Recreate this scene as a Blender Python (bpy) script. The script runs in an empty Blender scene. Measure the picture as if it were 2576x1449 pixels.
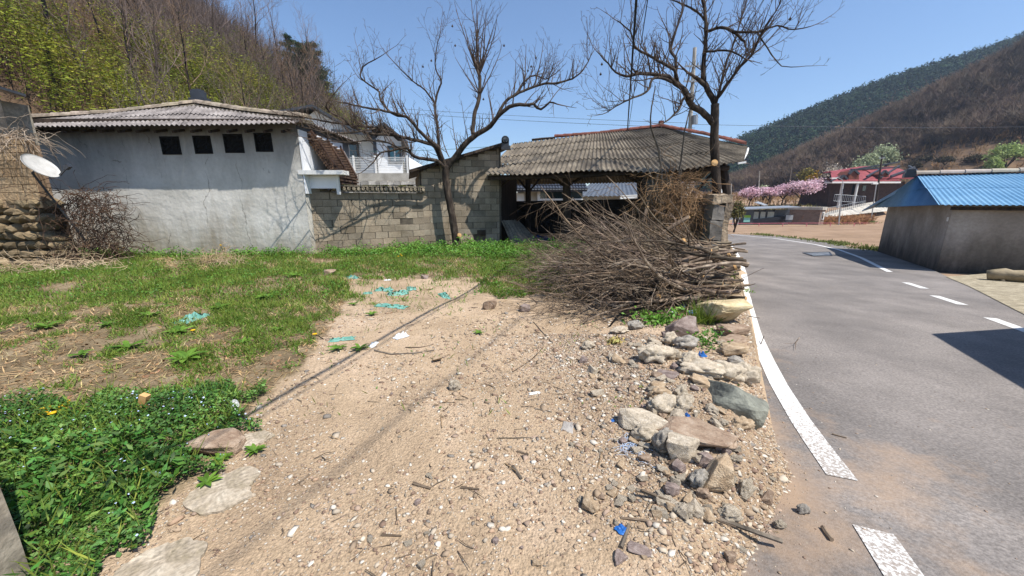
import bpy, bmesh, math, random
import numpy as np
from mathutils import Vector, Matrix, noise, Euler
SC = bpy.context.scene
COL = SC.collection
PI = math.pi

# ------------------------------------------------------------------ camera, sky, sun, exposure
TH, FPX, EYE = math.radians(13.5), 930.0, 1.55          # pitch down, focal length in px of a 2576 px frame, eye height
cam_d = bpy.data.cameras.new('camera'); cam = bpy.data.objects.new('camera', cam_d); COL.objects.link(cam)
cam_d.sensor_width = 36; cam_d.lens = 36 * FPX / 2576
cam_d.clip_start = 0.05; cam_d.clip_end = 5000
cam.location = (0, 0, EYE); cam.rotation_euler = (PI/2 - TH, 0, 0)
SC.camera = cam
SUN_AZ, SUN_EL = math.radians(55), math.radians(60)     # azimuth from -Y towards +X
SUN = Vector((math.sin(SUN_AZ)*math.cos(SUN_EL), -math.cos(SUN_AZ)*math.cos(SUN_EL), math.sin(SUN_EL)))
W = bpy.data.worlds.new('World'); SC.world = W; W.use_nodes = True
nt = W.node_tree; nt.nodes.clear()
sky = nt.nodes.new('ShaderNodeTexSky'); sky.sky_type = 'NISHITA'; sky.sun_disc = False
sky.sun_elevation = SUN_EL; sky.sun_rotation = math.atan2(SUN.x, SUN.y)
sky.altitude = 100; sky.air_density = 1.0; sky.dust_density = 0.2; sky.ozone_density = 5.5
bg = nt.nodes.new('ShaderNodeBackground'); bg.inputs[1].default_value = 0.122
ow = nt.nodes.new('ShaderNodeOutputWorld'); nt.links.new(sky.outputs[0], bg.inputs[0]); nt.links.new(bg.outputs[0], ow.inputs[0])
sun_d = bpy.data.lights.new('sun', 'SUN'); sun_d.energy = 5.0; sun_d.angle = math.radians(0.5); sun_d.color = (1, .955, .89)
sun_o = bpy.data.objects.new('sun', sun_d); COL.objects.link(sun_o)
sun_o.rotation_euler = SUN.to_track_quat('Z', 'Y').to_euler(); sun_o.location = (20, -14, 42)
SC.view_settings.view_transform = 'Standard'; SC.view_settings.look = 'None'
SC.view_settings.exposure = 0.52; SC.view_settings.gamma = 1
SC.cycles.max_bounces = 5; SC.cycles.diffuse_bounces = 2; SC.cycles.transparent_max_bounces = 8

# ------------------------------------------------------------------ real-world positions from sight lines
CT, ST = math.cos(TH), math.sin(TH)
def ray(px, py):
    dx = (px-1288)/FPX; dy = -(py-724.5)/FPX
    return (dx, CT+dy*ST, dy*CT-ST)
def A(px, py, y):
    r = ray(px, py); k = y/r[1]; return Vector((r[0]*k, y, EYE+r[2]*k))
def G(px, py, z=0.0):
    r = ray(px, py); k = (z-EYE)/r[2]; return Vector((r[0]*k, r[1]*k, z))
ZY = [-50, 0, 1, 2.7, 5, 9, 12, 25, 60, 66, 76, 90, 120, 200, 900]
ZZ = [0, 0, -.03, -.22, -.36, -.6, -.75, -1.15, -2.3, -2.2, .2, .8, 2, 4, 5]
def zr(y): return float(np.interp(y, ZY, ZZ))
def GR(px, py):
    z = 0.0
    for _ in range(30):
        p = G(px, py, z); z = .5*z + .5*zr(p.y)
    return G(px, py, z)
EY = [-9, -3, 0, 1.0, 1.3, 2.0, 2.4, 3.9, 6.0, 10.5, 13.5, 20, 25, 30, 40, 900]
EX = [-2, -1, .3, .9, 1.07, 1.72, 1.86, 2.66, 3.9, 6.4, 8.0, 11.4, 13.4, 13.6, 12, 12]
def xe(y): return float(np.interp(y, EY, EX))
def sm(a, b, x):
    t = np.clip((x-a)/(b-a), 0, 1); return t*t*(3-2*t)
def NEARH(x, y): return np.maximum(np.maximum(0, .545*(x-100+5*np.sin(y*.05)))*sm(88, 150, y)*(1-.8*sm(138, 255, y)), np.maximum(0, .35*(x-88))*sm(80, 100, y)*(1-sm(140, 240, y))*sm(.9, 1.12, x/np.maximum(y, 1)))
def FARH(x, y): return np.maximum(0, .385*(x-106+5*np.sin(x*.04))+8*np.exp(-((x-285)/70)**2))*sm(170, 345, y)*(1-sm(365, 620, y))
def hills(x, y):
    """height above the valley floor, numpy arrays"""
    l = np.maximum(0, -.72*x+.174*np.minimum(y, 60)-16.0-.55*np.maximum(0, y-62)+1.2*np.sin(x*.13)+.9*np.sin(y*.17+x*.05))
    l = l*sm(8, 26, y)
    ws = sm(75, 150, y)*sm(70, 100, x)
    n = NEARH(x, y)
    far = FARH(x, y)
    return np.maximum(l, np.maximum(n, far))
def zlot_np(x, y):
    zrv = np.interp(y, ZY, ZZ); xev = np.interp(y, EY, EX)
    w = np.interp(y, [0, 2, 4], [1.0, .55, .3])
    t = sm(.22-w, .26, x-xev)
    lot = np.where(y < 22, 0.0, zrv*sm(22, 32, y))
    lot = lot + .03*np.sin(x*1.3+.5)*np.sin(y*1.1)*(1-sm(20, 26, y))
    z = lot*(1-t)+(zrv-.06)*t
    return z + hills(x, y)
def zg(x, y): return float(zlot_np(np.array([x], float), np.array([y], float))[0])
def scr(P):
    """picture coordinates (2576 wide) of world points (n,3)"""
    x, y, z = P[:, 0], P[:, 1], P[:, 2]-EYE
    d = y*CT-z*ST; u = y*ST+z*CT
    return 1288+FPX*x/d, 724.5-FPX*u/d
def inpoly(x, y, poly):
    c = np.zeros(len(x), bool); n = len(poly)
    for i in range(n):
        x0, y0 = poly[i]; x1, y1 = poly[(i+1) % n]
        if y0 == y1: continue
        m = ((y0 > y) != (y1 > y)) & (x < (x1-x0)*(y-y0)/(y1-y0)+x0); c ^= m
    return c
def nz(x, y, s, o=0):
    return np.array([noise.noise((a*s+o, b*s-o, o*.37)) for a, b in zip(x, y)])

# ------------------------------------------------------------------ naming
def tag(o, label=None, cat=None, group=None, kind=None):
    if label: o['label'] = label
    if cat: o['category'] = cat
    if group: o['group'] = group
    if kind: o['kind'] = kind
    return o
def empty(name, loc=(0, 0, 0), label=None, cat=None, group=None):
    o = bpy.data.objects.new(name, None); COL.objects.link(o); o.location = loc; o.empty_display_size = .2
    return tag(o, label, cat, group)
def copy_tree(o, loc=None, rot=None, scale=None, parent=None):
    c = o.copy(); COL.objects.link(c)
    if parent is not None:
        c.parent = parent; c.matrix_parent_inverse = o.matrix_parent_inverse
    if loc is not None: c.location = loc
    if rot is not None: c.rotation_euler = rot
    if scale is not None: c.scale = scale
    for ch in list(o.children): copy_tree(ch, parent=c)
    return c

# ------------------------------------------------------------------ mesh building
class MB:
    def __init__(s): s.v = []; s.f = []; s.m = []; s.c = []
    def add(s, V, F, mi=0, col=1.0):
        b = len(s.v); s.v += [tuple(p) for p in V]; s.c += [col]*len(V)
        s.f += [tuple(i+b for i in f) for f in F]; s.m += [mi]*len(F)
    def box(s, c, size, rot=None, mi=0, col=1.0):
        c = Vector(c); h = Vector(size)/2; V = []
        for i in (-1, 1):
            for j in (-1, 1):
                for k in (-1, 1):
                    p = Vector((i*h.x, j*h.y, k*h.z))
                    if rot is not None: p = rot @ p
                    V.append(c+p)
        s.add(V, [(0, 1, 3, 2), (4, 6, 7, 5), (0, 4, 5, 1), (2, 3, 7, 6), (0, 2, 6, 4), (1, 5, 7, 3)], mi, col)
    def bx(s, x0, x1, y0, y1, z0, z1, mi=0, col=1.0):
        s.box(((x0+x1)/2, (y0+y1)/2, (z0+z1)/2), (x1-x0, y1-y0, z1-z0), None, mi, col)
    def bar(s, p0, p1, w, h, mi=0, col=1.0, up=(0, 0, 1)):
        p0 = Vector(p0); p1 = Vector(p1); d = (p1-p0); L = d.length
        if L < 1e-6: return
        d /= L; u = Vector(up)
        if abs(d.dot(u)) > .98: u = Vector((0, 1, 0))
        sx = d.cross(u).normalized(); uz = sx.cross(d)
        s.box((p0+p1)/2, (L, w, h), Matrix((d, sx, uz)).transposed(), mi, col)
    def prism(s, pts, off, mi=0, col=1.0):
        n = len(pts); pts = [Vector(p) for p in pts]; off = Vector(off)
        V = pts+[p+off for p in pts]
        F = [tuple(range(n))[::-1], tuple(range(n, 2*n))]+[(i, (i+1) % n, n+(i+1) % n, n+i) for i in range(n)]
        s.add(V, F, mi, col)
    def tube(s, pts, rad, n=6, mi=0, col=1.0, cap=True, jit=0, rng=random):
        pts = [Vector(p) for p in pts]; k = len(pts)
        if not hasattr(rad, '__len__'): rad = [rad]*k
        V = []; u = None
        for i in range(k):
            d = (pts[min(i+1, k-1)]-pts[max(i-1, 0)])
            if d.length < 1e-7: d = Vector((0, 0, 1))
            d.normalize()
            if u is None:
                u = d.orthogonal().normalized()
            else:
                u = (u-d*u.dot(d))
                u = u.normalized() if u.length > 1e-6 else d.orthogonal().normalized()
            w = d.cross(u)
            for j in range(n):
                a = 2*PI*j/n; r = rad[i]*(1+(rng.uniform(-jit, jit) if jit else 0))
                V.append(pts[i]+u*(math.cos(a)*r)+w*(math.sin(a)*r))
        F = [(i*n+j, i*n+(j+1) % n, (i+1)*n+(j+1) % n, (i+1)*n+j) for i in range(k-1) for j in range(n)]
        if cap: F += [tuple(range(n))[::-1], tuple(range((k-1)*n, k*n))]
        s.add(V, F, mi, col)
    def lathe(s, c, prof, n=16, mi=0, col=1.0, rot=None):
        c = Vector(c); V = []; k = len(prof)
        for r, z in prof:
            for j in range(n):
                a = 2*PI*j/n; p = Vector((math.cos(a)*r, math.sin(a)*r, z))
                V.append(c+(rot @ p if rot is not None else p))
        F = [(i*n+j, i*n+(j+1) % n, (i+1)*n+(j+1) % n, (i+1)*n+j) for i in range(k-1) for j in range(n)]
        F += [tuple(range(n))[::-1], tuple(range((k-1)*n, k*n))]
        s.add(V, F, mi, col)
    def build(s, name, mats, parent=None, smooth=False, origin=None):
        if not isinstance(mats, (list, tuple)): mats = [mats]
        V = np.array(s.v, float).reshape(-1, 3)
        if origin is not None: V = V-np.array(origin)
        elif parent is not None:                              # vertices are written in world space: bring them into the parent's
            V = V-np.array(parent.matrix_world.translation if False else world_loc(parent))
        me = bpy.data.meshes.new(name); me.from_pydata(V.tolist(), [], s.f)
        for m in mats: me.materials.append(m)
        if len(mats) > 1: me.polygons.foreach_set('material_index', s.m)
        if smooth: me.polygons.foreach_set('use_smooth', [True]*len(s.f))
        if any(c != 1.0 for c in s.c):
            a = me.color_attributes.new('Col', 'FLOAT_COLOR', 'POINT')
            cc = np.ones((len(s.c), 4), np.float32)
            for i, c in enumerate(s.c):
                cc[i, :3] = c
            a.data.foreach_set('color', cc.ravel())
        me.update(); o = bpy.data.objects.new(name, me); COL.objects.link(o)
        if origin is not None and parent is None: o.location = origin
        if parent is not None: o.parent = parent
        return o
def world_loc(o):
    p = Vector(o.location)
    while o.parent is not None:
        o = o.parent; p = p+Vector(o.location)
    return p
def npmesh(name, V, F, mat, col=None, smooth=False, parent=None, origin=None):
    """fast mesh from arrays: V (n,3), F (m,3|4)"""
    V = np.asarray(V, np.float32).copy(); F = np.asarray(F, np.int32); k = F.shape[1]
    if origin is not None: V -= np.array(origin, np.float32)
    elif parent is not None: V -= np.array(world_loc(parent), np.float32)
    me = bpy.data.meshes.new(name)
    me.vertices.add(len(V)); me.vertices.foreach_set('co', V.ravel())
    me.loops.add(F.size); me.loops.foreach_set('vertex_index', F.ravel())
    me.polygons.add(len(F)); me.polygons.foreach_set('loop_start', np.arange(0, F.size, k, dtype=np.int32))
    if smooth: me.polygons.foreach_set('use_smooth', np.ones(len(F), bool))
    if col is not None:
        a = me.color_attributes.new('Col', 'FLOAT_COLOR', 'POINT')
        cc = np.ones((len(V), 4), np.float32); cc[:, :3] = np.asarray(col).reshape(len(V), -1)
        a.data.foreach_set('color', cc.ravel())
    me.materials.append(mat); me.update(calc_edges=True)
    o = bpy.data.objects.new(name, me); COL.objects.link(o)
    if origin is not None and parent is None: o.location = origin
    if parent is not None: o.parent = parent
    return o
def segs(P0, P1, R0, R1, n=3):
    """many tapering prisms between point pairs -> V, F(quads)"""
    P0 = np.asarray(P0, float); P1 = np.asarray(P1, float); m = len(P0)
    d = P1-P0; L = np.linalg.norm(d, axis=1, keepdims=True); d = d/np.maximum(L, 1e-9)
    ref = np.where(np.abs(d[:, 2:3]) > .9, np.array([[1., 0, 0]]), np.array([[0, 0, 1.]]))
    u = np.cross(d, ref); u /= np.linalg.norm(u, axis=1, keepdims=True)+1e-9; w = np.cross(d, u)
    a = np.arange(n)*2*PI/n
    ring = u[:, None, :]*np.cos(a)[None, :, None]+w[:, None, :]*np.sin(a)[None, :, None]
    V = np.concatenate([P0[:, None]+ring*np.asarray(R0).reshape(-1, 1, 1), P1[:, None]+ring*np.asarray(R1).reshape(-1, 1, 1)], 1).reshape(-1, 3)
    b = (np.arange(m)*2*n)[:, None]; j = np.arange(n)[None]; j2 = (j+1) % n
    F = np.stack([b+j, b+j2, b+n+j2, b+n+j], 2).reshape(-1, 4)
    return V, F
def quads(C, U, Wv):
    """one leaf-like quad (diamond) per row: centre C, half axes U, Wv"""
    m = len(C); V = np.stack([C-U, C+Wv*.9-U*.15, C+U, C-Wv*.9-U*.15], 1).reshape(-1, 3)
    F = (np.arange(m)*4)[:, None]+np.arange(4)[None]
    return V, F
def rdir(R, n):
    v = R.normal(size=(n, 3)); return v/np.linalg.norm(v, axis=1, keepdims=True)

# ------------------------------------------------------------------ materials
def lin(h):
    h = h.lstrip('#'); c = [int(h[i:i+2], 16)/255 for i in (0, 2, 4)]
    return tuple(x/12.92 if x <= .04045 else ((x+.055)/1.055)**2.4 for x in c)
def mat(name, cols, scale=3.0, rough=.9, bump=0.0, bscale=None, vcol=False, metal=0.0, detail=6, spec=.3, stops=None, stretch=None, trans=0.0, coord='Object', bdist=.02, fine=None):
    """noise-mixed procedural material; cols: list of srgb hex albedos across the ramp"""
    m = bpy.data.materials.new(name); m.use_nodes = True; t = m.node_tree; N = t.nodes; Lk = t.links
    b = N['Principled BSDF']; b.inputs['Roughness'].default_value = rough; b.inputs['Metallic'].default_value = metal
    b.inputs['Specular IOR Level'].default_value = spec
    tc = N.new('ShaderNodeTexCoord'); src = tc.outputs[coord]
    if stretch:
        mp = N.new('ShaderNodeMapping'); mp.inputs['Scale'].default_value = stretch; Lk.new(src, mp.inputs[0]); src = mp.outputs[0]
    tx = N.new('ShaderNodeTexNoise'); tx.inputs['Scale'].default_value = scale; tx.inputs['Detail'].default_value = detail; tx.inputs['Roughness'].default_value = .62
    Lk.new(src, tx.inputs['Vector'])
    cr = N.new('ShaderNodeValToRGB'); e = cr.color_ramp.elements
    n = len(cols)
    if stops is None: stops = [.5] if n == 1 else [.3+.4*i/(n-1) for i in range(n)]
    while len(e) < n: e.new(.5)
    while len(e) > max(n, 1): e.remove(e[-1])
    for i in range(n): e[i].position = stops[i]; e[i].color = (*lin(cols[i]), 1)
    Lk.new(tx.outputs[0], cr.inputs[0]); c = cr.outputs[0]
    if fine:                                             # small-scale grain: (scale, amount)
        f = N.new('ShaderNodeTexNoise'); f.inputs['Scale'].default_value = fine[0]; f.inputs['Detail'].default_value = 4; Lk.new(tc.outputs[coord], f.inputs['Vector'])
        mr = N.new('ShaderNodeMapRange'); mr.inputs[1].default_value = .3; mr.inputs[2].default_value = .7
        mr.inputs[3].default_value = 1-fine[1]; mr.inputs[4].default_value = 1+fine[1]; Lk.new(f.outputs[0], mr.inputs[0])
        mm = N.new('ShaderNodeMix'); mm.data_type = 'RGBA'; mm.blend_type = 'MULTIPLY'; mm.inputs[0].default_value = 1
        Lk.new(c, mm.inputs[6]); Lk.new(mr.outputs[0], mm.inputs[7]); c = mm.outputs[2]
    if vcol:
        at = N.new('ShaderNodeAttribute'); at.attribute_name = 'Col'
        mx = N.new('ShaderNodeMix'); mx.data_type = 'RGBA'; mx.blend_type = 'MULTIPLY'; mx.inputs[0].default_value = 1
        Lk.new(c, mx.inputs[6]); Lk.new(at.outputs['Color'], mx.inputs[7]); c = mx.outputs[2]
    Lk.new(c, b.inputs['Base Color'])
    if bump:
        bn = N.new('ShaderNodeTexNoise'); bn.inputs['Scale'].default_value = bscale or scale*4; bn.inputs['Detail'].default_value = 5; Lk.new(src, bn.inputs['Vector'])
        bp = N.new('ShaderNodeBump'); bp.inputs['Strength'].default_value = bump; bp.inputs['Distance'].default_value = bdist
        Lk.new(bn.outputs[0], bp.inputs['Height']); Lk.new(bp.outputs[0], b.inputs['Normal'])
    if trans:
        tr = N.new('ShaderNodeBsdfTranslucent'); Lk.new(c, tr.inputs[0]); ms = N.new('ShaderNodeMixShader'); ms.inputs[0].default_value = trans
        Lk.new(b.outputs[0], ms.inputs[1]); Lk.new(tr.outputs[0], ms.inputs[2]); Lk.new(ms.outputs[0], N['Material Output'].inputs[0])
    return m
def nodes_of(m): return m.node_tree.nodes, m.node_tree.links
MT = {}
MT['stucco'] = mat('stucco', ['8f8a80', 'b3afa6', 'c4c1b9'], .7, .95, .5, 9, fine=(14, .06))
MT['stucco_dark'] = mat('stucco_dark', ['3c3834', '7c766e', '968f84'], .55, .95, .5, 10, fine=(12, .1), stops=[.36, .5, .66])
MT['black'] = mat('black_void', ['0c0c0c', '161514'], 4, 1)
MT['asbestos'] = mat('asbestos_sheet', ['595451', '7f7874', '9b948f'], 2.2, .95, .3, 40, fine=(30, .28))
MT['asbestos_brown'] = mat('lichened_sheet', ['453f37', '6a6154', '897f6f'], 1.6, .95, .3, 40, fine=(22, .32))
MT['tile_old'] = mat('old_roof_tile', ['5d564b', '8d8372', 'a79c8a'], 5, .95, .4, 20, vcol=True, fine=(25, .2))
MT['tile_red'] = mat('red_roof_tile', ['53302a', '704439', '865849'], 5, .85, .3, 20, vcol=True)
MT['block'] = mat('concrete_block', ['796d5b', '938673', 'aa9c88'], 1.3, .97, .5, 30, vcol=True, fine=(35, .14))
MT['mortar'] = mat('mortar', ['443d34', '665e52'], 6, .97, .4, 30)
MT['bark'] = mat('tree_bark', ['1e1915', '3a3129', '574c41'], 9, .95, .9, 26, stretch=(1, 1, .35), stops=[.34, .5, .68])
MT['bark_grey'] = mat('grey_bark', ['3a352f', '5f574d', '84796c'], 7, .95, .6, 30, vcol=True, stretch=(1, 1, .4))
MT['twig'] = mat('twig_bark', ['3b312a', '57493e', '6f5f52'], 3, .9)
MT['twig_red'] = mat('cut_twig_bark', ['362d26', '625446', '978773'], 5, .85, vcol=True)
MT['cut'] = mat('fresh_cut_wood', ['b98d58', 'd3ab76'], 12, .8)
MT['wood_dark'] = mat('weathered_dark_wood', ['231d18', '3a3028', '51443a'], 6, .9, .5, 30, stretch=(1, 1, .2))
MT['wood_grey'] = mat('weathered_grey_wood', ['5a5046', '7a6d60', '92867a'], 6, .9, .4, 30)
MT['white'] = mat('white_paint', ['d4d2cc', 'e2e1dc'], 3, .6)
MT['siding'] = mat('white_siding', ['dfe1e2', 'ecedee'], 2, .55)
MT['darkmetal'] = mat('dark_grey_metal', ['2a2c30', '3a3d42'], 3, .45, spec=.5)
MT['greymetal'] = mat('grey_metal', ['8b8e90', 'a5a8aa'], 5, .45, metal=.5)
MT['steel'] = mat('galvanised_steel', ['9fa3a6', 'babdbf'], 5, .4, metal=.7)
MT['concrete'] = mat('concrete', ['8d877c', 'aaa498', 'bdb7ab'], 1.5, .95, .4, 20, fine=(20, .12))
MT['concrete_old'] = mat('old_concrete', ['5a5348', '857c6d', '9f9686'], 2.5, .97, .8, 14, fine=(18, .2))
MT['glass'] = mat('window_glass', ['1a2a2e', '24383c'], 2, .08, spec=.8)
MT['glass_teal'] = mat('teal_window_glass', ['1d5560', '2b7482'], 2, .1, spec=.8)
MT['cable'] = mat('black_cable', ['101010', '181818'], 4, .6)
MT['wire'] = mat('grey_wire', ['4a5058', '5a6068'], 4, .6)
# ------------------------------------------------------------------ ground: one sheet to the horizon
def grid_lines(fine, mid, far):
    return np.array(sorted(set(np.round(np.concatenate([fine, mid, far]), 4))))
gx = grid_lines(np.arange(-6, 7, .07), np.concatenate([np.arange(-30, -6, .5), np.arange(7, 30, .5)]), np.concatenate([np.arange(-700, -100, 50), np.arange(-100, -30, 4), np.arange(30, 140, 3), np.arange(140, 520, 10), np.arange(520, 1500, 120)]))
gy = grid_lines(np.arange(.4, 9, .07), np.concatenate([np.arange(-6, .4, .4), np.arange(9, 32, .4)]), np.concatenate([np.arange(-400, -6, 40), np.arange(32, 130, 2.5), np.arange(130, 420, 8), np.arange(420, 1500, 120)]))
X, Y = np.meshgrid(gx, gy)
Z = zlot_np(X, Y)
near = (X > -7) & (X < 7) & (Y > .3) & (Y < 10)
xs, ys = X[near], Y[near]
bumps = .035*nz(xs, ys, .9, 3)+.018*nz(xs, ys, 2.6, 7)+.010*nz(xs, ys, 7, 11)
mound = .10*np.exp(-((xs-1.45)**2/.5+(ys-2.9)**2/1.6))                     # the rubble bank at the lot edge
onlot = 1-sm(-.4, 0, xs-np.interp(ys, EY, EX))
ZN = Z.copy(); ZN[near] += (bumps+mound)*onlot*sm(.3, 1, ys)*(1-sm(9, 10, ys))*(1-sm(6, 7, np.abs(xs)))
from bisect import bisect_right
def zs(x, y):
    """height of the built ground at x, y"""
    i = min(max(bisect_right(gx.tolist() if False else GXL, x)-1, 0), len(GXL)-2); j = min(max(bisect_right(GYL, y)-1, 0), len(GYL)-2)
    u = (x-GXL[i])/(GXL[i+1]-GXL[i]); v = (y-GYL[j])/(GYL[j+1]-GYL[j])
    return float((ZN[j, i]*(1-u)+ZN[j, i+1]*u)*(1-v)+(ZN[j+1, i]*(1-u)+ZN[j+1, i+1]*u)*v)
GXL, GYL = gx.tolist(), gy.tolist()
def zs_np(x, y):
    i = np.clip(np.searchsorted(gx, x, 'right')-1, 0, len(gx)-2); j = np.clip(np.searchsorted(gy, y, 'right')-1, 0, len(gy)-2)
    u = (x-gx[i])/(gx[i+1]-gx[i]); v = (y-gy[j])/(gy[j+1]-gy[j])
    return (ZN[j, i]*(1-u)+ZN[j, i+1]*u)*(1-v)+(ZN[j+1, i]*(1-u)+ZN[j+1, i+1]*u)*v
# soil kinds painted by what grows there: R = weedy soil, G = ploughed field, B = wooded hill floor
P3 = np.stack([X.ravel(), Y.ravel(), ZN.ravel()], 1)
ok = P3[:, 1] > .5
sx = np.zeros(len(P3)); sy = np.zeros(len(P3)); sx[ok], sy[ok] = scr(P3[ok])
BARE = [(640, 1030), (760, 930), (850, 800), (890, 700), (1010, 690), (1200, 700), (1340, 740), (1700, 780), (2700, 600), (2700, 2200), (-300, 2600), (80, 1470), (480, 1230), (560, 1120)]
_r = np.random.default_rng(2); bare = np.zeros(len(P3))
for _k in range(24):
    _a = _r.normal(size=2); bare += inpoly(sx+_a[0]*38, sy+_a[1]*26, BARE)/24
bare = bare*ok
mask = np.zeros((len(P3), 4), np.float32); mask[:, 3] = 1
hx = hills(P3[:, 0], P3[:, 1])
inlot = (P3[:, 0] < np.interp(P3[:, 1], EY, EX)) & (P3[:, 1] < 30)
mask[:, 0] = np.where(inlot & (P3[:, 1] > 0), 1-bare, 0)
mask[:, 2] = np.clip(hx/2.5, 0, 1)
mask[:, 1] = np.where((P3[:, 0] > np.interp(P3[:, 1], EY, EX)+2.0) | (P3[:, 1] > 30), 1, 0)
V = P3; ny, nx = X.shape
jj, ii = np.meshgrid(np.arange(ny-1), np.arange(nx-1), indexing='ij'); b = (jj*nx+ii).ravel()
F = np.stack([b, b+1, b+nx+1, b+nx], 1)
def ground_mat():
    m = bpy.data.materials.new('ground_soil'); m.use_nodes = True; N, L = nodes_of(m); b = N['Principled BSDF']
    b.inputs['Roughness'].default_value = .97; b.inputs['Specular IOR Level'].default_value = .15
    tc = N.new('ShaderNodeTexCoord'); g = tc.outputs['Object']
    def noi(s, d=6, r=.6, w=0):
        n = N.new('ShaderNodeTexNoise'); n.inputs['Scale'].default_value = s; n.inputs['Detail'].default_value = d; n.inputs['Roughness'].default_value = r
        n.inputs['Distortion'].default_value = w; L.new(g, n.inputs['Vector']); return n.outputs[0]
    def ramp(src, cs):
        r = N.new('ShaderNodeValToRGB'); e = r.color_ramp.elements
        while len(e) < len(cs): e.new(.5)
        for i, (p, h) in enumerate(cs): e[i].position = p; e[i].color = (*lin(h), 1)
        L.new(src, r.inputs[0]); return r.outputs[0]
    def mix(f, a, c, bt='MIX'):
        x = N.new('ShaderNodeMix'); x.data_type = 'RGBA'; x.blend_type = bt
        if isinstance(f, (int, float)): x.inputs[0].default_value = f
        else: L.new(f, x.inputs[0])
        L.new(a, x.inputs[6]); L.new(c, x.inputs[7]); return x.outputs[2]
    def mapr(src, a, c, d, e):
        r = N.new('ShaderNodeMapRange'); r.inputs[1].default_value = a; r.inputs[2].default_value = c; r.inputs[3].default_value = d; r.inputs[4].default_value = e
        L.new(src, r.inputs[0]); return r.outputs[0]
    dirt = ramp(noi(.8, 8, .65, .4), [(.28, '8f7a63'), (.5, 'b29b7f'), (.72, 'c8b096')])
    grain = mapr(noi(60, 5, .7), .3, .7, .62, 1.3)
    gc = N.new('ShaderNodeCombineColor'); [L.new(grain, gc.inputs[i]) for i in range(3)]
    dirt = mix(1, dirt, gc.outputs[0], 'MULTIPLY')
    vo = N.new('ShaderNodeTexVoronoi'); vo.inputs['Scale'].default_value = 38; L.new(g, vo.inputs['Vector'])      # pale grit pressed into the soil
    peb = mapr(vo.outputs['Distance'], .10, .22, 1, 0)
    sel = mapr(noi(5, 3), .5, .62, 0, 1)
    mu = N.new('ShaderNodeMath'); mu.operation = 'MULTIPLY'; L.new(peb, mu.inputs[0]); L.new(sel, mu.inputs[1])
    pc = ramp(vo.outputs['Color'], [(.2, '9a8a7b'), (.55, 'cabfb0'), (.85, 'd9d2c6')])
    dirt = mix(mu.outputs[0], dirt, pc)
    weedy = ramp(noi(2.2, 8, .7), [(.3, '574a38'), (.5, '7f6f56'), (.7, 'a08f74')])
    weedy = mix(1, weedy, gc.outputs[0], 'MULTIPLY')
    fld = ramp(noi(.35, 8, .7), [(.3, '7a6651'), (.5, '947b64'), (.7, 'a78e76')])
    hil = ramp(noi(.25, 8, .7), [(.3, '42352a'), (.5, '5f4d3c'), (.7, '7a644c')])
    at = N.new('ShaderNodeAttribute'); at.attribute_name = 'soil'; sp = N.new('ShaderNodeSeparateColor'); L.new(at.outputs['Color'], sp.inputs[0])
    def edge(ch):
        ad = N.new('ShaderNodeMath'); ad.operation = 'ADD'; L.new(sp.outputs[ch], ad.inputs[0])
        sb = mapr(noi(3.0, 6, .7), .25, .75, -.45, .45); L.new(sb, ad.inputs[1]); return mapr(ad.outputs[0], .35, .65, 0, 1)
    c = mix(edge(0), dirt, weedy); c = mix(edge(1), c, fld); c = mix(sp.outputs[2], c, hil)
    L.new(c, b.inputs['Base Color'])
    h1 = noi(22, 6, .7); ad = N.new('ShaderNodeMath'); ad.operation = 'MULTIPLY_ADD'; L.new(mu.outputs[0], ad.inputs[0]); ad.inputs[1].default_value = .5; L.new(h1, ad.inputs[2])
    bp = N.new('ShaderNodeBump'); bp.inputs['Strength'].default_value = .85; bp.inputs['Distance'].default_value = .03
    v2 = N.new('ShaderNodeTexVoronoi'); v2.inputs['Scale'].default_value = 75; L.new(g, v2.inputs['Vector'])
    a2 = N.new('ShaderNodeMath'); a2.operation = 'MULTIPLY_ADD'; L.new(v2.outputs['Distance'], a2.inputs[0]); a2.inputs[1].default_value = -.28; L.new(ad.outputs[0], a2.inputs[2]); ad = a2
    L.new(ad.outputs[0], bp.inputs['Height']); L.new(bp.outputs[0], b.inputs['Normal'])
    return m
ground = npmesh('ground', V, F, ground_mat(), smooth=True)
a = ground.data.color_attributes.new('soil', 'FLOAT_COLOR', 'POINT'); a.data.foreach_set('color', mask.ravel())
tag(ground, kind='structure')

# ------------------------------------------------------------------ road
RL = [(-1.6, -4), (-.15, 0), (.62, 1.2), (1.34, 2.0), (1.6, 2.45), (2.5, 3.9), (3.8, 6.0), (6.45, 10.4), (8.0, 13.5), (11.3, 19.5), (13.3, 25), (13.0, 29), (10, 33.5), (2, 38), (-10, 42)]
RR = [(30, -12), (26, -4), (20, .5), (15, 3), (12.6, 4.6), (10.4, 5.7), (9.4, 6.5), (12.4, 10.1), (14.05, 12.1), (18.0, 18.2), (20.0, 24.0), (21.0, 29), (17.5, 36), (6, 42.5), (-10, 47)]
def resample(P, n):
    P = np.array(P, float); d = np.r_[0, np.cumsum(np.linalg.norm(np.diff(P, axis=0), axis=1))]
    t = np.interp(np.linspace(0, len(P)-1, n), np.arange(len(P)), d)
    return np.stack([np.interp(t, d, P[:, i]) for i in range(P.shape[1])], 1)
def strip(name, Lp, Rp, nl, nw, zoff, m, dirt=None):
    a, c = resample(Lp, nl), resample(Rp, nl); u = np.linspace(0, 1, nw)
    P = a[:, None]*(1-u)[None, :, None]+c[:, None]*u[None, :, None]
    z = np.interp(P[..., 1], ZY, ZZ)+zoff
    V = np.concatenate([P, z[..., None]], 2).reshape(-1, 3)
    j, i = np.meshgrid(np.arange(nl-1), np.arange(nw-1), indexing='ij'); b = (j*nw+i).ravel()
    o = npmesh(name, V, np.stack([b, b+1, b+nw+1, b+nw], 1), m, smooth=True)
    return o, V
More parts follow.
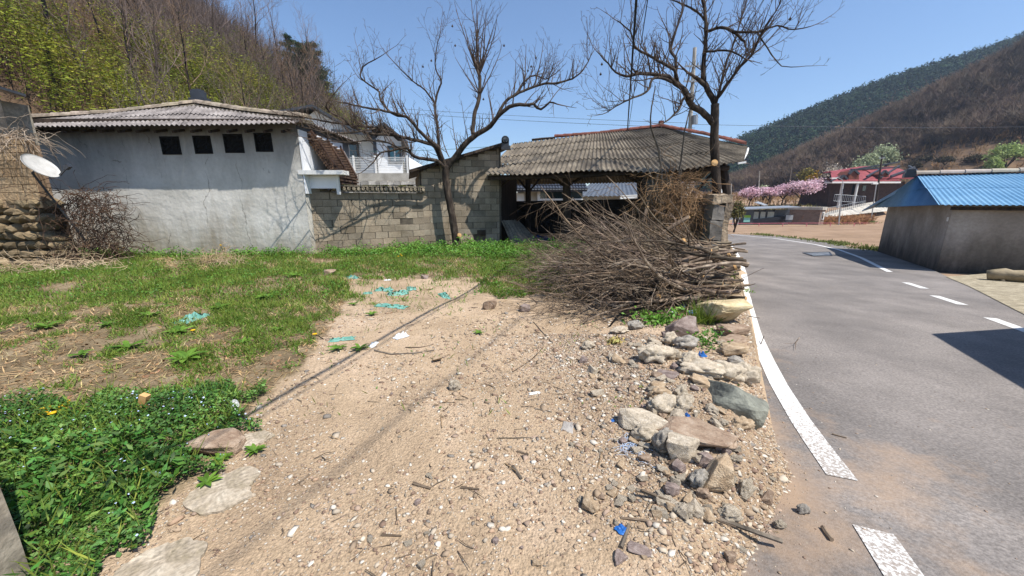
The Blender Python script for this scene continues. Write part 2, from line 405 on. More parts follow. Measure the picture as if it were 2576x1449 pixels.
def road_mat():
    m = mat('asphalt', ['67625e', '76706b', '857e78'], .9, .9, .6, 130, bdist=.006, fine=(55, .30)); N, L = nodes_of(m); b = N['Principled BSDF']
    src = b.inputs['Base Color'].links[0].from_socket
    tc = N.new('ShaderNodeTexCoord')
    def noi(s, d=6):
        n = N.new('ShaderNodeTexNoise'); n.inputs['Scale'].default_value = s; n.inputs['Detail'].default_value = d; n.inputs['Roughness'].default_value = .65; L.new(tc.outputs['Object'], n.inputs['Vector']); return n.outputs[0]
    at = N.new('ShaderNodeAttribute'); at.attribute_name = 'dust'
    ad = N.new('ShaderNodeMath'); ad.operation = 'ADD'; L.new(at.outputs['Fac'], ad.inputs[0]); L.new(noi(2.2), ad.inputs[1])
    mr = N.new('ShaderNodeMapRange'); mr.inputs[1].default_value = .66; mr.inputs[2].default_value = 1.0; mr.inputs[3].default_value = 0; mr.inputs[4].default_value = .8; L.new(ad.outputs[0], mr.inputs[0])
    mx = N.new('ShaderNodeMix'); mx.data_type = 'RGBA'; L.new(mr.outputs[0], mx.inputs[0]); L.new(src, mx.inputs[6]); mx.inputs[7].default_value = (*lin('a68c72'), 1)
    # worn pale and dark drifts along the lane
    mp = N.new('ShaderNodeMapping'); mp.inputs['Rotation'].default_value = (0, 0, .55); mp.inputs['Scale'].default_value = (.9, .16, 1); L.new(tc.outputs['Object'], mp.inputs[0])
    st = N.new('ShaderNodeTexNoise'); st.inputs['Scale'].default_value = 1.3; st.inputs['Detail'].default_value = 5; L.new(mp.outputs[0], st.inputs['Vector'])
    r2 = N.new('ShaderNodeMapRange'); r2.inputs[1].default_value = .3; r2.inputs[2].default_value = .7; r2.inputs[3].default_value = .88; r2.inputs[4].default_value = 1.12; L.new(st.outputs[0], r2.inputs[0])
    m2 = N.new('ShaderNodeMix'); m2.data_type = 'RGBA'; m2.blend_type = 'MULTIPLY'; m2.inputs[0].default_value = 1; L.new(mx.outputs[2], m2.inputs[6]); L.new(r2.outputs[0], m2.inputs[7])
    L.new(m2.outputs[2], b.inputs['Base Color']); return m
road, RV = strip('road', RL, RR, 160, 40, 0.0, road_mat())
dl = RV[:, 0]-np.interp(RV[:, 1], EY, EX)
dust = .46*np.exp(-np.maximum(dl, 0)/.34)*np.interp(RV[:, 1], [0, 3, 6], [1.1, .8, .45])+.22*np.exp(-((RV[:, 0]-2.5)**2/.5+(RV[:, 1]-1.7)**2/.6))
da = road.data.attributes.new('dust', 'FLOAT', 'POINT'); da.data.foreach_set('value', dust.astype(np.float32))
tag(road, kind='structure')
def paint_mat():
    m = mat('road_paint', ['cfcdc8', 'deddd9'], 3, .8, .4, 80, bdist=.004); N, L = nodes_of(m); b = N['Principled BSDF']; src = b.inputs['Base Color'].links[0].from_socket
    tc = N.new('ShaderNodeTexCoord'); n = N.new('ShaderNodeTexNoise'); n.inputs['Scale'].default_value = 60; n.inputs['Detail'].default_value = 6; n.inputs['Roughness'].default_value = .7; L.new(tc.outputs['Object'], n.inputs['Vector'])
    at = N.new('ShaderNodeAttribute'); at.attribute_name = 'wear'; ad = N.new('ShaderNodeMath'); ad.operation = 'ADD'; L.new(n.outputs[0], ad.inputs[0]); L.new(at.outputs['Fac'], ad.inputs[1])
    mr = N.new('ShaderNodeMapRange'); mr.inputs[1].default_value = .575; mr.inputs[2].default_value = .70; L.new(ad.outputs[0], mr.inputs[0])
    mx = N.new('ShaderNodeMix'); mx.data_type = 'RGBA'; L.new(mr.outputs[0], mx.inputs[0]); L.new(src, mx.inputs[6]); mx.inputs[7].default_value = (*lin('968c82'), 1)
    L.new(mx.outputs[2], b.inputs['Base Color']); return m
PAINT = paint_mat()
def line(pts, w, n, wear=lambda t: 0.0):
    c = resample([(p.x, p.y) for p in pts], n); d = np.gradient(c, axis=0); d /= np.linalg.norm(d, axis=1, keepdims=True); nn = np.stack([-d[:, 1], d[:, 0]], 1)
    o, V = strip('road_marking', c+nn*w/2, c-nn*w/2, n, 5, .005, PAINT)
    wr = np.repeat([wear(t) for t in np.linspace(0, 1, n)], 5)
    at = o.data.attributes.new('wear', 'FLOAT', 'POINT'); at.data.foreach_set('value', wr.astype(np.float32)); tag(o, kind='structure')
line([GR(*p) for p in [(1838, 618), (1846, 628), (1862, 655), (1872, 690), (1880, 760), (1900, 840), (1928, 905), (1960, 970), (2003, 1040), (2050, 1110), (2118, 1203)]], .155, 60, lambda t: .17*max(0, t-.55)/.45)
line([GR(2195, 1333), GR(2240, 1400), GR(2300, 1490)], .16, 12, lambda t: .15)
line([GR(*p) for p in [(1800, 588), (1840, 590), (1950, 600), (2050, 615), (2110, 628), (2165, 648), (2238, 684)]], .15, 50, lambda t: .02)
for p, q in (((2278, 711), (2326, 726)), ((2350, 744), (2422, 767)), ((2490, 800), (2600, 840))):
    line([GR(*p), GR((p[0]+q[0])/2, (p[1]+q[1])/2), GR(*q)], .16, 8, lambda t: .05)
# pebbled concrete apron in front of the blue-roofed shed
pad = MB(); P = [GR(2380, 697), GR(2440, 722), GR(2576, 792), GR(2700, 850)]; Q = [GR(2470, 690), GR(2576, 706), GR(2700, 745), GR(2800, 790)]
o, _ = strip('pavement', [(p.x, p.y) for p in P], [(p.x+1.2, p.y+.4) for p in Q], 20, 8, .012, mat('pebbled_concrete', ['7d7460', '9b9079', 'b5aa92'], 6, .95, .8, 60, fine=(60, .3)))
tag(o, kind='structure')
# ------------------------------------------------------------------ corrugated sheets, tiles, block walls
def corr(mb, quad, pitch=.13, amp=.022, rows=1, thick=.012, lap=.03, per=6, mi=0, jit=0.0, R=None, edge_drop=None, nv=3):
    """corrugated roofing over quad (eaveL, eaveR, ridgeR, ridgeL): ribs run eave to ridge, rows of sheets overlap"""
    eL, eR, rR, rL = [Vector(p) for p in quad]
    R = R or random.Random(3)
    n = ((eR-eL).cross(rL-eL)).normalized()
    if n.z < 0: n = -n
    W_ = (eR-eL).length; nu = max(8, int(W_/pitch*per))
    for r in range(rows):
        v0, v1 = r/rows, (r+1)/rows
        if r < rows-1: v1 += .04
        V = []; ns = max(1, int(W_/.9)); so = [R.uniform(-jit, jit) for _ in range(ns+2)]; sh = [R.uniform(.86, 1.1) for _ in range(ns+2)]
        cols = []
        for i in range(nu+1):
            u = i/nu; k = int(u*ns)
            for j in range(nv+1):
                t = j/nv; v = v0+(v1-v0)*t
                p = (eL*(1-u)+eR*u)*(1-v)+(rL*(1-u)+rR*u)*v
                if j == 0 and jit: p = p+(eL-rL).normalized()*so[k]
                if edge_drop: p = p+Vector((0, 0, edge_drop(u, v)))
                V.append(p+n*(amp*math.sin(u*W_/pitch*2*PI)+lap*(1-t)*(1 if rows > 1 else 0)+.002*k%2))
                cols.append((sh[k],)*3)
        m = len(V); V2 = V+[p-n*thick for p in V]; q = nv+1
        F = []
        for i in range(nu):
            for j in range(nv):
                a = i*q+j; F.append((a, a+q, a+q+1, a+1)); F.append((m+a, m+a+1, m+a+q+1, m+a+q))
            a = i*q; F.append((a, m+a, m+a+q, a+q))
        for j in range(nv):
            F.append((j, j+1, m+j+1, m+j)); a = nu*q+j; F.append((a, m+a, m+a+1, a+1))
        mb.add(V2, F, mi); mb.c[-len(V2):] = cols+cols
def ridge_tiles(mb, pts, w=.28, h=.09, step=.32, base=True, R=None, mi=0):
    R = R or random.Random(5); P = resample([tuple(p) for p in pts], 60); d = np.r_[0, np.cumsum(np.linalg.norm(np.diff(P, axis=0), axis=1))]
    L = d[-1]; n = max(2, int(L/step))
    def at(t): return Vector([float(np.interp(t, d, P[:, i])) for i in range(3)])
    for k in range(n):
        a, c = at(L*k/n), at(L*min(1, (k+1.12)/n)); dr = (c-a).normalized(); s = dr.cross(Vector((0, 0, 1))).normalized(); u = s.cross(dr)
        cl = R.uniform(.75, 1.15); m = 6; V = []
        for e, (p, sc) in enumerate(((a, 1.06), (c, .9))):
            for j in range(m+1):
                t = PI*j/m; V.append(p+s*(math.cos(t)*w/2*sc)+u*(math.sin(t)*h*sc+.01+R.uniform(0, .008)))
        q = m+1; F = [(j, j+1, q+j+1, q+j) for j in range(m)]+[tuple(range(q))[::-1], tuple(range(q, 2*q))]
        mb.add(V, F, mi, (cl, cl*R.uniform(.94, 1.0), cl*R.uniform(.9, 1)))
        if base:
            for z in (-.05, -.10):
                mb.bar(a+u*z, c+u*z, w*R.uniform(1.0, 1.25), .04, mi, (cl*.8,)*3)
def blockwall(name, p0, p1, top, z0=-.2, parent=None, bl=.40, bh=.20, th=.16, seed=1, skip=None, mats=None, stain=None):
    """wall of separate concrete blocks between two ground points; top(t) gives the height at t metres along"""
    R = random.Random(seed); p0 = Vector((*p0, 0)); p1 = Vector((*p1, 0)); d = (p1-p0); L = d.length; d /= L; nrm = Vector((d.y, -d.x, 0))
    rot = Matrix((d, nrm, Vector((0, 0, 1)))).transposed(); mb = MB(); row = 0; z = z0
    while True:
        off = -(bl/2 if row % 2 else 0)+R.uniform(-.02, .02); t = off; any_ = False
        while t < L:
            a, b = max(t, 0)+.004, min(t+bl*R.uniform(.96, 1.04), L)-.004
            ht = min(top(a), top(b)); h = min(bh-.008, ht-z)
            if b-a > .05 and h > .04 and not (skip and skip(a, b, z)):
                c = p0+d*((a+b)/2)+Vector((0, 0, z+h/2))+nrm*R.uniform(-.004, .006)
                g = R.uniform(.72, 1.14)*(stain(a, z) if stain else 1); w = R.uniform(.97, 1.03)
                j = [R.uniform(-.004, .004) for _ in range(4)]; hx, hy, hz = (b-a)/2, th/2, h/2
                e = .005; V = []
                for sy, (ex, ez) in ((1, (hx-e, hz-e)), (.86, (hx, hz)), (-1, (hx, hz))):
                    for q, (qx, qz) in enumerate(((-1, -1), (1, -1), (1, 1), (-1, 1))):
                        V.append(c+rot @ Vector((qx*ex+j[q], sy*hy, qz*ez+j[(q+1) % 4])))
                F = [(0, 1, 2, 3), (8, 11, 10, 9)]
                for k in (0, 4): F += [(k+q, k+4+q, k+4+(q+1) % 4, k+(q+1) % 4) for q in range(4)]
                mb.add(V, [f[::-1] for f in F], 0, (g*w, g, g/w)); any_ = True
            t += bl
        row += 1; z += bh
        if not any_ and row > 2 or row > 40: break
    # mortar core, set 12 mm behind the block faces
    n = 24; V = []
    for i in range(n+1):
        t = L*i/n; q = p0+d*t
        for o in (th/2-.012, -th/2+.012):
            V += [q+nrm*o+Vector((0, 0, z0)), q+nrm*o+Vector((0, 0, max(z0+.02, top(t)-.012)))]
    F = []
    for i in range(n):
        a = i*4; c = a+4; F += [(a, c, c+1, a+1), (a+2, a+3, c+3, c+2), (a+1, c+1, c+3, a+3)]
    F += [(0, 1, 3, 2), (n*4, n*4+2, n*4+3, n*4+1)]
    mb.add(V, F, 1)
    return mb.build(name, mats or [MT['block'], MT['mortar']], parent)

# ------------------------------------------------------------------ old plastered barn on the left
BY = 10.5
bL, bR = A(172, 640, BY).x+.05, A(785, 630, BY).x
bTop = A(740, 316, BY).z+.15; depth = 3.2
barn = empty('barn', ((bL+bR)/2, BY, 0), 'old pale plastered barn with four small dark vents under a grey corrugated roof', 'barn')
def barn_wall_mat():
    m = mat('barn_plaster', ['b3afa4', 'c7c3b9', 'd4d0c7'], .8, .95, .55, 7, bdist=.03, fine=(12, .05)); N, L = nodes_of(m); b = N['Principled BSDF']; src = b.inputs['Base Color'].links[0].from_socket
    tc = N.new('ShaderNodeTexCoord'); sx_ = N.new('ShaderNodeSeparateXYZ'); L.new(tc.outputs['Object'], sx_.inputs[0])
    mp = N.new('ShaderNodeMapping'); mp.inputs['Scale'].default_value = (1.6, 1, .35); L.new(tc.outputs['Object'], mp.inputs[0])
    n = N.new('ShaderNodeTexNoise'); n.inputs['Scale'].default_value = 1.4; n.inputs['Detail'].default_value = 7; n.inputs['Roughness'].default_value = .7; L.new(mp.outputs[0], n.inputs['Vector'])
    ad = N.new('ShaderNodeMath'); ad.operation = 'MULTIPLY_ADD'; L.new(sx_.outputs[2], ad.inputs[0]); ad.inputs[1].default_value = -.35; L.new(n.outputs[0], ad.inputs[2])      # brown splash stains near the ground
    mr = N.new('ShaderNodeMapRange'); mr.inputs[1].default_value = .12; mr.inputs[2].default_value = .58; mr.inputs[3].default_value = 0; mr.inputs[4].default_value = .9; L.new(ad.outputs[0], mr.inputs[0])
    mx = N.new('ShaderNodeMix'); mx.data_type = 'RGBA'; L.new(mr.outputs[0], mx.inputs[0]); L.new(src, mx.inputs[6]); mx.inputs[7].default_value = (*lin('8f826b'), 1)
    n2 = N.new('ShaderNodeTexNoise'); n2.inputs['Scale'].default_value = 1.1; n2.inputs['Detail'].default_value = 8; n2.inputs['Roughness'].default_value = .7; n2.inputs['Distortion'].default_value = .6; L.new(mp.outputs[0], n2.inputs['Vector'])
    m3 = N.new('ShaderNodeMapRange'); m3.inputs[1].default_value = .56; m3.inputs[2].default_value = .72; m3.inputs[3].default_value = 0; m3.inputs[4].default_value = .38; L.new(n2.outputs[0], m3.inputs[0])
    m4 = N.new('ShaderNodeMix'); m4.data_type = 'RGBA'; L.new(m3.outputs[0], m4.inputs[0]); L.new(mx.outputs[2], m4.inputs[6]); m4.inputs[7].default_value = (*lin('857a68'), 1)
    # soot under the eaves, darkened and blued further to paint in eave shade
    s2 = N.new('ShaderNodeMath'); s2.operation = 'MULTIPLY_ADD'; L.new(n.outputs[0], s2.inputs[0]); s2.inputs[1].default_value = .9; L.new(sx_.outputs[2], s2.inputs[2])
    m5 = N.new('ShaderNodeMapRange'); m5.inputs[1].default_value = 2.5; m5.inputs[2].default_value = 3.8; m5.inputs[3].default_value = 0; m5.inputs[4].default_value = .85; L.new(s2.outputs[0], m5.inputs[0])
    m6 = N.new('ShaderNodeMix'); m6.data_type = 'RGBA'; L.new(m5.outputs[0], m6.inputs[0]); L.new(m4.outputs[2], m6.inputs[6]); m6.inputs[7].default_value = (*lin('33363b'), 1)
    dn = N.new('ShaderNodeTexNoise'); dn.inputs['Scale'].default_value = 2.2; dn.inputs['Detail'].default_value = 6; L.new(tc.outputs['Object'], dn.inputs['Vector'])
    va = N.new('ShaderNodeMix'); va.data_type = 'RGBA'; va.blend_type = 'ADD'; va.inputs[0].default_value = .55; L.new(mp.outputs[0], va.inputs[6]); L.new(dn.outputs['Color'], va.inputs[7])
    vc_ = N.new('ShaderNodeTexVoronoi'); vc_.feature = 'DISTANCE_TO_EDGE'; vc_.inputs['Scale'].default_value = .55; L.new(va.outputs[2], vc_.inputs['Vector'])      # hairline cracks
    m7 = N.new('ShaderNodeMapRange'); m7.inputs[1].default_value = .002; m7.inputs[2].default_value = .009; m7.inputs[3].default_value = .6; m7.inputs[4].default_value = 0; L.new(vc_.outputs[0], m7.inputs[0])
    m8 = N.new('ShaderNodeMapRange'); m8.inputs[1].default_value = .48; m8.inputs[2].default_value = .56; L.new(n2.outputs[0], m8.inputs[0])
    mu = N.new('ShaderNodeMath'); mu.operation = 'MULTIPLY'; L.new(m7.outputs[0], mu.inputs[0]); L.new(m8.outputs[0], mu.inputs[1])
    m9 = N.new('ShaderNodeMix'); m9.data_type = 'RGBA'; L.new(mu.outputs[0], m9.inputs[0]); L.new(m6.outputs[2], m9.inputs[6]); m9.inputs[7].default_value = (*lin('4f473c'), 1)
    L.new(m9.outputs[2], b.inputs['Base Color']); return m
# front wall as a gently uneven sheet pierced by four vent openings
vents = [(429, 366, 36, 42), (510, 364, 34, 42), (588, 361, 38, 44), (663, 358, 34, 44)]
vr = []
for cx, cy, w, h in vents:
    a, c = A(cx-w/2, cy+h/2, BY), A(cx+w/2, cy-h/2, BY); vr.append((a.x, c.x, a.z, c.z))
xsn = sorted(set([bL+(bR-bL)*i/70 for i in range(71)]+[v for r in vr for v in r[:2]])); zsn = sorted(set([-.3+(bTop+.3)*i/34 for i in range(35)]+[v for r in vr for v in r[2:]]))
mb = MB(); idx = {}
def bw(i, j, back=0):
    k = (i, j, back)
    if k not in idx:
        x, z = xsn[i], zsn[j]; idx[k] = len(mb.v)
        mb.v.append((x, BY+.02*noise.noise((x*.6, z*.6, 1))+.008*noise.noise((x*3, z*3, 5))+back*.3, z)); mb.c.append(1.0)
    return idx[k]
for i in range(len(xsn)-1):
    for j in range(len(zsn)-1):
        cx, cz = (xsn[i]+xsn[i+1])/2, (zsn[j]+zsn[j+1])/2
        hole = any(r[0] < cx < r[1] and r[2] < cz < r[3] for r in vr)
        if hole:
            continue
        mb.f.append((bw(i, j), bw(i+1, j), bw(i+1, j+1), bw(i, j+1))); mb.m.append(0)
# other walls
mb.add([(bR, BY, -.3), (bR, BY+depth, -.3), (bR, BY+depth, bTop), (bR, BY, bTop)], [(0, 1, 2, 3)])
mb.add([(bL, BY, -.3), (bL, BY+depth, -.3), (bL, BY+depth, bTop), (bL, BY, bTop)], [(3, 2, 1, 0)])
mb.add([(bL, BY+depth, -.3), (bR, BY+depth, -.3), (bR, BY+depth, bTop), (bL, BY+depth, bTop)], [(3, 2, 1, 0)])
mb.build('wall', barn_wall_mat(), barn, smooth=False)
for k, r in enumerate(vr):
    v = MB(); x0, x1, z0, z1 = r
    v.bx(x0-.01, x1+.01, BY+.24, BY+.26, z0-.01, z1+.01, 0)
    for q in ((x0-.02, x0+.012, z0-.02, z1+.02), (x1-.012, x1+.02, z0-.02, z1+.02)): v.bx(q[0], q[1], BY-.006, BY+.26, q[2], q[3], 1)
    v.bx(x0+.012, x1-.012, BY-.004, BY+.26, z1-.012, z1+.02, 1); v.bx(x0+.012, x1-.012, BY-.004, BY+.26, z0-.02, z0+.012, 1)
    # ragged black netting hanging in the opening
    Rv = random.Random(40+k); n = 7; V = []
    for i in range(n+1):
        for j in range(n+1): V.append((x0+(x1-x0)*i/n+Rv.uniform(-.012, .012), BY+.05+Rv.uniform(-.03, .03), z0-.02+(z1-z0+.02)*j/n+Rv.uniform(-.012, .012)))
    v.add(V, [(i*(n+1)+j, (i+1)*(n+1)+j, (i+1)*(n+1)+j+1, i*(n+1)+j+1) for i in range(n) for j in range(n)], 0)
    v.build('vent', [MT['black'], MT['black']], barn)
# hipped corrugated roof: front face with a raised middle, ridges capped in tiles
OV = .50
eL, eR = Vector((bL-.45, BY-OV, A(60, 322, BY-OV).z)), Vector((bR+.28, BY-OV, A(768, 312, BY-OV).z))
pk = A(500, 262, 12.1); kL, kR = A(72, 303, 10.9), A(760, 300, 10.7)
roof = MB()
Rr = random.Random(11)
mid = lambda a, c, t: a+(c-a)*t
eM = mid(eL, eR, (500-60)/(768-60))+Vector((0, 0, -.02))
corr(roof, (eL, eM, pk, kL), .125, .02, rows=2, jit=.02, R=Rr); corr(roof, (eM, eR, kR, pk), .125, .02, rows=2, jit=.02, R=Rr)
back_r = Vector((bR+.3, BY+depth+.4, bTop-.1)); back_l = Vector((bL-.6, BY+depth+.4, bTop-.1)); pk2 = Vector((pk.x-.02, pk.y+.1, pk.z))
corr(roof, (kR+Vector((.05, .1, -.03)), back_r, pk2, pk), .125, .02); corr(roof, (back_l, kL, pk, pk2), .125, .02); corr(roof, (back_r, back_l, pk2, pk2+Vector((-.1, 0, 0))), .125, .02)
ro = roof.build('roof', MT['asbestos'], barn)
rt = MB()
ridge_tiles(rt, [kL+Vector((-.25, -.1, -.02)), mid(kL, pk, .5)+Vector((0, 0, -.06)), pk], .34, .12, .40, R=Rr); ridge_tiles(rt, [pk, mid(pk, kR, .5)+Vector((0, 0, -.02)), kR+Vector((.2, -.1, 0))], .34, .11, .38, R=Rr)
for (a, c) in ((kL, pk), (pk, kR)):
    for q in range(16):
        t = q/16; p = mid(a, c, t); rt.bar(p+Vector((0, -.16, -.13)), mid(a, c, t+.07)+Vector((0, -.16, -.13)), .10, .07, 0, (Rr.uniform(.3, .6),)*3)
rt.build('ridge_cap', MT['tile_old'], ro)
tm = MB()
for i in range(15):
    x = bL+.2+(bR-bL-.4)*i/14; tm.bar((x, BY-OV+.16, eL.z-.06), (x, BY+.05, eL.z+.05), .06, .06)
tm.bar((bL-.6, BY-.06, bTop-.05), (bR+.2, BY-.06, bTop-.05), .10, .10)
tm.build('rafter', MT['wood_dark'], barn)
ch = MB(); c = A(496, 246, 12.9); ch.box(c+Vector((0, .1, -.10)), (.5, .3, .2)); ch.box(c+Vector((-.02, .1, .08)), (.34, .24, .26)); ch.box(c+Vector((-.02, .1, .22)), (.27, .2, .08)); ch.box(c+Vector((.3, .08, -.16)), (.34, .16, .12), Matrix.Rotation(.4, 3, 'Y'))
ch.build('ridge_end_tile', MT['darkmetal'], ro)
# slatted brown side roof falling away at the barn's right side
sd = MB(); a, b_, c, d = A(768, 331, 10.9), A(836, 335, 13.2), A(897, 450, 13.0), A(846, 440, 11.0)
n = ((b_-a).cross(d-a)).normalized()
sd.prism([a, b_, c, d], n*.05, 0)
for i in range(17):
    t = (i+.5)/17; p, q = mid(a, d, t), mid(b_, c, t); sd.bar(p-n*.03, q-n*.03, .045, .05, 1)
    sd.bar(p+n*.08, q+n*.08, .045, .05, 1)
for t in (.1, .5, .9): sd.bar(mid(a, b_, t)-n*.07, mid(d, c, t)-n*.07, .06, .06, 0)
sd.bar(b_+n*.03, c+n*.03, .16, .14, 2)
c2, d2 = A(900, 480, 12.9), A(858, 478, 11.0); sd.prism([d, c, c2, d2], n*.05, 0)
for i in range(4):
    t = (i+.5)/4; sd.bar(mid(d, d2, t)-n*.04, mid(c, c2, t)-n*.04, .05, .05, 1)
sd.build('side_roof', [mat('brown_boards', ['2b201a', '46342a', '5c4637'], 5, .9, .4, 30), mat('brown_slats', ['3d2d23', '5d4736', '735a46'], 5, .9), MT['asbestos']], barn)
sw = MB(); sw.bx(bR+.015, bR+.05, BY+.0, BY+2.6, 1.7, 3.35); sw.build('side_wall', MT['siding'], barn)

# white gate canopy and panel beside the barn
gate = empty('gate_canopy', (A(808, 470, 10.8).x, 10.8, 0), 'small white panel under a flat white canopy beside the barn corner', 'gate')
g = MB(); a, c = A(752, 437, 10.5), A(862, 431, 10.5); g.bx(a.x, c.x, 10.46, 10.9, a.z-.02, a.z+.09); g.build('canopy_slab', MT['white'], gate)
g = MB(); a, c = A(768, 474, 10.75), A(846, 443, 10.75); g.bx(a.x, c.x, 10.75, 10.8, a.z+.0, c.z+.02); g.build('panel', MT['siding'], gate)
g = MB(); a = A(852, 480, 10.7); g.bx(a.x-.04, a.x+.04, 10.66, 10.74, a.z-.1, A(850, 440, 10.7).z); g.build('post', MT['white'], gate); g = MB(); a = A(763, 478, 10.7); g.bx(a.x-.04, a.x+.04, 10.66, 10.78, a.z-.2, A(763, 440, 10.7).z); g.build('post', MT['white'], gate)

# ------------------------------------------------------------------ block wall with a tile coping, then the block outhouse
w0, w1 = A(786, 630, 10.75), A(1068, 612, 12.6)
wz0, wz1 = A(800, 474, 10.8).z, A(1066, 484, 12.6).z
LW = math.hypot(w1.x-w0.x, w1.y-w0.y)
def stn(t, z): return 1.0-.30*max(0, 1-abs(t-2.9)/.7)*(.6+.4*math.sin(t*9+z*5))-.12*max(0, (z-1.2))
bwall = empty('block_wall', (w0.x, w0.y, 0), 'low concrete block yard wall with a row of old roof tiles on top', 'wall')
blockwall('blockwork', (w0.x, w0.y), (w1.x, w1.y), lambda t: (wz0 if t < .62 else wz1-.02), -.25, bwall, seed=3, skip=lambda a, b, z: 2.55 < a < 2.8 and .72 < z < .8, stain=stn)
cp = MB(); Rr = random.Random(8); dv = Vector((w1.x-w0.x, w1.y-w0.y, 0))/LW; nv_ = Vector((dv.y, -dv.x, 0))
p0 = Vector((w0.x, w0.y, wz1))+dv*.66
LL = LW-.62; cp.bar(p0+Vector((0, 0, .02)), p0+dv*LL+Vector((0, 0, .02)), .42, .05, 0, (.55,)*3)
cp.bar(p0+Vector((0, 0, .16)), p0+dv*LL+Vector((0, 0, .16)), .46, .04, 0, (.7,)*3)
ns = int(LL/.13)
for i in range(ns):
    q = p0+dv*((i+.5)*LL/ns); g_ = Rr.uniform(.8, 1.25)
    pts = [q+nv_*(-.2)+Vector((0, 0, .09)), q+nv_*(.24+Rr.uniform(-.01, .015))+Vector((0, 0, .085))]
    cp.tube(pts, .052, 8, 0, (g_, g_*.98, g_*.93))
for i in range(26):
    q = p0+dv*Rr.uniform(0, LL)+nv_*Rr.uniform(-.2, .2); cp.box(q+Vector((0, 0, .19)), (Rr.uniform(.1, .2), Rr.uniform(.1, .2), .03), Matrix.Rotation(Rr.uniform(0, 3), 3, 'Z'), 1)
cp.build('tile_coping', [MT['tile_old'], mat('moss', ['3f4220', '5a5a2c'], 8, 1)], bwall)

o0, o1 = A(1068, 612, 12.6), A(1256, 606, 13.3)
LO = math.hypot(o1.x-o0.x, o1.y-o0.y)
zl, zp = A(1042, 434, 12.6).z, A(1252, 366, 13.2).z
outh = empty('block_outhouse', ((o0.x+o1.x)/2, 12.9, 0), 'grey concrete block outhouse with a sloping sheet roof behind the left bare tree', 'outhouse')
def otop(t): return zl+.06+(zp-zl-.08)*min(1, max(0, t/LO))
blockwall('wall', (o0.x, o0.y), (o1.x, o1.y), otop, -.25, outh, seed=6, bl=.42, bh=.205, skip=lambda a, b, z: 1.45 < a < 1.75 and .1 < z < .2)
dirw = Vector((o1.x-o0.x, o1.y-o0.y, 0)).normalized(); nb = Vector((-dirw.y, dirw.x, 0))
bk = o1.xy.to_3d()+nb*4.2
blockwall('wall', (o1.x, o1.y), (bk.x, bk.y), lambda t: zp-.1, -.25, outh, seed=7, bl=.42, bh=.205)
blockwall('wall', (o0.x-.0, o0.y+.1), ((o0+nb*4.2).x, (o0+nb*4.2).y), lambda t: zl, -.25, outh, seed=9, bl=.42, bh=.205)
rf = MB(); a = Vector((o0.x, o0.y, zl))-dirw*.35-nb*.35; c = Vector((o1.x, o1.y, zp+.05))+dirw*.2-nb*.35; up_ = Vector((0, 0, .05))
am, cm = a+nb*4.8, c+nb*4.8
rf.prism([a, c, cm, am], (0, 0, .05)); rf.bar(a+Vector((0, .03, .02)), c+Vector((0, .03, .02)), .1, .08, 1); c2 = A(1280, 374, 13.0); rf.prism([c, c2, c2+nb*4.8, cm], (0, 0, .05))
for k in range(5): t = .12+k*.19; p = mid(a, c, t); rf.bar(p+nb*.05-Vector((0, 0, .04)), p+nb*1.2-Vector((0, 0, .04)), .08, .08, 1)
rf.build('roof', [MT['asbestos'], MT['wood_dark']], outh)
vt = MB(); vc = A(1208, 585, 13.05); vt.box(vc, (.38, .10, .18)); f2 = MB()
vt.build('vent', MT['wood_dark'], outh)
# round black end tile with a pale emblem at the peak
et = MB(); c = A(1271, 352, 13.0); Rx = Matrix.Rotation(PI/2, 3, 'X')
et.lathe(c, [(.001, -.05), (.11, -.05), (.125, -.03), (.125, .05), (.001, .05)], 24, 0, rot=Rx); et.box(c+Vector((0, 0, -.1)), (.25, .10, .2)); et.box(c+Vector((.02, .05, -.24)), (.3, .22, .12), None, 0)
et_o = et.build('end_tile', MT['darkmetal'], outh)
em = MB(); cy = c.y-.054
for s in (-1, 1):
    pts = [c+Vector((s*.075*math.sin(t), -.056, -.075*math.cos(t))) for t in np.linspace(.15, 2.2, 9)]; em.tube(pts, .008, 5)
    for k in range(4): em.tube([c+Vector((s*.03, -.056, -.05+k*.03)), c+Vector((s*.055, -.056, -.03+k*.03))], .006, 4)
for (x0, z0, x1, z1) in ((-.028, .055, .028, .055), (0, .075, 0, -.045), (-.03, .02, .03, .02), (-.022, -.015, .022, -.015), (-.02, .055, -.03, .02), (.02, .055, .03, .02)):
    em.tube([c+Vector((x0, -.056, z0)), c+Vector((x1, -.056, z1))], .0065, 4)
em.build('emblem', MT['greymetal'], et_o)
# ------------------------------------------------------------------ open shed with a broad corrugated roof
shed = empty('open_shed', (3.2, 14.5, 0), 'open-sided shed with a broad brown corrugated roof on rough timber posts', 'shed')
EL, ER = A(1218, 441, 12.35), A(1868, 411, 11.0)
PL, PK, HR = A(1290, 362, 17.2), A(1662, 322, 15.5), A(1880, 371, 13.2)
Rr = random.Random(21); rf = MB()
sag = lambda u, v: -.16*math.sin(PI*min(1, u))*(1-v)**1.5+.03*math.sin(u*23)*(1-v)
split = .40
e1 = mid(EL, ER, split)+Vector((0, .0, -.02)); r1 = mid(PL, PK, .55)+Vector((0, 0, .05))
corr(rf, (EL, e1, r1, PL), .16, .028, rows=4, jit=.06, R=Rr, edge_drop=lambda u, v: -.05*math.sin(PI*u)*(1-v), lap=.035)
corr(rf, (e1, ER, PK, r1), .16, .028, rows=4, jit=.05, R=Rr, edge_drop=lambda u, v: -.14*math.sin(PI*u)**2*(1-v), lap=.035)
corr(rf, (ER, HR, PK+Vector((.05, -.05, 0)), PK), .16, .028, rows=3, jit=.02, R=Rr, lap=.02)
BL_, BR_ = Vector((-.2, 21.0, 2.3)), Vector((9.0, 18.6, 2.4))
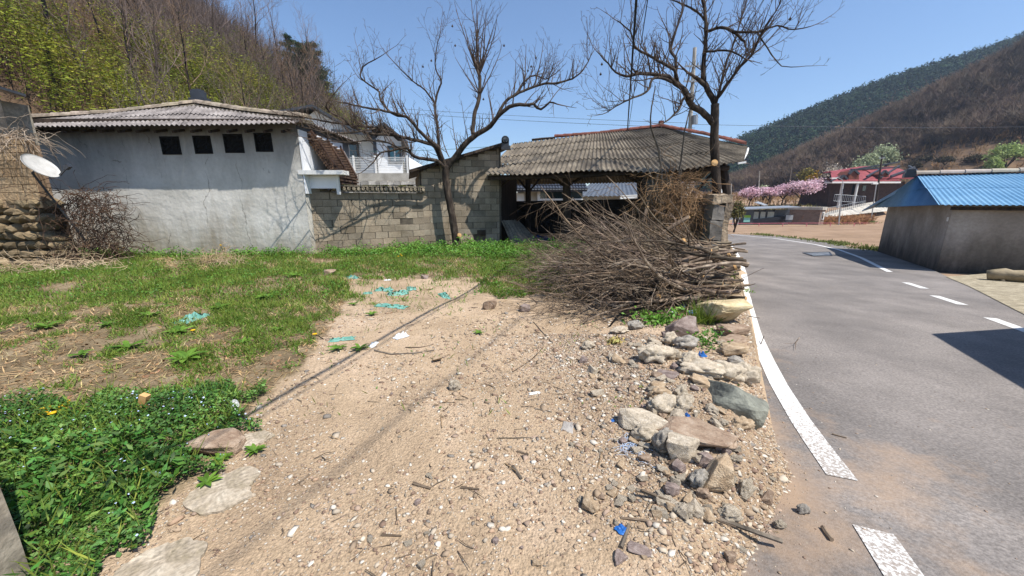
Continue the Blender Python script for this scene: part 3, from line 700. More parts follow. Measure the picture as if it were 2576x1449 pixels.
corr(rf, (BR_, BL_, PL, PK), .16, .028); corr(rf, (HR, BR_, PK, PK+Vector((-.05, .05, 0))), .16, .028)
ro = rf.build('roof', MT['asbestos_brown'], shed)
rt = MB(); RLp = A(1396, 346, 17.0)
ridge_tiles(rt, [RLp, mid(RLp, PK, .45)+Vector((0, 0, -.03)), PK+Vector((0, 0, .03))], .27, .11, .36, base=False, R=Rr); ridge_tiles(rt, [PK+Vector((0, 0, .03)), mid(PK, HR, .5)+Vector((0, 0, .08)), HR+Vector((-.1, 0, .08))], .27, .11, .36, base=False, R=Rr)
rt.box(PK+Vector((.0, 0, .16)), (.16, .14, .2)); rt.build('ridge_cap', MT['tile_red'], ro)
bg_ = MB(); bg_.tube([A(1338, 352, 17.3), A(1365, 349, 17.2), A(1396, 347, 17.0)], .05, 6); bg_.build('bargeboard', MT['wood_dark'], ro)
# white broken gutter and pale fascia at the right-hand corner
gt = MB(); a, b_ = A(1850, 400, 11.2), A(1871, 412, 10.95); gt.bar(A(1856, 411, 10.95), A(1876, 408, 10.95), .05, .05); gt.build('gutter', MT['white'], ro); gt = MB()
gt.tube([A(1882, 373, 12.6), A(1879, 385, 12.4), A(1872, 398, 12.2), A(1864, 407, 12.0)], .03, 6); gt.build('gutter', MT['white'], ro)
wd = MB()
def post(mb, px, pyb, pyt, y, r, lean=0.0):
    b_ = A(px, pyb, y); t = A(px, pyt, y); mb.tube([(b_.x+lean, y, -.3), (b_.x+lean*.4, y, (b_.z+t.z)/2), (t.x, y, t.z)], [r*1.08, r, r*.92], 9)
for px, yb, yt, y, r in ((1424, 580, 432, 13.2, .145), (1328, 560, 440, 17.4, .13), (1610, 560, 430, 12.4, .14), (1818, 560, 405, 11.6, .12), (1253, 600, 440, 13.5, .10), (1700, 540, 430, 16.5, .12)):
    p = MB(); post(p, px, yb, yt, y, r); p.build('post', MT['wood_dark'], shed)
for px0, py0, px1, py1, y in ((1424, 470, 1372, 440, 13.25), (1424, 470, 1470, 442, 13.2), (1328, 486, 1362, 444, 17.3), (1328, 480, 1300, 445, 17.4), (1610, 462, 1566, 436, 12.45), (1755, 478, 1812, 414, 11.65), (1260, 470, 1290, 442, 13.4)):
    p = MB(); p.tube([A(px0, py0, y), A(px1, py1, y)], .045, 6); p.build('brace', MT['wood_dark'], shed)
p = MB(); p.tube([EL+Vector((.1, .25, -.08)), e1+Vector((0, .35, -.1)), ER+Vector((-.2, .3, -.1))], .07, 7); p.build('beam', MT['wood_dark'], shed)
p = MB(); p.tube([A(1300, 440, 17.4), A(1600, 433, 16.6)], .08, 7); p.build('beam', MT['wood_dark'], shed)
# low back wall, coloured dark for the interior shade, and the boarded left end
p = MB(); a, c = A(1296, 506, 17.6), A(1784, 494, 16.2)
p.prism([(a.x, 17.6, -.4), (c.x, 16.0, -.9), (c.x, 16.0, 1.62), (a.x, 17.6, a.z)], (0.06, .16, 0)); p.build('back_wall', mat('shade_tinted_wall', ['1d1a17', '2b2723', '3b352e'], 2, .97, .4, 20), shed)
p = MB(); a = A(1258, 440, 13.6); c = A(1300, 440, 17.5)
p.prism([(a.x+.02, 13.6, -.3), (c.x, 17.5, -.3), (c.x, 17.5, c.z), (a.x+.02, 13.6, a.z)], (-.06, 0, 0)); p.build('side_wall', MT['wood_dark'], shed)
# the front-right bay: dusty panes behind the vines
p = MB(); a, c = A(1613, 560, 12.6), A(1702, 440, 12.6); p.bx(a.x, c.x, 12.62, 12.68, -.3, 1.35); fr = p.build('partition', MT['wood_dark'], shed)
p = MB(); a, c = A(1622, 494, 12.6), A(1700, 447, 12.6)
p.bx(a.x, c.x, 12.64, 12.66, 1.42, c.z-.05, 0)
for t in (0, .5, 1): x = a.x+(c.x-a.x)*t; p.bx(x-.03, x+.03, 12.6, 12.7, 1.36, c.z, 1)
p.build('window', [mat('dusty_glass', ['5f6a6c', '7f8a8a'], 4, .3), MT['wood_grey']], shed)
# loose corrugated sheets leaning inside, blue tarp on the floor
ls = MB(); a0, a1 = A(1262, 556, 13.3), A(1298, 553, 13.9); c0, c1 = A(1290, 612, 12.5), A(1336, 604, 13.0); a0.z -= 0; corr(ls, ((c0.x, c0.y, .0), (c1.x, c1.y, .02), a1, a0), .17, .03, R=Rr); corr(ls, ((c0.x+.2, c0.y+.25, .0), (c1.x+.35, c1.y+.2, .0), a1+Vector((.1, .15, -.06)), a0+Vector((.05, .12, .02))), .17, .03, R=Rr)
tag(ls.build('corrugated_sheet', MT['asbestos_brown'], None, origin=(c0.x, c0.y, 0)), 'loose corrugated sheets leaning at the left end of the open shed', 'roofing sheet')
def rag(name, c, sx_, sy_, h, m, seed, label, cat, group=None, n=12, tear=.0, z=None):
    """a crumpled piece of cloth or film lying on the ground, 2 mm thick"""
    R = random.Random(seed); c = Vector(c); z0 = zs(c.x, c.y) if z is None else z; V = []; ang = R.uniform(0, PI); ca, sa = math.cos(ang), math.sin(ang)
    for i in range(n+1):
        for j in range(n+1):
            u, v = i/n-.5, j/n-.5; rr = 1+.35*noise.noise((math.atan2(v, u)*1.3, seed*1.7, 0)); x, y = u*sx_*rr, v*sy_*rr
            hh = abs(noise.noise((u*5+seed, v*5, 3)))*h*1.6+abs(noise.noise((u*11, v*11+seed, 8)))*h*.7
            V.append((x*ca-y*sa, x*sa+y*ca, hh*(1-(2*max(abs(u), abs(v)))**4)+.006))
    q = n+1; F = [(i*q+j, (i+1)*q+j, (i+1)*q+j+1, i*q+j+1) for i in range(n) for j in range(n) if not (tear and noise.noise((i*.55+seed*3, j*.55, 2)) > tear)]
    k = len(V); V2 = V+[(x, y, z_-.003) for x, y, z_ in V]; F = F+[tuple(a+k for a in f[::-1]) for f in F]
    m_ = MB(); m_.add(V2, F); o = m_.build(name, m, None); o.location = (c.x, c.y, z0); return tag(o, label, cat, group)
rag('tarpaulin', A(1345, 590, 14.2), 1.3, .9, .22, mat('faded_blue_tarp', ['232f4d', '33446c'], 4, .7), 4, 'crumpled dark blue tarpaulin on the floor inside the open shed', 'tarpaulin', z=0.02)

# ------------------------------------------------------------------ broken wall end by the road
pil = empty('wall_stub', (A(1805, 600, 10.2).x, 10.4, -.6), 'broken end of a rough old wall standing beside the road edge', 'wall')
Rw = random.Random(31)
def rough_prism(name, x0, x1, y0, y1, z0, z1, m, seed, j=.05, nx_=4, ny_=6, nz_=14, parent=None, skew=None):
    """box with an eroded surface"""
    bm = bmesh.new(); bmesh.ops.create_cube(bm, size=1); bmesh.ops.subdivide_edges(bm, edges=bm.edges[:], cuts=9, use_grid_fill=True)
    for v in bm.verts:
        p = Vector(((x0+x1)/2+v.co.x*(x1-x0), (y0+y1)/2+v.co.y*(y1-y0), (z0+z1)/2+v.co.z*(z1-z0)))
        q = Vector((noise.noise(p*2.2+Vector((seed, 0, 0))), noise.noise(p*2.2+Vector((0, seed, 5))), noise.noise(p*2.2+Vector((9, 0, seed)))))
        q2 = Vector((noise.noise(p*7+Vector((seed, 3, 0))), noise.noise(p*7+Vector((0, seed, 5))), noise.noise(p*7+Vector((9, 0, seed)))))
        v.co = p+q*j+q2*j*.45
        if skew: v.co += skew(v.co)
    o_ = world_loc(parent) if parent else Vector((0, 0, 0))
    me = bpy.data.meshes.new(name); bm.to_mesh(me); bm.free(); me.transform(Matrix.Translation(-o_)); me.materials.append(m)
    o = bpy.data.objects.new(name, me); COL.objects.link(o); o.parent = parent; return o
ax0, ax1 = A(1783, 600, 10.2).x, A(1832, 600, 10.2).x
ztop = A(1805, 492, 10.2).z
wm = mat('mud_wall', ['5d5145', '8d7d69', 'a8977f'], 2.2, .97, .9, 12, fine=(20, .25), bdist=.04)
z = -.75; k = 0
for hz in (.62, .58, .55, .45):
    z1 = min(z+hz, ztop-.22); rough_prism('block', ax0+Rw.uniform(-.02, .03), ax0+.34, 10.2, 10.62, z, z1-.02, MT['stucco_dark'], 3+k, .03, parent=pil); z = z1; k += 1
rough_prism('render_face', ax0+.345, ax1+.02, 10.22, 12.6, -.85, ztop-.16, wm, 14, .05, parent=pil, skew=lambda p: Vector((.02*math.sin(p.z*5), 0, -.3*max(0, p.y-11.0))))
rough_prism('cap', ax0-.02, ax1-.02, 10.18, 10.7, ztop-.2, ztop+.03, wm, 24, .05, parent=pil)

# ------------------------------------------------------------------ blue-roofed shed at the right of the road
N0 = GR(2355, 680); gdir = Vector((.548, .837, 0)); ldir = Vector((.837, -.548, 0)); GW = 7.4; zb = N0.z-.35; ze = A(2368, 512, N0.y).z-.05
bs = empty('blue_roof_shed', (N0.x+2, N0.y+2, N0.z), 'low stained plaster shed with a sky blue corrugated roof beside the road', 'shed')
def stain_mat():
    m = mat('stained_plaster', ['7f766a', '968d81', 'aea59a'], .8, .95, .5, 12, fine=(14, .10)); N, L = nodes_of(m); b = N['Principled BSDF']; src = b.inputs['Base Color'].links[0].from_socket
    tc = N.new('ShaderNodeTexCoord'); sp = N.new('ShaderNodeSeparateXYZ'); L.new(tc.outputs['Object'], sp.inputs[0])
    mp = N.new('ShaderNodeMapping'); mp.inputs['Scale'].default_value = (1, 1, .35); L.new(tc.outputs['Object'], mp.inputs[0])
    n = N.new('ShaderNodeTexNoise'); n.inputs['Scale'].default_value = 1.1; n.inputs['Detail'].default_value = 8; n.inputs['Roughness'].default_value = .68; L.new(mp.outputs[0], n.inputs['Vector'])
    ad = N.new('ShaderNodeMath'); ad.operation = 'MULTIPLY_ADD'; L.new(sp.outputs[2], ad.inputs[0]); ad.inputs[1].default_value = -.42; L.new(n.outputs[0], ad.inputs[2])
    mr = N.new('ShaderNodeMapRange'); mr.inputs[1].default_value = -.10; mr.inputs[2].default_value = .50; mr.inputs[3].default_value = 0; mr.inputs[4].default_value = .9; L.new(ad.outputs[0], mr.inputs[0])
    mx = N.new('ShaderNodeMix'); mx.data_type = 'RGBA'; L.new(mr.outputs[0], mx.inputs[0]); L.new(src, mx.inputs[6]); mx.inputs[7].default_value = (*lin('2b2825'), 1); L.new(mx.outputs[2], b.inputs['Base Color']); return m
w = MB(); P = [N0, N0+gdir*GW, N0+gdir*GW+ldir*9, N0+ldir*9]
for i in range(4):
    a, c = P[i], P[(i+1) % 4]; q = 14
    for k in range(q):
        s0, s1 = mid(a, c, k/q), mid(a, c, (k+1)/q)
        w.add([(s0.x, s0.y, zb), (s1.x, s1.y, zb), (s1.x, s1.y, ze+.03), (s0.x, s0.y, ze+.03)], [(0, 3, 2, 1)])
w.build('wall', stain_mat(), bs)
BLUE = mat('blue_painted_sheet', ['5482a4', '6490b0', '749dba'], .9, .5, .15, 30, spec=.5, fine=(8, .06))
oh = .38; AP = N0+gdir*GW*.5-ldir*.1; AP.z = A(2262, 441, AP.y).z; AE = AP+ldir*9
nC = N0-ldir*oh-gdir*oh; nC.z = A(2368, 516, nC.y).z; nE = nC+ldir*10.4; fC = N0+gdir*(GW+.4)-ldir*oh; fC.z = A(2205, 522, fC.y).z; fE = fC+ldir*10.4
r = MB(); corr(r, (nC, nE, AE, AP), .13, .014, rows=2, per=7, lap=.012, nv=6); corr(r, (fC, nC, AP, AP-gdir*.02), .16, .03, rows=2, per=7, lap=.02, nv=6); corr(r, (fE, fC, AP, AE), .13, .014, rows=1, per=7)
fl = fC-ldir*.4+gdir*.3; fl.z = A(2194, 532, fl.y).z; r.prism([fC, fl, fl+Vector((0, 0, .06)), mid(fC, AP, .75), mid(fC, AP, .7)-Vector((0, 0, .16))], gdir*.03)
rbo = r.build('roof', BLUE, bs)
rt = MB(); ridge_tiles(rt, [AP+Vector((0, 0, .03))-ldir*.1, AE+Vector((0, 0, .03))], .36, .13, .62, base=False, R=Rr); rt.build('ridge_cap', mat('pale_ridge_tile', ['9d968a', 'b5aea2'], 3, .9, .3, 20, vcol=True), rbo)
e_ = MB(); e_.box(AP-ldir*.25+Vector((0, 0, .12)), (.26, .22, .24), Matrix.Rotation(-.58, 3, 'Z')); e_.box(AP-ldir*.25+Vector((0, 0, .0)), (.34, .3, .16), Matrix.Rotation(-.58, 3, 'Z')); e_.build('end_tile', MT['darkmetal'], rbo)
e_ = MB(); e_.bar(nC+gdir*.25+ldir*.3-Vector((0, 0, .1)), nE+gdir*.25-Vector((0, 0, .1)), .08, .1); e_.build('eave_beam', MT['wood_dark'], bs)
pp = MB(); q = N0+ldir*.02+gdir*.14-Vector((.02, 0, 0)); pz = A(2362, 552, N0.y).z; pp.bar(Vector((q.x-.02, q.y-.02, pz)), Vector((q.x-.02, q.y-.02, pz))+gdir*.14, .01, .13, 0); pp.build('paper_notice', MT['white'], bs)
# long weathered stone lying at the foot of the shed

# ------------------------------------------------------------------ white house behind the barn
HY = 24.0
wh = empty('white_house', (A(880, 440, HY).x, HY, 2.9), 'white sided house with dark grey gable roofs and a teal window above the yard wall', 'house')
def X_(px, py=400): return A(px, py, HY).x
def Z_(py, y=HY): return A(950, py, y).z
w = MB()
w.bx(X_(730), X_(942), HY+1.2, HY+7, 2.2, Z_(331)); w.bx(X_(943), X_(1006), HY-.6, HY+6, 2.2, Z_(352))
a, b_, c = Vector((X_(943), HY-.6, Z_(352))), Vector((X_(1006), HY-.6, Z_(360))), Vector((X_(968), HY-.6, Z_(322)))
w.prism([a, b_, c], (0, 6, 0))
a, b_, c = Vector((X_(742), HY+1.2, Z_(331))), Vector((X_(905), HY+1.2, Z_(331))), Vector((X_(806), HY+1.2, Z_(272)))
w.prism([a, b_, c], (0, 5.5, 0))
def siding_mat():
    m = mat('lap_siding', ['dfe1e2', 'ecedee'], 2, .55); N, L = nodes_of(m); b = N['Principled BSDF']; tc = N.new('ShaderNodeTexCoord'); wv = N.new('ShaderNodeTexWave'); wv.wave_type = 'BANDS'; wv.bands_direction = 'Z'; wv.wave_profile = 'SAW'; wv.inputs['Scale'].default_value = 1.9
    L.new(tc.outputs['Object'], wv.inputs[0]); bp = N.new('ShaderNodeBump'); bp.inputs['Distance'].default_value = .012; L.new(wv.outputs[1], bp.inputs['Height']); L.new(bp.outputs[0], b.inputs['Normal']); return m
w.build('wall', siding_mat(), wh)
r = MB()
def gable_roof(mb, xl, zl, xa, za, xr, zr_, y0, y1, t=.14):
    P = [Vector((xl, y0, zl)), Vector((xa, y0, za)), Vector((xr, y0, zr_))]
    for p, q in ((P[0], P[1]), (P[1], P[2])):
        mb.prism([p, q, q+Vector((0, 0, t)), p+Vector((0, 0, t))], (0, y1-y0, 0))
gable_roof(r, X_(700), Z_(300), X_(806), Z_(270), X_(902), Z_(330), HY+.4, HY+7.4)
gable_roof(r, X_(925), Z_(345), X_(967), Z_(318), X_(1020), Z_(362), HY-1.3, HY+6.2)
rf = r.build('roof', MT['darkmetal'], wh)
r = MB(); a = X_(846); c = X_(943); r.prism([(a, HY-.5, Z_(333)), (c, HY-.5, Z_(336)), (c, HY+2, Z_(326)), (a, HY+2, Z_(324))], (0, 0, .1)); r.prism([(X_(1018), HY-1.1, Z_(357)), (X_(1022), HY-1.1, Z_(366)), (X_(1022), HY+5, Z_(366)), (X_(1018), HY+5, Z_(357))], (.03, 0, 0)); r.build('soffit', MT['greymetal'], wh)
def winframe(name, px0, py0, px1, py1, y, fw, mats, parent, mull=(.5,)):
    x0, x1, z0, z1 = A(px0, py0, y).x, A(px1, py0, y).x, A(px0, py1, y).z, A(px0, py0, y).z
    m = MB(); m.bx(x0, x1, y-.05, y+.02, z1-fw, z1); m.bx(x0, x1, y-.05, y+.02, z0, z0+fw); m.bx(x0, x0+fw, y-.05, y+.02, z0+fw, z1-fw); m.bx(x1-fw, x1, y-.05, y+.02, z0+fw, z1-fw)
    for t in mull: x = x0+(x1-x0)*t; m.bx(x-fw*.3, x+fw*.3, y-.045, y+.02, z0+fw, z1-fw, 1)
    o = m.build(name, [mats[0], mats[1]], parent)
    g = MB(); g.bx(x0+fw, x1-fw, y-.02, y+.0, z0+fw, z1-fw); g.build('pane', mats[2], o); return o
winframe('window', 960, 362, 995, 408, HY-.62, .14, (MT['darkmetal'], MT['white'], MT['glass_teal']), wh)
i_ = MB()
x0, x1, z0, z1 = A(966, 0, HY-.7).x, 0, 0, 0
winframe('sliding_door', 866, 358, 915, 428, HY+1.15, .16, (MT['darkmetal'], MT['white'], MT['glass']), wh)
p = MB(); p.bx(X_(938), X_(946), HY-.66, HY-.5, 2.4, Z_(332)); p.build('post', MT['darkmetal'], wh)
p = MB(); p.bx(X_(856), X_(861), HY-.5, HY-.36, 2.4, Z_(335)); p.build('post', MT['darkmetal'], wh)
p = MB(); p.bx(X_(846), X_(942), HY-.56, HY-.38, Z_(339), Z_(330)); p.build('porch_beam', MT['darkmetal'], wh)
wh.rotation_euler.z = .32
# concrete terrace and rubble retaining wall under it
t_ = empty('terrace_wall', (A(960, 460, 22).x, 22, 1.5), 'pale concrete terrace with a white rubble stone retaining wall under the white house', 'wall')
c0 = A(830, 436, 22.6); c1 = A(1062, 436, 22.6)
p = MB(); p.bx(c0.x-4, c1.x, 22.4, 30, Z_(455, 22.4), c0.z); p.build('terrace', MT['concrete'], t_)
p = MB(); Rr = random.Random(9)
for row in range(4):
    x = A(820, 470, 22.0).x
    while x < A(1066, 470, 22.0).x:
        w_ = Rr.uniform(.18, .5); h_ = Rr.uniform(.17, .26); zc = Z_(455, 22.1)-.12-row*.24; g_ = Rr.uniform(.6, 1.2)
        p.box((x+w_/2, 22.2-.04*row+Rr.uniform(-.03, .03), zc), (w_*.94, .4, h_), Matrix.Rotation(Rr.uniform(-.12, .12), 3, 'Y'), 0, (g_, g_*.98, g_*.94)); x += w_
p.bx(A(818, 470, 22.2).x, A(1066, 470, 22.2).x, 22.25, 22.4, -.3, Z_(455, 22.3), 1); p.build('rubble', [mat('white_rubble', ['8f8b84', 'b9b5ad', 'd0ccc4'], 3, .95, .6, 14, vcol=True), MT['concrete_old']], t_)
# mesh fence on the terrace
f = empty('mesh_fence', (A(930, 434, 22.6).x, 22.6, c0.z), 'white wire mesh fence along the terrace of the white house', 'fence')
fz0, fz1 = c0.z, Z_(395, 22.6); fx0, fx1 = A(868, 434, 22.6).x, A(1026, 434, 22.6).x
P0, P1 = [], []
for i in range(int((fx1-fx0)/.07)+1): x = fx0+i*.07; P0.append((x, 22.62, fz0+.05)); P1.append((x, 22.62, fz1))
for j in range(7): z = fz0+.06+(fz1-fz0-.08)*j/6; P0.append((fx0, 22.615, z)); P1.append((fx1, 22.615, z))
V, F = segs(P0, P1, np.full(len(P0), .010), np.full(len(P0), .010), 4); npmesh('mesh_panel', V, F, MT['white'], parent=f)
for px in (868, 892, 946, 1026):
    p = MB(); x = A(px, 434, 22.6).x; p.bx(x-.045, x+.045, 22.56, 22.66, fz0, fz1+.08); p.build('post', MT['white'], f)
p = MB(); a = A(1027, 434, 22.6); p.prism([(a.x+.08, 22.6, fz0), (a.x+.9, 23.6, fz0), (a.x+.9, 23.6, fz1-.55), (a.x+.08, 22.6, fz1)], (0, .05, 0)); p.build('end_panel', MT['siding'], f)

# ------------------------------------------------------------------ houses seen through the open shed
th = empty('tiled_house', (A(1400, 480, 27).x, 27, -1), 'house with dark glazed tile roof and white rim seen through the open shed', 'house')
a, b_ = A(1285, 478, 26), A(1478, 478, 26); zt = A(1300, 436, 28).z
r = MB(); Rr = random.Random(12); nx_ = 26; nr = 6
for i in range(nx_):
    for j in range(nr):
        x = a.x+(b_.x-a.x)*(i+.5)/nx_; t0, t1 = j/nr, (j+1.1)/nr
        y0, y1 = 26+2.6*t0, 26+2.6*t1; z0, z1 = a.z+(zt-a.z)*t0+.05, a.z+(zt-a.z)*t1
        r.tube([(x, y0, z0), (x, y1, z1)], [.125, .11], 6, 0, (Rr.uniform(.8, 1.2),)*3); r.c[-12:] = [(1,)*3]*12
        r.box((x, y0-.01, z0), (.26, .03, .05), None, 1)
r.prism([(a.x, 26.1, a.z-.1), (b_.x, 26.1, a.z-.1), (b_.x, 28.8, zt-.1), (a.x, 28.8, zt-.1)], (0, 0, .06))
r.build('roof', [mat('blue_grey_tile', ['30343c', '454a54'], 4, .5, spec=.5), MT['greymetal']], th)
w = MB(); w.bx(a.x+.5, b_.x-.5, 27.0, 31, -1.2, a.z+.2); w.build('wall', mat('cream_wall', ['aba69b', 'c2bdb2'], 1, .9), th)
for q0, q1 in ((1352, 1466),):
    p = MB(); x0, x1 = A(q0, 500, 26.7).x, A(q1, 500, 26.7).x; z0, z1 = A(q0, 504, 26.7).z, A(q0, 478, 26.7).z
    p.bx(x0, x1, 26.6, 26.9, z0-.25, z0+.12); p.bx(x0, x0+.18, 26.6, 26.9, z0+.12, z1); wo = p.build('window', MT['white'], th)
    p = MB(); p.bx(x0+.18, x1, 26.84, 26.88, z0+.12, z1); p.build('pane', MT['glass'], wo)
p = MB(); x0 = A(1300, 500, 26.8).x; p.bx(x0, x0+.5, 26.8, 26.95, A(0, 508, 26.8).z, A(0, 486, 26.8).z); p.build('meter_box', MT['white'], th)
db = empty('dark_roofed_house', (A(1530, 490, 30).x, 30, -1), 'low house with a large ribbed slate grey metal roof behind the open shed', 'house')
r = MB(); a, b_, c, d = A(1448, 494, 28), A(1640, 492, 28), A(1600, 446, 33), A(1500, 448, 33)
corr(r, (a, b_, c, d), .35, .03); r.build('roof', mat('slate_metal', ['4a4f56', '5d636b'], 2, .5), db)
w = MB(); w.bx(a.x+.2, b_.x-.3, 28.6, 33, -1.5, a.z+.15); w.build('wall', MT['concrete'], db)
w = MB(); w.bar(A(1560, 496, 27.6), A(1662, 491, 27.6), .2, .25); w.bar(A(1470, 512, 27.4), A(1570, 508, 27.4), .2, .3); w.build('fascia', MT['white'], db)
w = MB(); w.prism([A(1530, 440, 33.5), A(1600, 433, 33.5), A(1640, 445, 33.5), A(1640, 470, 33.5), A(1530, 452, 33.5)], (0, .2, 0)); w.build('gable', MT['siding'], db)
# corner of a neighbour's roof and stone house at the far left
lh = empty('stone_house', (A(20, 600, 8.6).x, 8.8, 0), 'mud brick and fieldstone house corner at the left edge under a thin sheet roof', 'house')
Rr = random.Random(17); mbs = MB()
x1_ = A(118, 600, 8.6).x
def rstone(mb, c, s, R, mi=0, col=1.0):
    bm = bmesh.new(); bmesh.ops.create_icosphere(bm, subdivisions=2, radius=.5); o = Vector((R.uniform(0, 50), R.uniform(0, 50), 0))
    for v in bm.verts:
        v.co *= 1+.5*noise.noise(v.co*1.6+o)+.16*noise.noise(v.co*4+o); v.co = Vector((v.co.x*s[0], v.co.y*s[1], v.co.z*s[2]))
    M = Matrix.Rotation(R.uniform(-.2, .2), 3, 'Y') @ Matrix.Rotation(R.uniform(-.3, .3), 3, 'Z'); bm.verts.ensure_lookup_table()
    mb.add([Vector(c)+M @ v.co for v in bm.verts], [tuple(v.index for v in f.verts) for f in bm.faces], mi, col); bm.free()
z = 0.0
while z < 1.35:
    x = x1_-3.4; h = Rr.uniform(.16, .26)
    while x < x1_-.02*z:
        w_ = Rr.uniform(.22, .55); g_ = Rr.uniform(.6, 1.2); rstone(mbs, (x+w_/2, 8.75+Rr.uniform(-.05, .05), z+h/2), (w_*1.12, .5, h*1.15), Rr, 0, (g_*1.05, g_, g_*.85)); x += w_*.95
    z += h*.92
mbs.bx(x1_-3.4, x1_-.1, 8.82, 9.2, 0, 1.4, 1)
mbs.build('stone_base', [mat('fieldstone', ['5c5142', '7b6d5a', '978a75'], 3, .95, .6, 18, vcol=True), mat('dark_earth', ['2e251d', '4a3c30'], 4, 1)], lh, smooth=False)
blockwall('mud_brick_wall', (x1_-3.6, 8.7), (x1_+.12, 8.7), lambda t: 2.95-.35*max(0, t-3.3), 1.36, lh, bl=.34, bh=.17, th=.2, seed=19, mats=[mat('mud_brick', ['8b7458', 'a88e6d', 'bba283'], 2, .97, .8, 16, vcol=True, bdist=.04), mat('mud_mortar', ['6e5a44', '88715a'], 3, 1)])
p = MB(); p.bx(A(-40, 300, 8.9).x, A(14, 300, 8.9).x, 8.9, 9.4, 2.8, A(10, 252, 8.9).z); p.build('corner_pier', MT['concrete_old'], lh)
p = MB(); p.prism([A(-60, 205, 8.4), A(66, 243, 8.6), A(62, 246, 10.6), A(-60, 214, 10.6)], (0, 0, .05)); p.build('roof', MT['darkmetal'], lh)
# satellite dish
sd_ = empty('satellite_dish', A(100, 470, 8.5), 'white round satellite dish tilted in the dead vines beside the barn', 'satellite dish')
c = A(101, 419, 8.3); aim = Vector((.80, .12, .58)).normalized(); q = aim.to_track_quat('Z', 'Y').to_matrix(); m = MB(); n = 32; V = [c.copy()]; F = []
for i in range(1, 7):
    rr = .30*i/6
    for j in range(n): t = 2*PI*j/n; V.append(c+q @ Vector((math.cos(t)*rr*1.05, math.sin(t)*rr*.97, rr*rr*.42)))
F = [(0, 1+j, 1+(j+1) % n) for j in range(n)]+[(1+i*n+j, 1+(i+1)*n+j, 1+(i+1)*n+(j+1) % n, 1+i*n+(j+1) % n) for i in range(5) for j in range(n)]
k = len(V); V2 = V+[p_-aim*.014 for p_ in V]; F2 = F+[tuple(a_+k for a_ in f_[::-1]) for f_ in F]+[(1+5*n+j, 1+5*n+(j+1) % n, k+1+5*n+(j+1) % n, k+1+5*n+j) for j in range(n)]
m.add(V2, F2); m.build('dish', mat('dish_white', ['a8a59e', 'c9c6bf'], 5, .5), sd_, smooth=True)
m = MB(); foot = c+q @ Vector((.16, -.24, .05)); tip = c+aim*.30+q @ Vector((.17, -.2, 0)); m.bar(foot, tip, .03, .03); m.box(tip, (.08, .08, .11), q); m.build('feed_arm', MT['darkmetal'], sd_)
m = MB(); m.tube([c-aim*.03, c-aim*.22, (c.x-.1, c.y+.55, .6)], .022, 8); m.build('mast', MT['darkmetal'], sd_)
# concrete corner right beside the camera
rough_prism('concrete_pillar', -2.75, -2.05, .6, 1.25, -.1, 1.35, MT['concrete_old'], 51, .012)
o = bpy.data.objects['concrete_pillar']; tag(o, 'worn concrete gate pillar at the bottom left corner beside the weeds', 'concrete block')

# ------------------------------------------------------------------ far side of the road: shelter, houses, poles
FY = 58.0
def FX(px, y=FY, py=540): return A(px, py, y).x
def FZ(py, y=FY, px=2000): return A(px, py, y).z
bsd = empty('bus_shelter', (FX(1930), FY, -2.3), 'dark bus shelter with pale glass panels and a sloping silver roof', 'bus shelter')
gz = -2.6
p = MB(); p.prism([(FX(1861), FY-1.2, FZ(527)), (FX(1996), FY-1.2, FZ(522)), (FX(1994), FY+1.5, FZ(520)), (FX(1866), FY+1.5, FZ(524))], (0, 0, .14)); p.build('roof', MT['greymetal'], bsd)
p = MB(); p.bx(FX(1861), FX(1890), FY-.6, FY+.4, gz, FZ(528)); p.bx(FX(1890), FX(1996), FY+.9, FY+1.0, gz, FZ(528)); p.bx(FX(1890), FX(1992), FY+.5, FY+.86, gz, FZ(553)); p.bar((FX(1893), FY+.6, FZ(557)), (FX(1980), FY+.4, FZ(548)), .2, .5)
for px in (1892, 1916, 1933, 1955): p.bx(FX(px), FX(px)+.16, FY+.7, FY+.9, gz, FZ(527))
p.bx(FX(1975), FX(1991), FY-.3, FY-.1, FZ(558), FZ(540)); p.build('frame', MT['darkmetal'], bsd)
for q0, q1 in ((1894, 1915), (1918, 1932), (1936, 1954)):
    p = MB(); p.bx(FX(q0)+.1, FX(q1), FY+.62, FY+.66, FZ(552), FZ(533)); p.build('panel', mat('frosted_panel', ['8d958f', 'a9b0ab'], 3, .4), bsd)
p = MB(); p.bx(FX(1866), FX(1882), FY-.66, FY-.61, FZ(558), FZ(541)); p.bx(FX(1866), FX(1882), FY-.68, FY-.665, FZ(547), FZ(541), 1); p.build('poster', [mat('teal_poster', ['6aa39b', '86b8b0'], 3, .5), mat('green_poster', ['6f9a2c', '84ad3c'], 3, .5)], bsd)
p = MB(); p.bx(FX(1974), FX(1992), FY-.34, FY-.31, FZ(553), FZ(541)); p.build('notice_board', MT['greymetal'], bsd)
def brick_mat():
    m = mat('brick', ['4f403a', '6b5650'], 3, .95); N, L = nodes_of(m); b = N['Principled BSDF']; tc = N.new('ShaderNodeTexCoord'); mp = N.new('ShaderNodeMapping'); mp.inputs['Rotation'].default_value = (PI/2, 0, 0); L.new(tc.outputs['Object'], mp.inputs[0])
    br = N.new('ShaderNodeTexBrick'); br.inputs['Color1'].default_value = (*lin('5b473c'), 1); br.inputs['Color2'].default_value = (*lin('7d6455'), 1); br.inputs['Mortar'].default_value = (*lin('a39b91'), 1); br.inputs['Scale'].default_value = 2.2; br.inputs['Mortar Size'].default_value = .02
    L.new(mp.outputs[0], br.inputs[0]); L.new(br.outputs[0], b.inputs['Base Color']); return m
bk_ = empty('brick_hut', (FX(2045), FY+1, -2.3), 'small brown brick hut with a flat concrete roof and white window', 'hut')
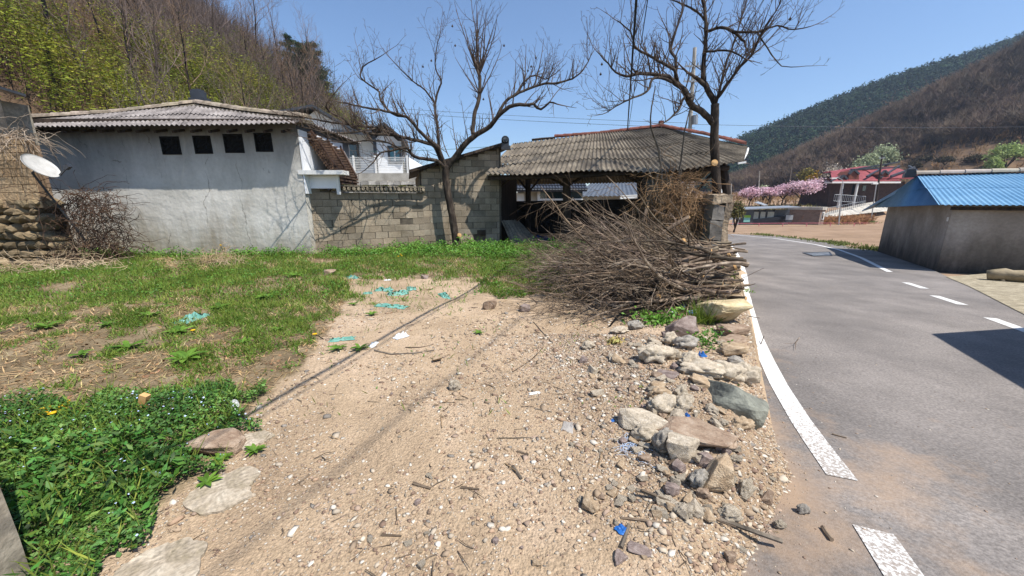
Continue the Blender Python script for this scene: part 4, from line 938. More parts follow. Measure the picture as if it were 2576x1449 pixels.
p = MB(); p.prism([(FX(2006), FY+2, gz), (FX(2055), FY-.6, gz), (FX(2089), FY+1.0, gz), (FX(2040), FY+4, gz)], (0, 0, FZ(528)-gz)); p.build('wall', brick_mat(), bk_)
p = MB(); p.prism([(FX(2003), FY+2, FZ(528)), (FX(2055), FY-.9, FZ(528)), (FX(2092), FY+1.0, FZ(528)), (FX(2040), FY+4.4, FZ(528))], (0, 0, .42)); p.build('roof', MT['concrete'], bk_)
p = MB(); a, c = Vector((FX(2066), FY-.13, 0)), Vector((FX(2081), FY+.57, 0)); p.bar((a.x, a.y, FZ(543)), (c.x, c.y, FZ(543)), .1, 1.15); wi = p.build('window', MT['white'], bk_)
p = MB(); p.bar((a.x+.12, a.y-.04, FZ(543)), (c.x-.12, c.y-.06, FZ(543)), .1, .9); p.build('pane', MT['glass'], wi)
# red-roofed house on the bank
RY = 75.0
def RX(px): return A(px, 450, RY).x
def RZ(py): return A(2150, py, RY).z
rh = empty('red_roof_house', (RX(2170), RY+4, .3), 'dark brick house with several stepped red tile roofs on the far bank', 'house')
p = MB(); p.bx(RX(2109), RX(2300), RY+1.5, RY+9, -1, RZ(456)); p.build('wall', mat('dark_brick', ['3a2d29', '54423b'], 2, .95), rh)
RED = mat('red_tile', ['6d2f33', '843b3e', '96494a'], 1.5, .7, .4, 20)
p = MB()
p.prism([(RX(2090), RY-.4, RZ(459)), (RX(2262), RY-.4, RZ(456)), (RX(2240), RY+5, RZ(426)), (RX(2140), RY+5, RZ(432))], (0, 0, .18))
p.prism([(RX(2140), RY+2, RZ(446)), (RX(2300), RY+2, RZ(446)), (RX(2285), RY+6.5, RZ(420)), (RX(2150), RY+6.5, RZ(426))], (0, 0, .18))
p.prism([(RX(2215), RY, RZ(450)), (RX(2330), RY, RZ(450)), (RX(2315), RY+6, RZ(414)), (RX(2235), RY+6, RZ(420))], (0, 0, .18))
p.prism([(RX(2160), RY+6, RZ(430)), (RX(2262), RY+6, RZ(413)), (RX(2262), RY+9, RZ(411)), (RX(2160), RY+9, RZ(428))], (0, 0, .2))
rro = p.build('roof', RED, rh)
p = MB()
for q in (((2090, 459, -.4), (2140, 432, 5)), ((2180, 447, -.2), (2215, 428, 4)), ((2215, 450, -.1), (2262, 420, 6)), ((2140, 429, 5), (2262, 424, 5)), ((2160, 427, 5.9), (2262, 410, 5.9)), ((2285, 420, 6), (2330, 446, 0)), ((2240, 446, -.3), (2300, 424, 4))):
    a, c = q; p.bar((A(a[0], a[1], RY+a[2]).x, RY+a[2], A(a[0], a[1], RY+a[2]).z+.22), (A(c[0], c[1], RY+c[2]).x, RY+c[2], A(c[0], c[1], RY+c[2]).z+.22), .3, .26)
for cx, cy, w_, h_ in ((2122, 446, 18, 9), (2148, 432, 26, 12), (2226, 434, 20, 9)):
    for s in (-1, 1): p.bar(A(cx, cy-h_/2, RY+.2), A(cx+s*w_/2, cy+h_/2, RY+.2), .3, .34)
p.build('ridge_cap', MT['darkmetal'], rro)
for cx, cy, w_, h_, m_ in ((2122, 448, 17, 9, 0), (2148, 440, 26, 22, 0), (2226, 438, 20, 12, 0)):
    p = MB(); p.prism([A(cx, cy-h_/2, RY+.3), A(cx+w_/2, cy, RY+.3), A(cx+w_/2, cy+h_/2+4, RY+.3), A(cx-w_/2, cy+h_/2+4, RY+.3), A(cx-w_/2, cy, RY+.3)], (0, 3, 0)); p.build('dormer', mat('rust_brick', ['5d342a', '7a4838'], 2, .9), rro)
p = MB(); p.bx(RX(2090), RX(2262), RY-.5, RY+1.4, RZ(461), RZ(457)); p.build('eave_slab', MT['white'], rh)
for px in (2121, 2159):
    p = MB(); p.tube([(RX(px), RY-.1, -.6), (RX(px), RY-.1, RZ(460))], .22, 10); p.build('column', MT['white'], rh)
p = MB(); p.bx(RX(2166), RX(2176), RY+1.42, RY+1.5, RZ(489), RZ(464)); p.build('door', MT['black'], rh)
for px in (2136, 2192):
    p = MB(); p.bx(RX(px), RX(px+8), RY+1.42, RY+1.5, RZ(480), RZ(466)); p.build('window', MT['glass'], rh)
# ramp with a railing climbing to it
rp = empty('ramp', (A(2130, 525, 68).x, 68, -1.5), 'pale concrete ramp with steel railings climbing to the red roofed house', 'ramp')
p = MB(); p.prism([A(2088, 540, 64), A(2178, 516, 70), A(2240, 505, 73), A(2240, 530, 70), A(2088, 546, 63)], (0, 2.2, 0)); p.build('slab', MT['concrete'], rp)
p = MB()
P0, P1 = [], []
for (a, c, n) in ((A(2072, 525, 64), A(2178, 505, 70), 22), (A(2072, 514, 72), A(2157, 493, 73), 0)):
    for k in range(n): q = mid(a, c, k/(n-1)); P0.append(q); P1.append(q-Vector((0, 0, 1.15)))
    if n:
        for dz in (0, -1.1): P0.append(a+Vector((0, 0, dz))); P1.append(c+Vector((0, 0, dz)))
for k in range(18): q = mid(A(2100, 489, 72), A(2178, 494, 71), k/17); P0.append(q); P1.append(q-Vector((0, 0, 1.2)))
for dz in (0, -1.2): P0.append(A(2100, 489, 72)+Vector((0, 0, dz))); P1.append(A(2178, 494, 71)+Vector((0, 0, dz)))
V, F = segs(P0, P1, np.full(len(P0), .04), np.full(len(P0), .04), 5); npmesh('railing', V, F, MT['greymetal'], parent=rp)
# poles and lamps
def pole(name, px, pyb, pyt, y, r, m, label, cat, cross=(), lean=0, mk=None):
    b_ = A(px, pyb, y); t = A(px+lean, pyt, y); e = empty(name, (b_.x, y, min(b_.z, zg(b_.x, y))), label, cat)
    p = MB(); p.tube([(b_.x, y, min(b_.z, zg(b_.x, y))-.2), (t.x, y, t.z)], [r, r*.75], 8); p.build('pole', m, e)
    for (q, w_) in cross:
        z = A(px, q, y).z; p = MB(); p.bar((t.x-w_, y-.12, z), (t.x+w_, y-.12, z), .10, .10)
        for s in (-1, -.55, .55, 1): p.tube([(t.x+s*w_*.92, y-.12, z+.05), (t.x+s*w_*.92, y-.12, z+.24)], [.05, .03], 6)
        p.build('crossarm', MT['greymetal'], e)
    return e
mp = pole('utility_pole', 1748, 330, 120, 30, .17, MT['concrete'], 'tall concrete utility pole with two crossarms behind the open shed', 'utility pole', ((168, .62), (206, .62)))
p = MB(); p.tube([A(1748, 290, 29.8), A(1748, 312, 29.8)], .22, 8); p.build('transformer_bracket', MT['greymetal'], mp)
pole('utility_pole', 2212, 489, 390, 70, .16, MT['wood_dark'], 'dark timber utility pole standing in front of the red roofed house', 'utility pole', ((398, .5),), lean=7)
pole('utility_pole', 1840, 510, 462, 66, .12, MT['concrete'], 'short grey utility pole beside the white greenhouse roof', 'utility pole')
pole('utility_pole', 1911, 480, 430, 95, .15, MT['concrete'], 'thin grey utility pole rising behind the pink blossom row', 'utility pole')
pole('utility_pole', 1989, 470, 418, 100, .15, MT['wood_grey'], 'leaning wooden utility pole on the slope above the blossom trees', 'utility pole', lean=2)
lp = pole('street_lamp', 2111, 560, 462, 57, .10, MT['steel'], 'slim grey street lamp in front of the red roofed house', 'street lamp', lean=9)
t = A(2120, 462, 57); e2 = A(2101, 448, 57); p = MB(); p.tube([t, t+Vector((-.1, 0, .5)), e2+Vector((.4, 0, .06)), e2], .05, 6); p.build('arm', MT['steel'], lp); p = MB(); p.box(e2+Vector((-.25, 0, -.02)), (.8, .3, .16)); p.build('lamp_head', MT['white'], lp)
lp = pole('street_lamp', 2203, 502, 462, 66, .09, MT['steel'], 'short street lamp standing beside the ramp top', 'street lamp', lean=2)
t = A(2205, 462, 66); p = MB(); p.box(t+Vector((-.3, 0, .02)), (.9, .35, .25)); p.build('lamp_head', MT['white'], lp)
# odds and ends across the field
g = empty('greenhouse', (A(1845, 487, 80).x, 80, 0), 'low white roofed greenhouse at the foot of the pine hill', 'greenhouse'); p = MB(); a, c = A(1826, 490, 80), A(1862, 482, 80); p.prism([(a.x, 80, a.z), (c.x, 84, c.z), (c.x, 90, c.z+.9), (a.x, 86, a.z+.9)], (0, 0, .2)); p.build('roof', MT['white'], g)
p = MB(); p.prism([(a.x+.2, 80.3, -2), (c.x-.2, 84.2, -2), (c.x-.2, 84.2, c.z), (a.x+.2, 80.3, a.z)], (0, 5, 0)); p.build('wall', MT['concrete'], g)
gr_ = empty('guard_rail', (A(1846, 555, 57).x, 57, -2.3), 'steel guard rail beside the bus shelter', 'guard rail'); p = MB(); p.bar(A(1828, 551, 57), A(1862, 549, 57), .1, .32); p.build('beam', MT['steel'], gr_)
for px in (1832, 1845, 1858): p = MB(); q = A(px, 551, 57.1); p.bx(q.x-.07, q.x+.07, 57.1, 57.2, -2.6, q.z); p.build('post', MT['steel'], gr_)
sp_ = empty('solar_panel', A(1914, 520, 68), 'tilted dark solar panel on a post behind the bus shelter', 'solar panel'); p = MB(); p.prism([A(1898, 510, 68), A(1908, 508, 69), A(1932, 517, 69), A(1922, 518, 68)], (0, 0, .1)); p.build('panel', MT['greymetal'], sp_); p = MB(); p.tube([A(1914, 514, 68), A(1912, 526, 68)], .12, 6); p.build('post', MT['wood_dark'], sp_)
p = MB(); a, c = A(1836, 562, 51), A(2212, 561, 51); p.tube([a, mid(a, c, .5)+Vector((0, 0, .02)), c], .03, 5)
for px in range(1850, 2210, 60): q = A(px, 561.6, 51); p.bx(q.x-.03, q.x+.03, 50.98, 51.04, zg(q.x, 51)-.1, q.z+.03)
tag(p.build('boundary_string', mat('pink_string', ['b8606a', 'c97780'], 3, .7), None, origin=tuple(a)), 'pink marker string along the far edge of the bare field', 'string')
rag('shade_net', A(2052, 486, 82), 3.6, 1.8, .9, mat('teal_net', ['3f7a7c', '5a9799'], 3, .8), 33, 'heap of teal netting behind the pink blossom trees', 'net')
# iron grating in the lane
dg = empty('drain_grate', tuple(GR(2054, 640)), 'iron drain grating set across the lane near the blue roofed shed', 'drain grate')
a, b_, c, d = GR(2020, 637), GR(2086, 635), GR(2092, 644), GR(2046, 645); p = MB()
for q, s in ((a, b_), (b_, c), (c, d), (d, a)): p.bar(q+Vector((0, 0, .018)), s+Vector((0, 0, .018)), .06, .03)
p.build('frame', MT['darkmetal'], dg); p = MB()
for k in range(1, 22): t = k/22; p.bar(mid(a, b_, t)+Vector((0, 0, .012)), mid(d, c, t)+Vector((0, 0, .012)), .03, .02)
p.prism([v+Vector((0, 0, .003)) for v in (a, b_, c, d)], (0, 0, .002), 1); p.build('bars', [MT['greymetal'], MT['black']], dg)

# ------------------------------------------------------------------ overhead cables
def cable(pts, r, label, m=None, name='power_cable'):
    p = MB(); p.tube(pts, r, 6); p.build(name, m or MT['cable'], None, origin=tuple(pts[0])); tag(bpy.data.objects[name] if False else COL.objects[-1], label, 'cable'); return COL.objects[-1]
def sagline(a, c, s, n=24): return [a+(c-a)*(i/n)-Vector((0, 0, s*4*(i/n)*(1-i/n))) for i in range(n+1)]
q0 = A(1578, 333, 16.35)
cable(sagline(q0, Vector((q0.x*-.55, q0.y*-.55, 5.2)), .15), .020, 'thick black cable running from the shed ridge over the camera')
cable(sagline(q0+Vector((.03, 0, .02)), Vector((q0.x*-.5+.2, q0.y*-.55, 5.5)), .05), .008, 'thin black wire beside the thick cable from the shed ridge')
cable(sagline(A(1748, 262, 30), Vector((2.2, -3, 8.6)), .9), .009, 'thin cable slanting from the utility pole past the right bare tree')
cable(sagline(A(1748, 322, 30), A(1000, 284, 33), .1), .014, 'lower grey wire running left from the utility pole behind the trees', MT['wire'])
cable(sagline(A(1748, 310, 30), A(1000, 273, 33), .1), .012, 'upper grey wire running left from the utility pole behind the trees', MT['wire'])
cable(sagline(A(1748, 313, 30), A(2600, 318, 60), .2), .014, 'grey wire running right from the utility pole toward the pine hill', MT['wire'])
cable(sagline(A(1911, 440, 95), A(2212, 466, 70), .3), .03, 'dark wire strung over the pink blossom trees to the timber pole')
cable(sagline(A(1270, 366, 13.4), A(930, 381, 16), .05), .006, 'thin green wire along the outhouse roof', mat('green_wire', ['3f6a5a', '4a7a68'], 3, .6))
# ------------------------------------------------------------------ bare trees
class Sticks:
    """collects tapering polylines and writes them as one mesh"""
    def __init__(s): s.P0, s.P1, s.R0, s.R1, s.C = [], [], [], [], []
    def line(s, pts, rads, c=1.0):
        for i in range(len(pts)-1):
            s.P0.append(pts[i]); s.P1.append(pts[i+1]); s.R0.append(rads[i]); s.R1.append(rads[i+1]); s.C.append(c)
    def build(s, name, m, n=3, parent=None, origin=None, col=False, xf=None):
        P0, P1 = np.array(s.P0, float), np.array(s.P1, float)
        V, F = segs(P0, P1, np.array(s.R0), np.array(s.R1), n)
        cc = None
        if col:
            cc = np.repeat(np.array([c if hasattr(c, '__len__') else (c, c, c) for c in s.C]), 2*n, axis=0)
        return npmesh(name, V, F, m, cc, parent=parent, origin=origin)
def shoot(S, p, d, L, r, R, lev, kink=.35, up=.12, c=1.0, fan=1.0):
    """one kinked shoot with side shoots, collected into S"""
    n = max(2, int(L/.14)+1) if lev > 0 else 3
    p = Vector(p); d = Vector(d).normalized(); pts = [p.copy()]; ds = [d.copy()]
    for i in range(n):
        d = (d+Vector((R.uniform(-1, 1), R.uniform(-1, 1), R.uniform(-1, 1)))*kink*(.5 if i else .2)+Vector((0, 0, up))).normalized()
        p = p+d*(L/n); pts.append(p.copy()); ds.append(d.copy())
    rads = [max(r*(1-.75*i/n), .0030) for i in range(n+1)]
    S.line(pts, rads, c)
    if lev > 0:
        k = max(2, int(L*4.2*fan))
        for q in range(k):
            t = (q+R.uniform(.3, 1))/k; i = min(int(t*n), n-1); a = pts[i].lerp(pts[i+1], t*n-i)
            s = ds[i].cross(Vector((R.uniform(-1, 1), R.uniform(-1, 1), R.uniform(-1, 1)))).normalized()
            nd = (ds[i]*R.uniform(.35, .9)+s*R.uniform(.5, 1.0)+Vector((0, 0, .15)))
            shoot(S, a, nd, L*R.uniform(.28, .6)*(1-.35*t), max(rads[i]*.62, .0040), R, lev-1, kink, up, c, fan)
def smooth_limb(pts, rads, R, wob=.0):
    """Catmull-like resample of a traced limb, with small kinks"""
    P = np.array([tuple(p) for p in pts]); n = len(P); out = []; ro = []
    for i in range(n-1):
        p0, p1, p2, p3 = P[max(i-1, 0)], P[i], P[i+1], P[min(i+2, n-1)]
        k = max(2, int(np.linalg.norm(p2-p1)/.12))
        for j in range(k):
            t = j/k; q = .5*((2*p1)+(-p0+p2)*t+(2*p0-5*p1+4*p2-p3)*t*t+(-p0+3*p1-3*p2+p3)*t**3)
            out.append(Vector(q)+Vector((R.uniform(-1, 1), R.uniform(-1, 1), R.uniform(-1, 1)))*wob); ro.append(rads[i]*(1-t)+rads[i+1]*t)
    out.append(Vector(P[-1])); ro.append(rads[-1]); return out, ro
def hero(name, label, base_y, trunk, limbs, seed, shoots):
    R = random.Random(seed); tb = trunk[0]; b = A(tb[0], tb[1], base_y+tb[2]); b.z = zs(b.x, b.y)
    e = empty(name, tuple(b), label, 'tree')
    pt = [A(px, py, base_y+dy) for px, py, dy, r in trunk]; pt[0].z = min(pt[0].z, b.z-.15); sc = base_y/FPX
    o, ro = smooth_limb(pt, [q[3]*sc for q in trunk], R, .006); ro = [r*.92*(1+.10*noise.noise(p*3)) for p, r in zip(o, ro)]
    m = MB(); m.tube(o, ro, 12, jit=.05, rng=R); m.build('trunk', MT['bark'], e, smooth=True)
    S = Sticks()
    for li, (spec, fan) in enumerate(limbs):
        pts = [A(px, py, base_y+dy) for px, py, dy, r in spec]; rr = [q[3]*sc*.84 for q in spec]
        o, ro = smooth_limb(pts, rr, R, .012)
        m = MB(); m.tube(o, ro, 8, jit=.06, rng=R); m.build('limb', MT['bark'], e, smooth=True)
        n = len(o); L = sum((o[i+1]-o[i]).length for i in range(n-1))
        k = int(L*9.5*fan)
        for q in range(k):
            t = R.uniform(.15, 1); i = min(int(t*(n-1)), n-2); d = (o[i+1]-o[i]).normalized()
            s = d.cross(Vector((R.uniform(-1, 1), R.uniform(-1, 1)*.7, R.uniform(-1, 1)))).normalized()
            if s.z < -.3 and R.random() < .7: s = -s
            thin = max(0, 1-ro[i]/.09)
            shoot(S, o[i], d*R.uniform(.2, .8)+s*R.uniform(.5, 1)+Vector((0, 0, .35)), R.uniform(.35, 1.25)*(.5+.5*thin), max(.006, min(.016, ro[i]*.5)), R, 2, .38, .10)
        shoot(S, o[-1], o[-1]-o[-2], R.uniform(.5, .9), ro[-1], R, 2, .35, .08)
    for (px, py, dy, tx, ty, L, r) in shoots:
        p = A(px, py, base_y+dy); q = A(tx, ty, base_y+dy+R.uniform(-.5, .5)); shoot(S, p, q-p, (q-p).length*L, r*sc, R, 2, .16, .05, fan=.8)
    S.build('twigs', MT['twig'], 4, parent=e)
    return e
LT = hero('bare_tree', 'left bare tree with wide kinked limbs standing against the block outhouse', 12.35,
    [(1150, 608, 0, 11.5), (1146, 596, 0, 10.5), (1136, 536, 0, 9.3), (1126, 484, 0, 9.2), (1121, 432, 0, 9.6), (1126, 416, 0, 9)],
    [([(1122, 424, 0, 8.5), (1150, 390, -.05, 8.5), (1171, 362, -.1, 8), (1199, 338, -.15, 7), (1233, 317, -.2, 6.2), (1251, 293, -.25, 5.8), (1271, 276, -.3, 5.3), (1295, 264, -.35, 4.8), (1330, 264, -.4, 4), (1343, 263, -.4, 3.6), (1361, 275, -.45, 3), (1383, 257, -.5, 2.5), (1402, 262, -.6, 1.6)], .8),
     ([(1251, 290, -.25, 4), (1275, 252, -.1, 3.8), (1295, 239, 0, 3.6), (1318, 228, .1, 3.4), (1339, 220, .2, 3.2), (1365, 211, .3, 3), (1400, 209, .4, 2.8), (1440, 198, .5, 2.4), (1466, 176, .6, 2), (1480, 154, .7, 1.5), (1491, 132, .8, 1)], 1.0),
     ([(1295, 239, 0, 2.4), (1320, 205, .3, 2.2), (1345, 190, .5, 2), (1372, 200, .7, 1.6), (1395, 187, .8, 1.2)], 1.0),
     ([(1200, 338, -.15, 6), (1189, 334, -.1, 6), (1193, 290, 0, 5.6), (1206, 245, .1, 5.2), (1207, 200, .2, 4.6), (1205, 188, .2, 4.2)], .25),
     ([(1121, 424, 0, 5), (1106, 382, .2, 4.2), (1101, 325, .4, 3.7), (1095, 264, .5, 3.2), (1106, 220, .6, 2.6), (1110, 202, .6, 2.3), (1097, 176, .7, 1.9), (1095, 145, .7, 1.5), (1108, 75, .8, .8)], .75),
     ([(1095, 262, .5, 2.6), (1071, 228, .4, 2.2), (1049, 211, .3, 1.9), (1018, 185, .2, 1.5), (987, 152, .1, 1)], .9),
     ([(1121, 428, 0, 6.5), (1103, 373, -.2, 5.8), (1081, 355, -.3, 5), (1051, 325, -.5, 4.4), (1024, 295, -.7, 3.7), (969, 279, -1, 3), (902, 267, -1.3, 2.2), (863, 258, -1.5, 1.4)], .95),
     ([(1115, 419, 0, 6.5), (1094, 370, -.2, 5.5), (1054, 355, -.4, 4.6), (993, 340, -.8, 4), (948, 322, -1.1, 3.4), (890, 316, -1.4, 2.8), (811, 304, -1.8, 2.0), (752, 291, -2.1, 1.2)], 1.0),
     ([(993, 340, -.8, 3.6), (933, 337, -1.2, 3.2), (887, 319, -1.5, 2.8), (866, 301, -1.7, 2.4), (826, 279, -1.9, 2), (823, 258, -2, 1.6), (845, 230, -2, 1)], 1.0),
     ([(1121, 425, 0, 5.5), (1097, 404, -.3, 5), (1054, 398, -.6, 4.4), (1033, 386, -.8, 4), (1024, 373, -.9, 3.6), (993, 377, -1.1, 2.8), (957, 386, -1.3, 2.2), (939, 407, -1.4, 1.7), (918, 428, -1.5, 1)], .8),
     ([(1024, 295, -.7, 3.2), (985, 285, -.8, 2.8), (957, 252, -.9, 2.4), (954, 231, -.9, 2.2), (918, 205, -1, 2), (905, 192, -1, 1.8), (914, 168, -1, 1.5), (942, 152, -1, 1.2), (966, 136, -1, .8)], .8),
     ([(948, 322, -1.1, 2.4), (870, 335, -1.9, 2), (800, 330, -2.4, 1.5), (735, 310, -2.8, 1)], 1.0),
     ([(1033, 386, -.8, 2.4), (960, 355, -1.6, 2), (880, 358, -2.2, 1.5), (800, 352, -2.7, 1)], .7)],
    7, [(1205, 190, .2, x, y, 1.0, 1.9) for x, y in ((1128, 40), (1155, 62), (1178, 30), (1193, 5), (1206, 20), (1222, 35), (1240, 28), (1258, 55), (1272, 50), (1185, 90), (1230, 85))] + [(1207, 240, .1, x, y, 1, 1.6) for x, y in ((1140, 150), (1165, 120), (1250, 130), (1275, 118))] + [(1150, 388, -.1, 1140, 300, 1, 1.5), (1130, 395, 0, 1060, 270, 1, 1.3), (1180, 360, -.1, 1150, 255, 1, 1.2), (1290, 262, -.3, 1300, 150, 1, 1.6), (1318, 232, .1, 1330, 110, 1, 1.6), (1345, 218, .2, 1370, 105, 1, 1.5), (1240, 310, -.2, 1228, 200, 1, 1.4)])
RT = hero('bare_tree', 'right bare tree with a tall dark trunk rising behind the broken wall stub', 10.75,
    [(1812, 610, .0, 13), (1804, 500, 0, 11), (1799, 409, 0, 10.5), (1797, 340, 0, 10.2), (1798, 300, 0, 9.8), (1799, 262, 0, 10)],
    [([(1799, 268, 0, 8), (1792, 246, .05, 7.5), (1774, 215, .1, 7), (1769, 193, .15, 6.6), (1771, 145, .2, 5.8), (1776, 88, .3, 5), (1774, 35, .4, 4.3), (1770, 0, .5, 4), (1762, -60, .6, 3), (1768, -120, .7, 2)], .75),
     ([(1774, 214, .1, 6), (1760, 203, 0, 5.5), (1748, 194, -.1, 5)], .0),
     ([(1799, 262, 0, 5), (1805, 248, -.1, 4.6), (1831, 211, -.3, 4), (1862, 167, -.5, 3.4), (1889, 141, -.6, 2.9), (1902, 114, -.7, 2.5), (1920, 75, -.8, 2), (1950, 30, -.9, 1.4), (1975, -20, -1, 1)], 1.0),
     ([(1800, 258, 0, 4), (1812, 215, .3, 3.4), (1830, 150, .6, 2.8), (1850, 95, .8, 2.2), (1868, 40, 1, 1.7), (1885, -20, 1.1, 1.1)], .9),
     ([(1796, 312, 0, 9), (1766, 281, -.1, 8.6), (1739, 264, -.2, 8.2), (1729, 246, -.3, 8), (1724, 228, -.35, 7.4), (1700, 211, -.45, 6.2), (1682, 194, -.55, 5.4), (1647, 188, -.7, 4.6), (1607, 185, -.9, 3.8), (1576, 193, -1.1, 3), (1548, 180, -1.2, 2.3), (1520, 150, -1.4, 1.5), (1500, 128, -1.5, 1)], .85),
     ([(1712, 219, -.4, 5), (1700, 190, -.3, 4.4), (1700, 145, -.2, 3.8), (1686, 128, -.1, 3.4), (1694, 97, 0, 3), (1706, 60, .1, 2.5), (1718, 20, .2, 2), (1728, -30, .3, 1.4)], .9),
     ([(1704, 200, -.4, 4.4), (1697, 176, -.5, 4), (1664, 158, -.7, 3.5), (1629, 136, -.9, 2.9), (1598, 119, -1.1, 2.4), (1585, 79, -1.2, 1.8), (1552, 52, -1.4, 1.1)], .95),
     ([(1690, 205, -.5, 3.8), (1647, 195, -.9, 3.2), (1629, 228, -1.2, 2.6), (1594, 246, -1.5, 2), (1560, 262, -1.7, 1.5), (1526, 283, -1.9, 1)], .95),
     ([(1728, 240, -.3, 4), (1716, 252, -.5, 3.6), (1708, 272, -.7, 3), (1691, 294, -.9, 2.3), (1668, 309, -1.1, 1.4)], .9),
     ([(1775, 80, .3, 4.2), (1814, 70, 0, 3.8), (1849, 83, -.2, 3.4), (1868, 100, -.3, 3), (1873, 106, -.3, 2.6)], .6),
     ([(1845, 80, -.2, 3), (1867, 81, -.4, 2.8), (1911, 79, -.6, 2.4), (1955, 64, -.8, 1.9), (1999, 75, -1, 1.4), (2040, 66, -1.1, .9)], 1.0),
     ([(1905, 80, -.6, 2), (1924, 110, -.9, 1.7), (1946, 145, -1.1, 1.4), (1968, 165, -1.2, 1.1), (2010, 168, -1.4, .8)], .6),
     ([(1772, 130, .2, 3), (1805, 128, -.3, 2.6), (1840, 128, -.5, 2.2), (1871, 146, -.8, 1.5)], .9),
     ([(1773, 50, .4, 3), (1740, 20, .5, 2.4), (1690, 0, .6, 1.7), (1650, -15, .7, 1.1)], 1.0)],
    19, [(1798, 262, 0, x, y, 1.0, 1.8) for x, y in ((1845, 120), (1880, 130), (1872, 60))] + [(1830, 212, -.3, 1935, 60, 1, 1.8), (1860, 168, -.5, 1980, 20, 1, 1.7), (1890, 140, -.6, 1990, 60, 1, 1.5), (1600, 186, -.9, 1545, 100, 1, 1.5), (1640, 188, -.7, 1600, 60, 1, 1.4), (1770, 20, .5, 1740, -80, 1, 1.8), (1772, 10, .5, 1820, -60, 1, 1.8), (1690, 100, 0, 1650, 20, 1, 1.4)])
def disc(name, c, nrm, r, parent, m=MT['cut']):
    q = Vector(nrm).to_track_quat('Z', 'Y').to_matrix(); p = MB(); p.lathe(Vector(c), [(.001, -.03), (r*1.05, -.03), (r, .004), (.001, .008)], 14, rot=q); return p.build(name, m, parent)
disc('pruning_cut', A(1798, 409, 10.62), (-.1, -1, .25), .085, RT); disc('pruning_cut', A(1156, 592, 12.2), (.5, -1, .1), .07, LT)
disc('pruning_cut', A(1735, 240, 10.35), (.5, -1, .6), .09, RT, MT['bark'])
# a few shrivelled fruits still hanging on both
for e, spots in ((LT, ((1138, 66), (1145, 115), (1085, 153), (1064, 168), (1268, 115), (1348, 146), (1336, 168), (1328, 178), (1216, 250))), (RT, ((1514, 162), (1511, 187), (1988, 48)))):
    for k, (px, py) in enumerate(spots):
        f = MB(); f.lathe(A(px, py, 12.3 if e is LT else 10.4), [(.002, -.03), (.026, -.015), (.03, .005), (.012, .028), (.003, .05)], 8); f.build('dried_fruit', MT['bark'], e)

# ------------------------------------------------------------------ wooded hill on the left
def proto_tree(seed, H, spread, barkm, twm, lev=3, fork=.35, leaf=None):
    """bare woodland tree: trunk + crown of twigs, base at the origin"""
    R = random.Random(seed); S = Sticks(); T = Sticks()
    nst = 9; p = Vector((0, 0, -.3)); d = Vector((0, 0, 1)); tr = []
    for i in range(nst+1): tr.append(p.copy()); d = (d+Vector((R.uniform(-.12, .12), R.uniform(-.12, .12), .25))).normalized(); p = p+d*(H*.92/nst)
    r0 = H*.011; rad = [r0*(1-.82*i/nst) for i in range(nst+1)]
    def br(p, d, L, r, lv):
        n = 4; pts = [p.copy()]
        for i in range(n):
            d = (d+Vector((R.uniform(-1, 1), R.uniform(-1, 1), R.uniform(-1, 1)))*.22+Vector((0, 0, .14))).normalized(); p = p+d*(L/n); pts.append(p.copy())
        (T if lv == lev-1 and False else S).line(pts, [r, r*.8, r*.6, r*.42, r*.25], R.uniform(.8, 1.2))
        if lv > 0:
            for q in range(5 if lv > 1 else 4):
                i = R.randint(1, n-1); s = Vector((R.uniform(-1, 1), R.uniform(-1, 1), R.uniform(-.5, 1))).normalized(); br(pts[i].lerp(pts[i+1], R.random()), (d*.7+s*.75).normalized(), L*R.uniform(.4, .66), max(r*.5, H*.0006), lv-1)
    k = 13
    for q in range(k):
        t = fork+(1-fork)*(q+R.random())/k; i = min(int(t*nst), nst-1); a = tr[i].lerp(tr[i+1], t*nst-i); az = q*2.4+R.uniform(-.4, .4)
        br(a, Vector((math.cos(az)*spread, math.sin(az)*spread, R.uniform(.5, 1.1))).normalized(), H*(.36-.2*(t-fork)/(1-fork))*R.uniform(.8, 1.2), max(rad[i]*.5, H*.0012), lev-1)
    root = empty('bare_hill_tree')
    m = MB(); m.tube(tr, rad, 6); m.build('trunk', barkm, root); S.build('crown', twm, 3, parent=root, col=True)
    return root
HT = mat('hill_twig', ['5e4c3e', '78634f', '8d7765'], 2, .95, vcol=True)
HT2 = mat('hill_twig_grey', ['564a44', '6f615a', '887a72'], 2, .95, vcol=True)
protos = [proto_tree(101+i, h, s, MT['bark_grey'] if i % 2 else MT['bark'], HT if i % 2 else HT2, 3, f) for i, (h, s, f) in enumerate(((10.5, .55, .38), (11.5, .5, .45), (9, .75, .25), (12, .45, .3), (8, .8, .3)))]
R = random.Random(77); placed = []
def put_tree(x, y, k, sc, label, first=[set()]):
    z = zg(x, y); pr = protos[k]; loc = (x, y, z-.1); rot = (R.uniform(-.05, .05), R.uniform(-.05, .05), R.uniform(0, 6.28))
    if k in first[0]: o = copy_tree(pr, loc, rot, (sc,)*3)
    else:
        first[0].add(k); o = pr; o.location = loc; o.rotation_euler = rot; o.scale = (sc,)*3
    tag(o, label, 'tree', 'bare trees on the wooded left hill'); return o
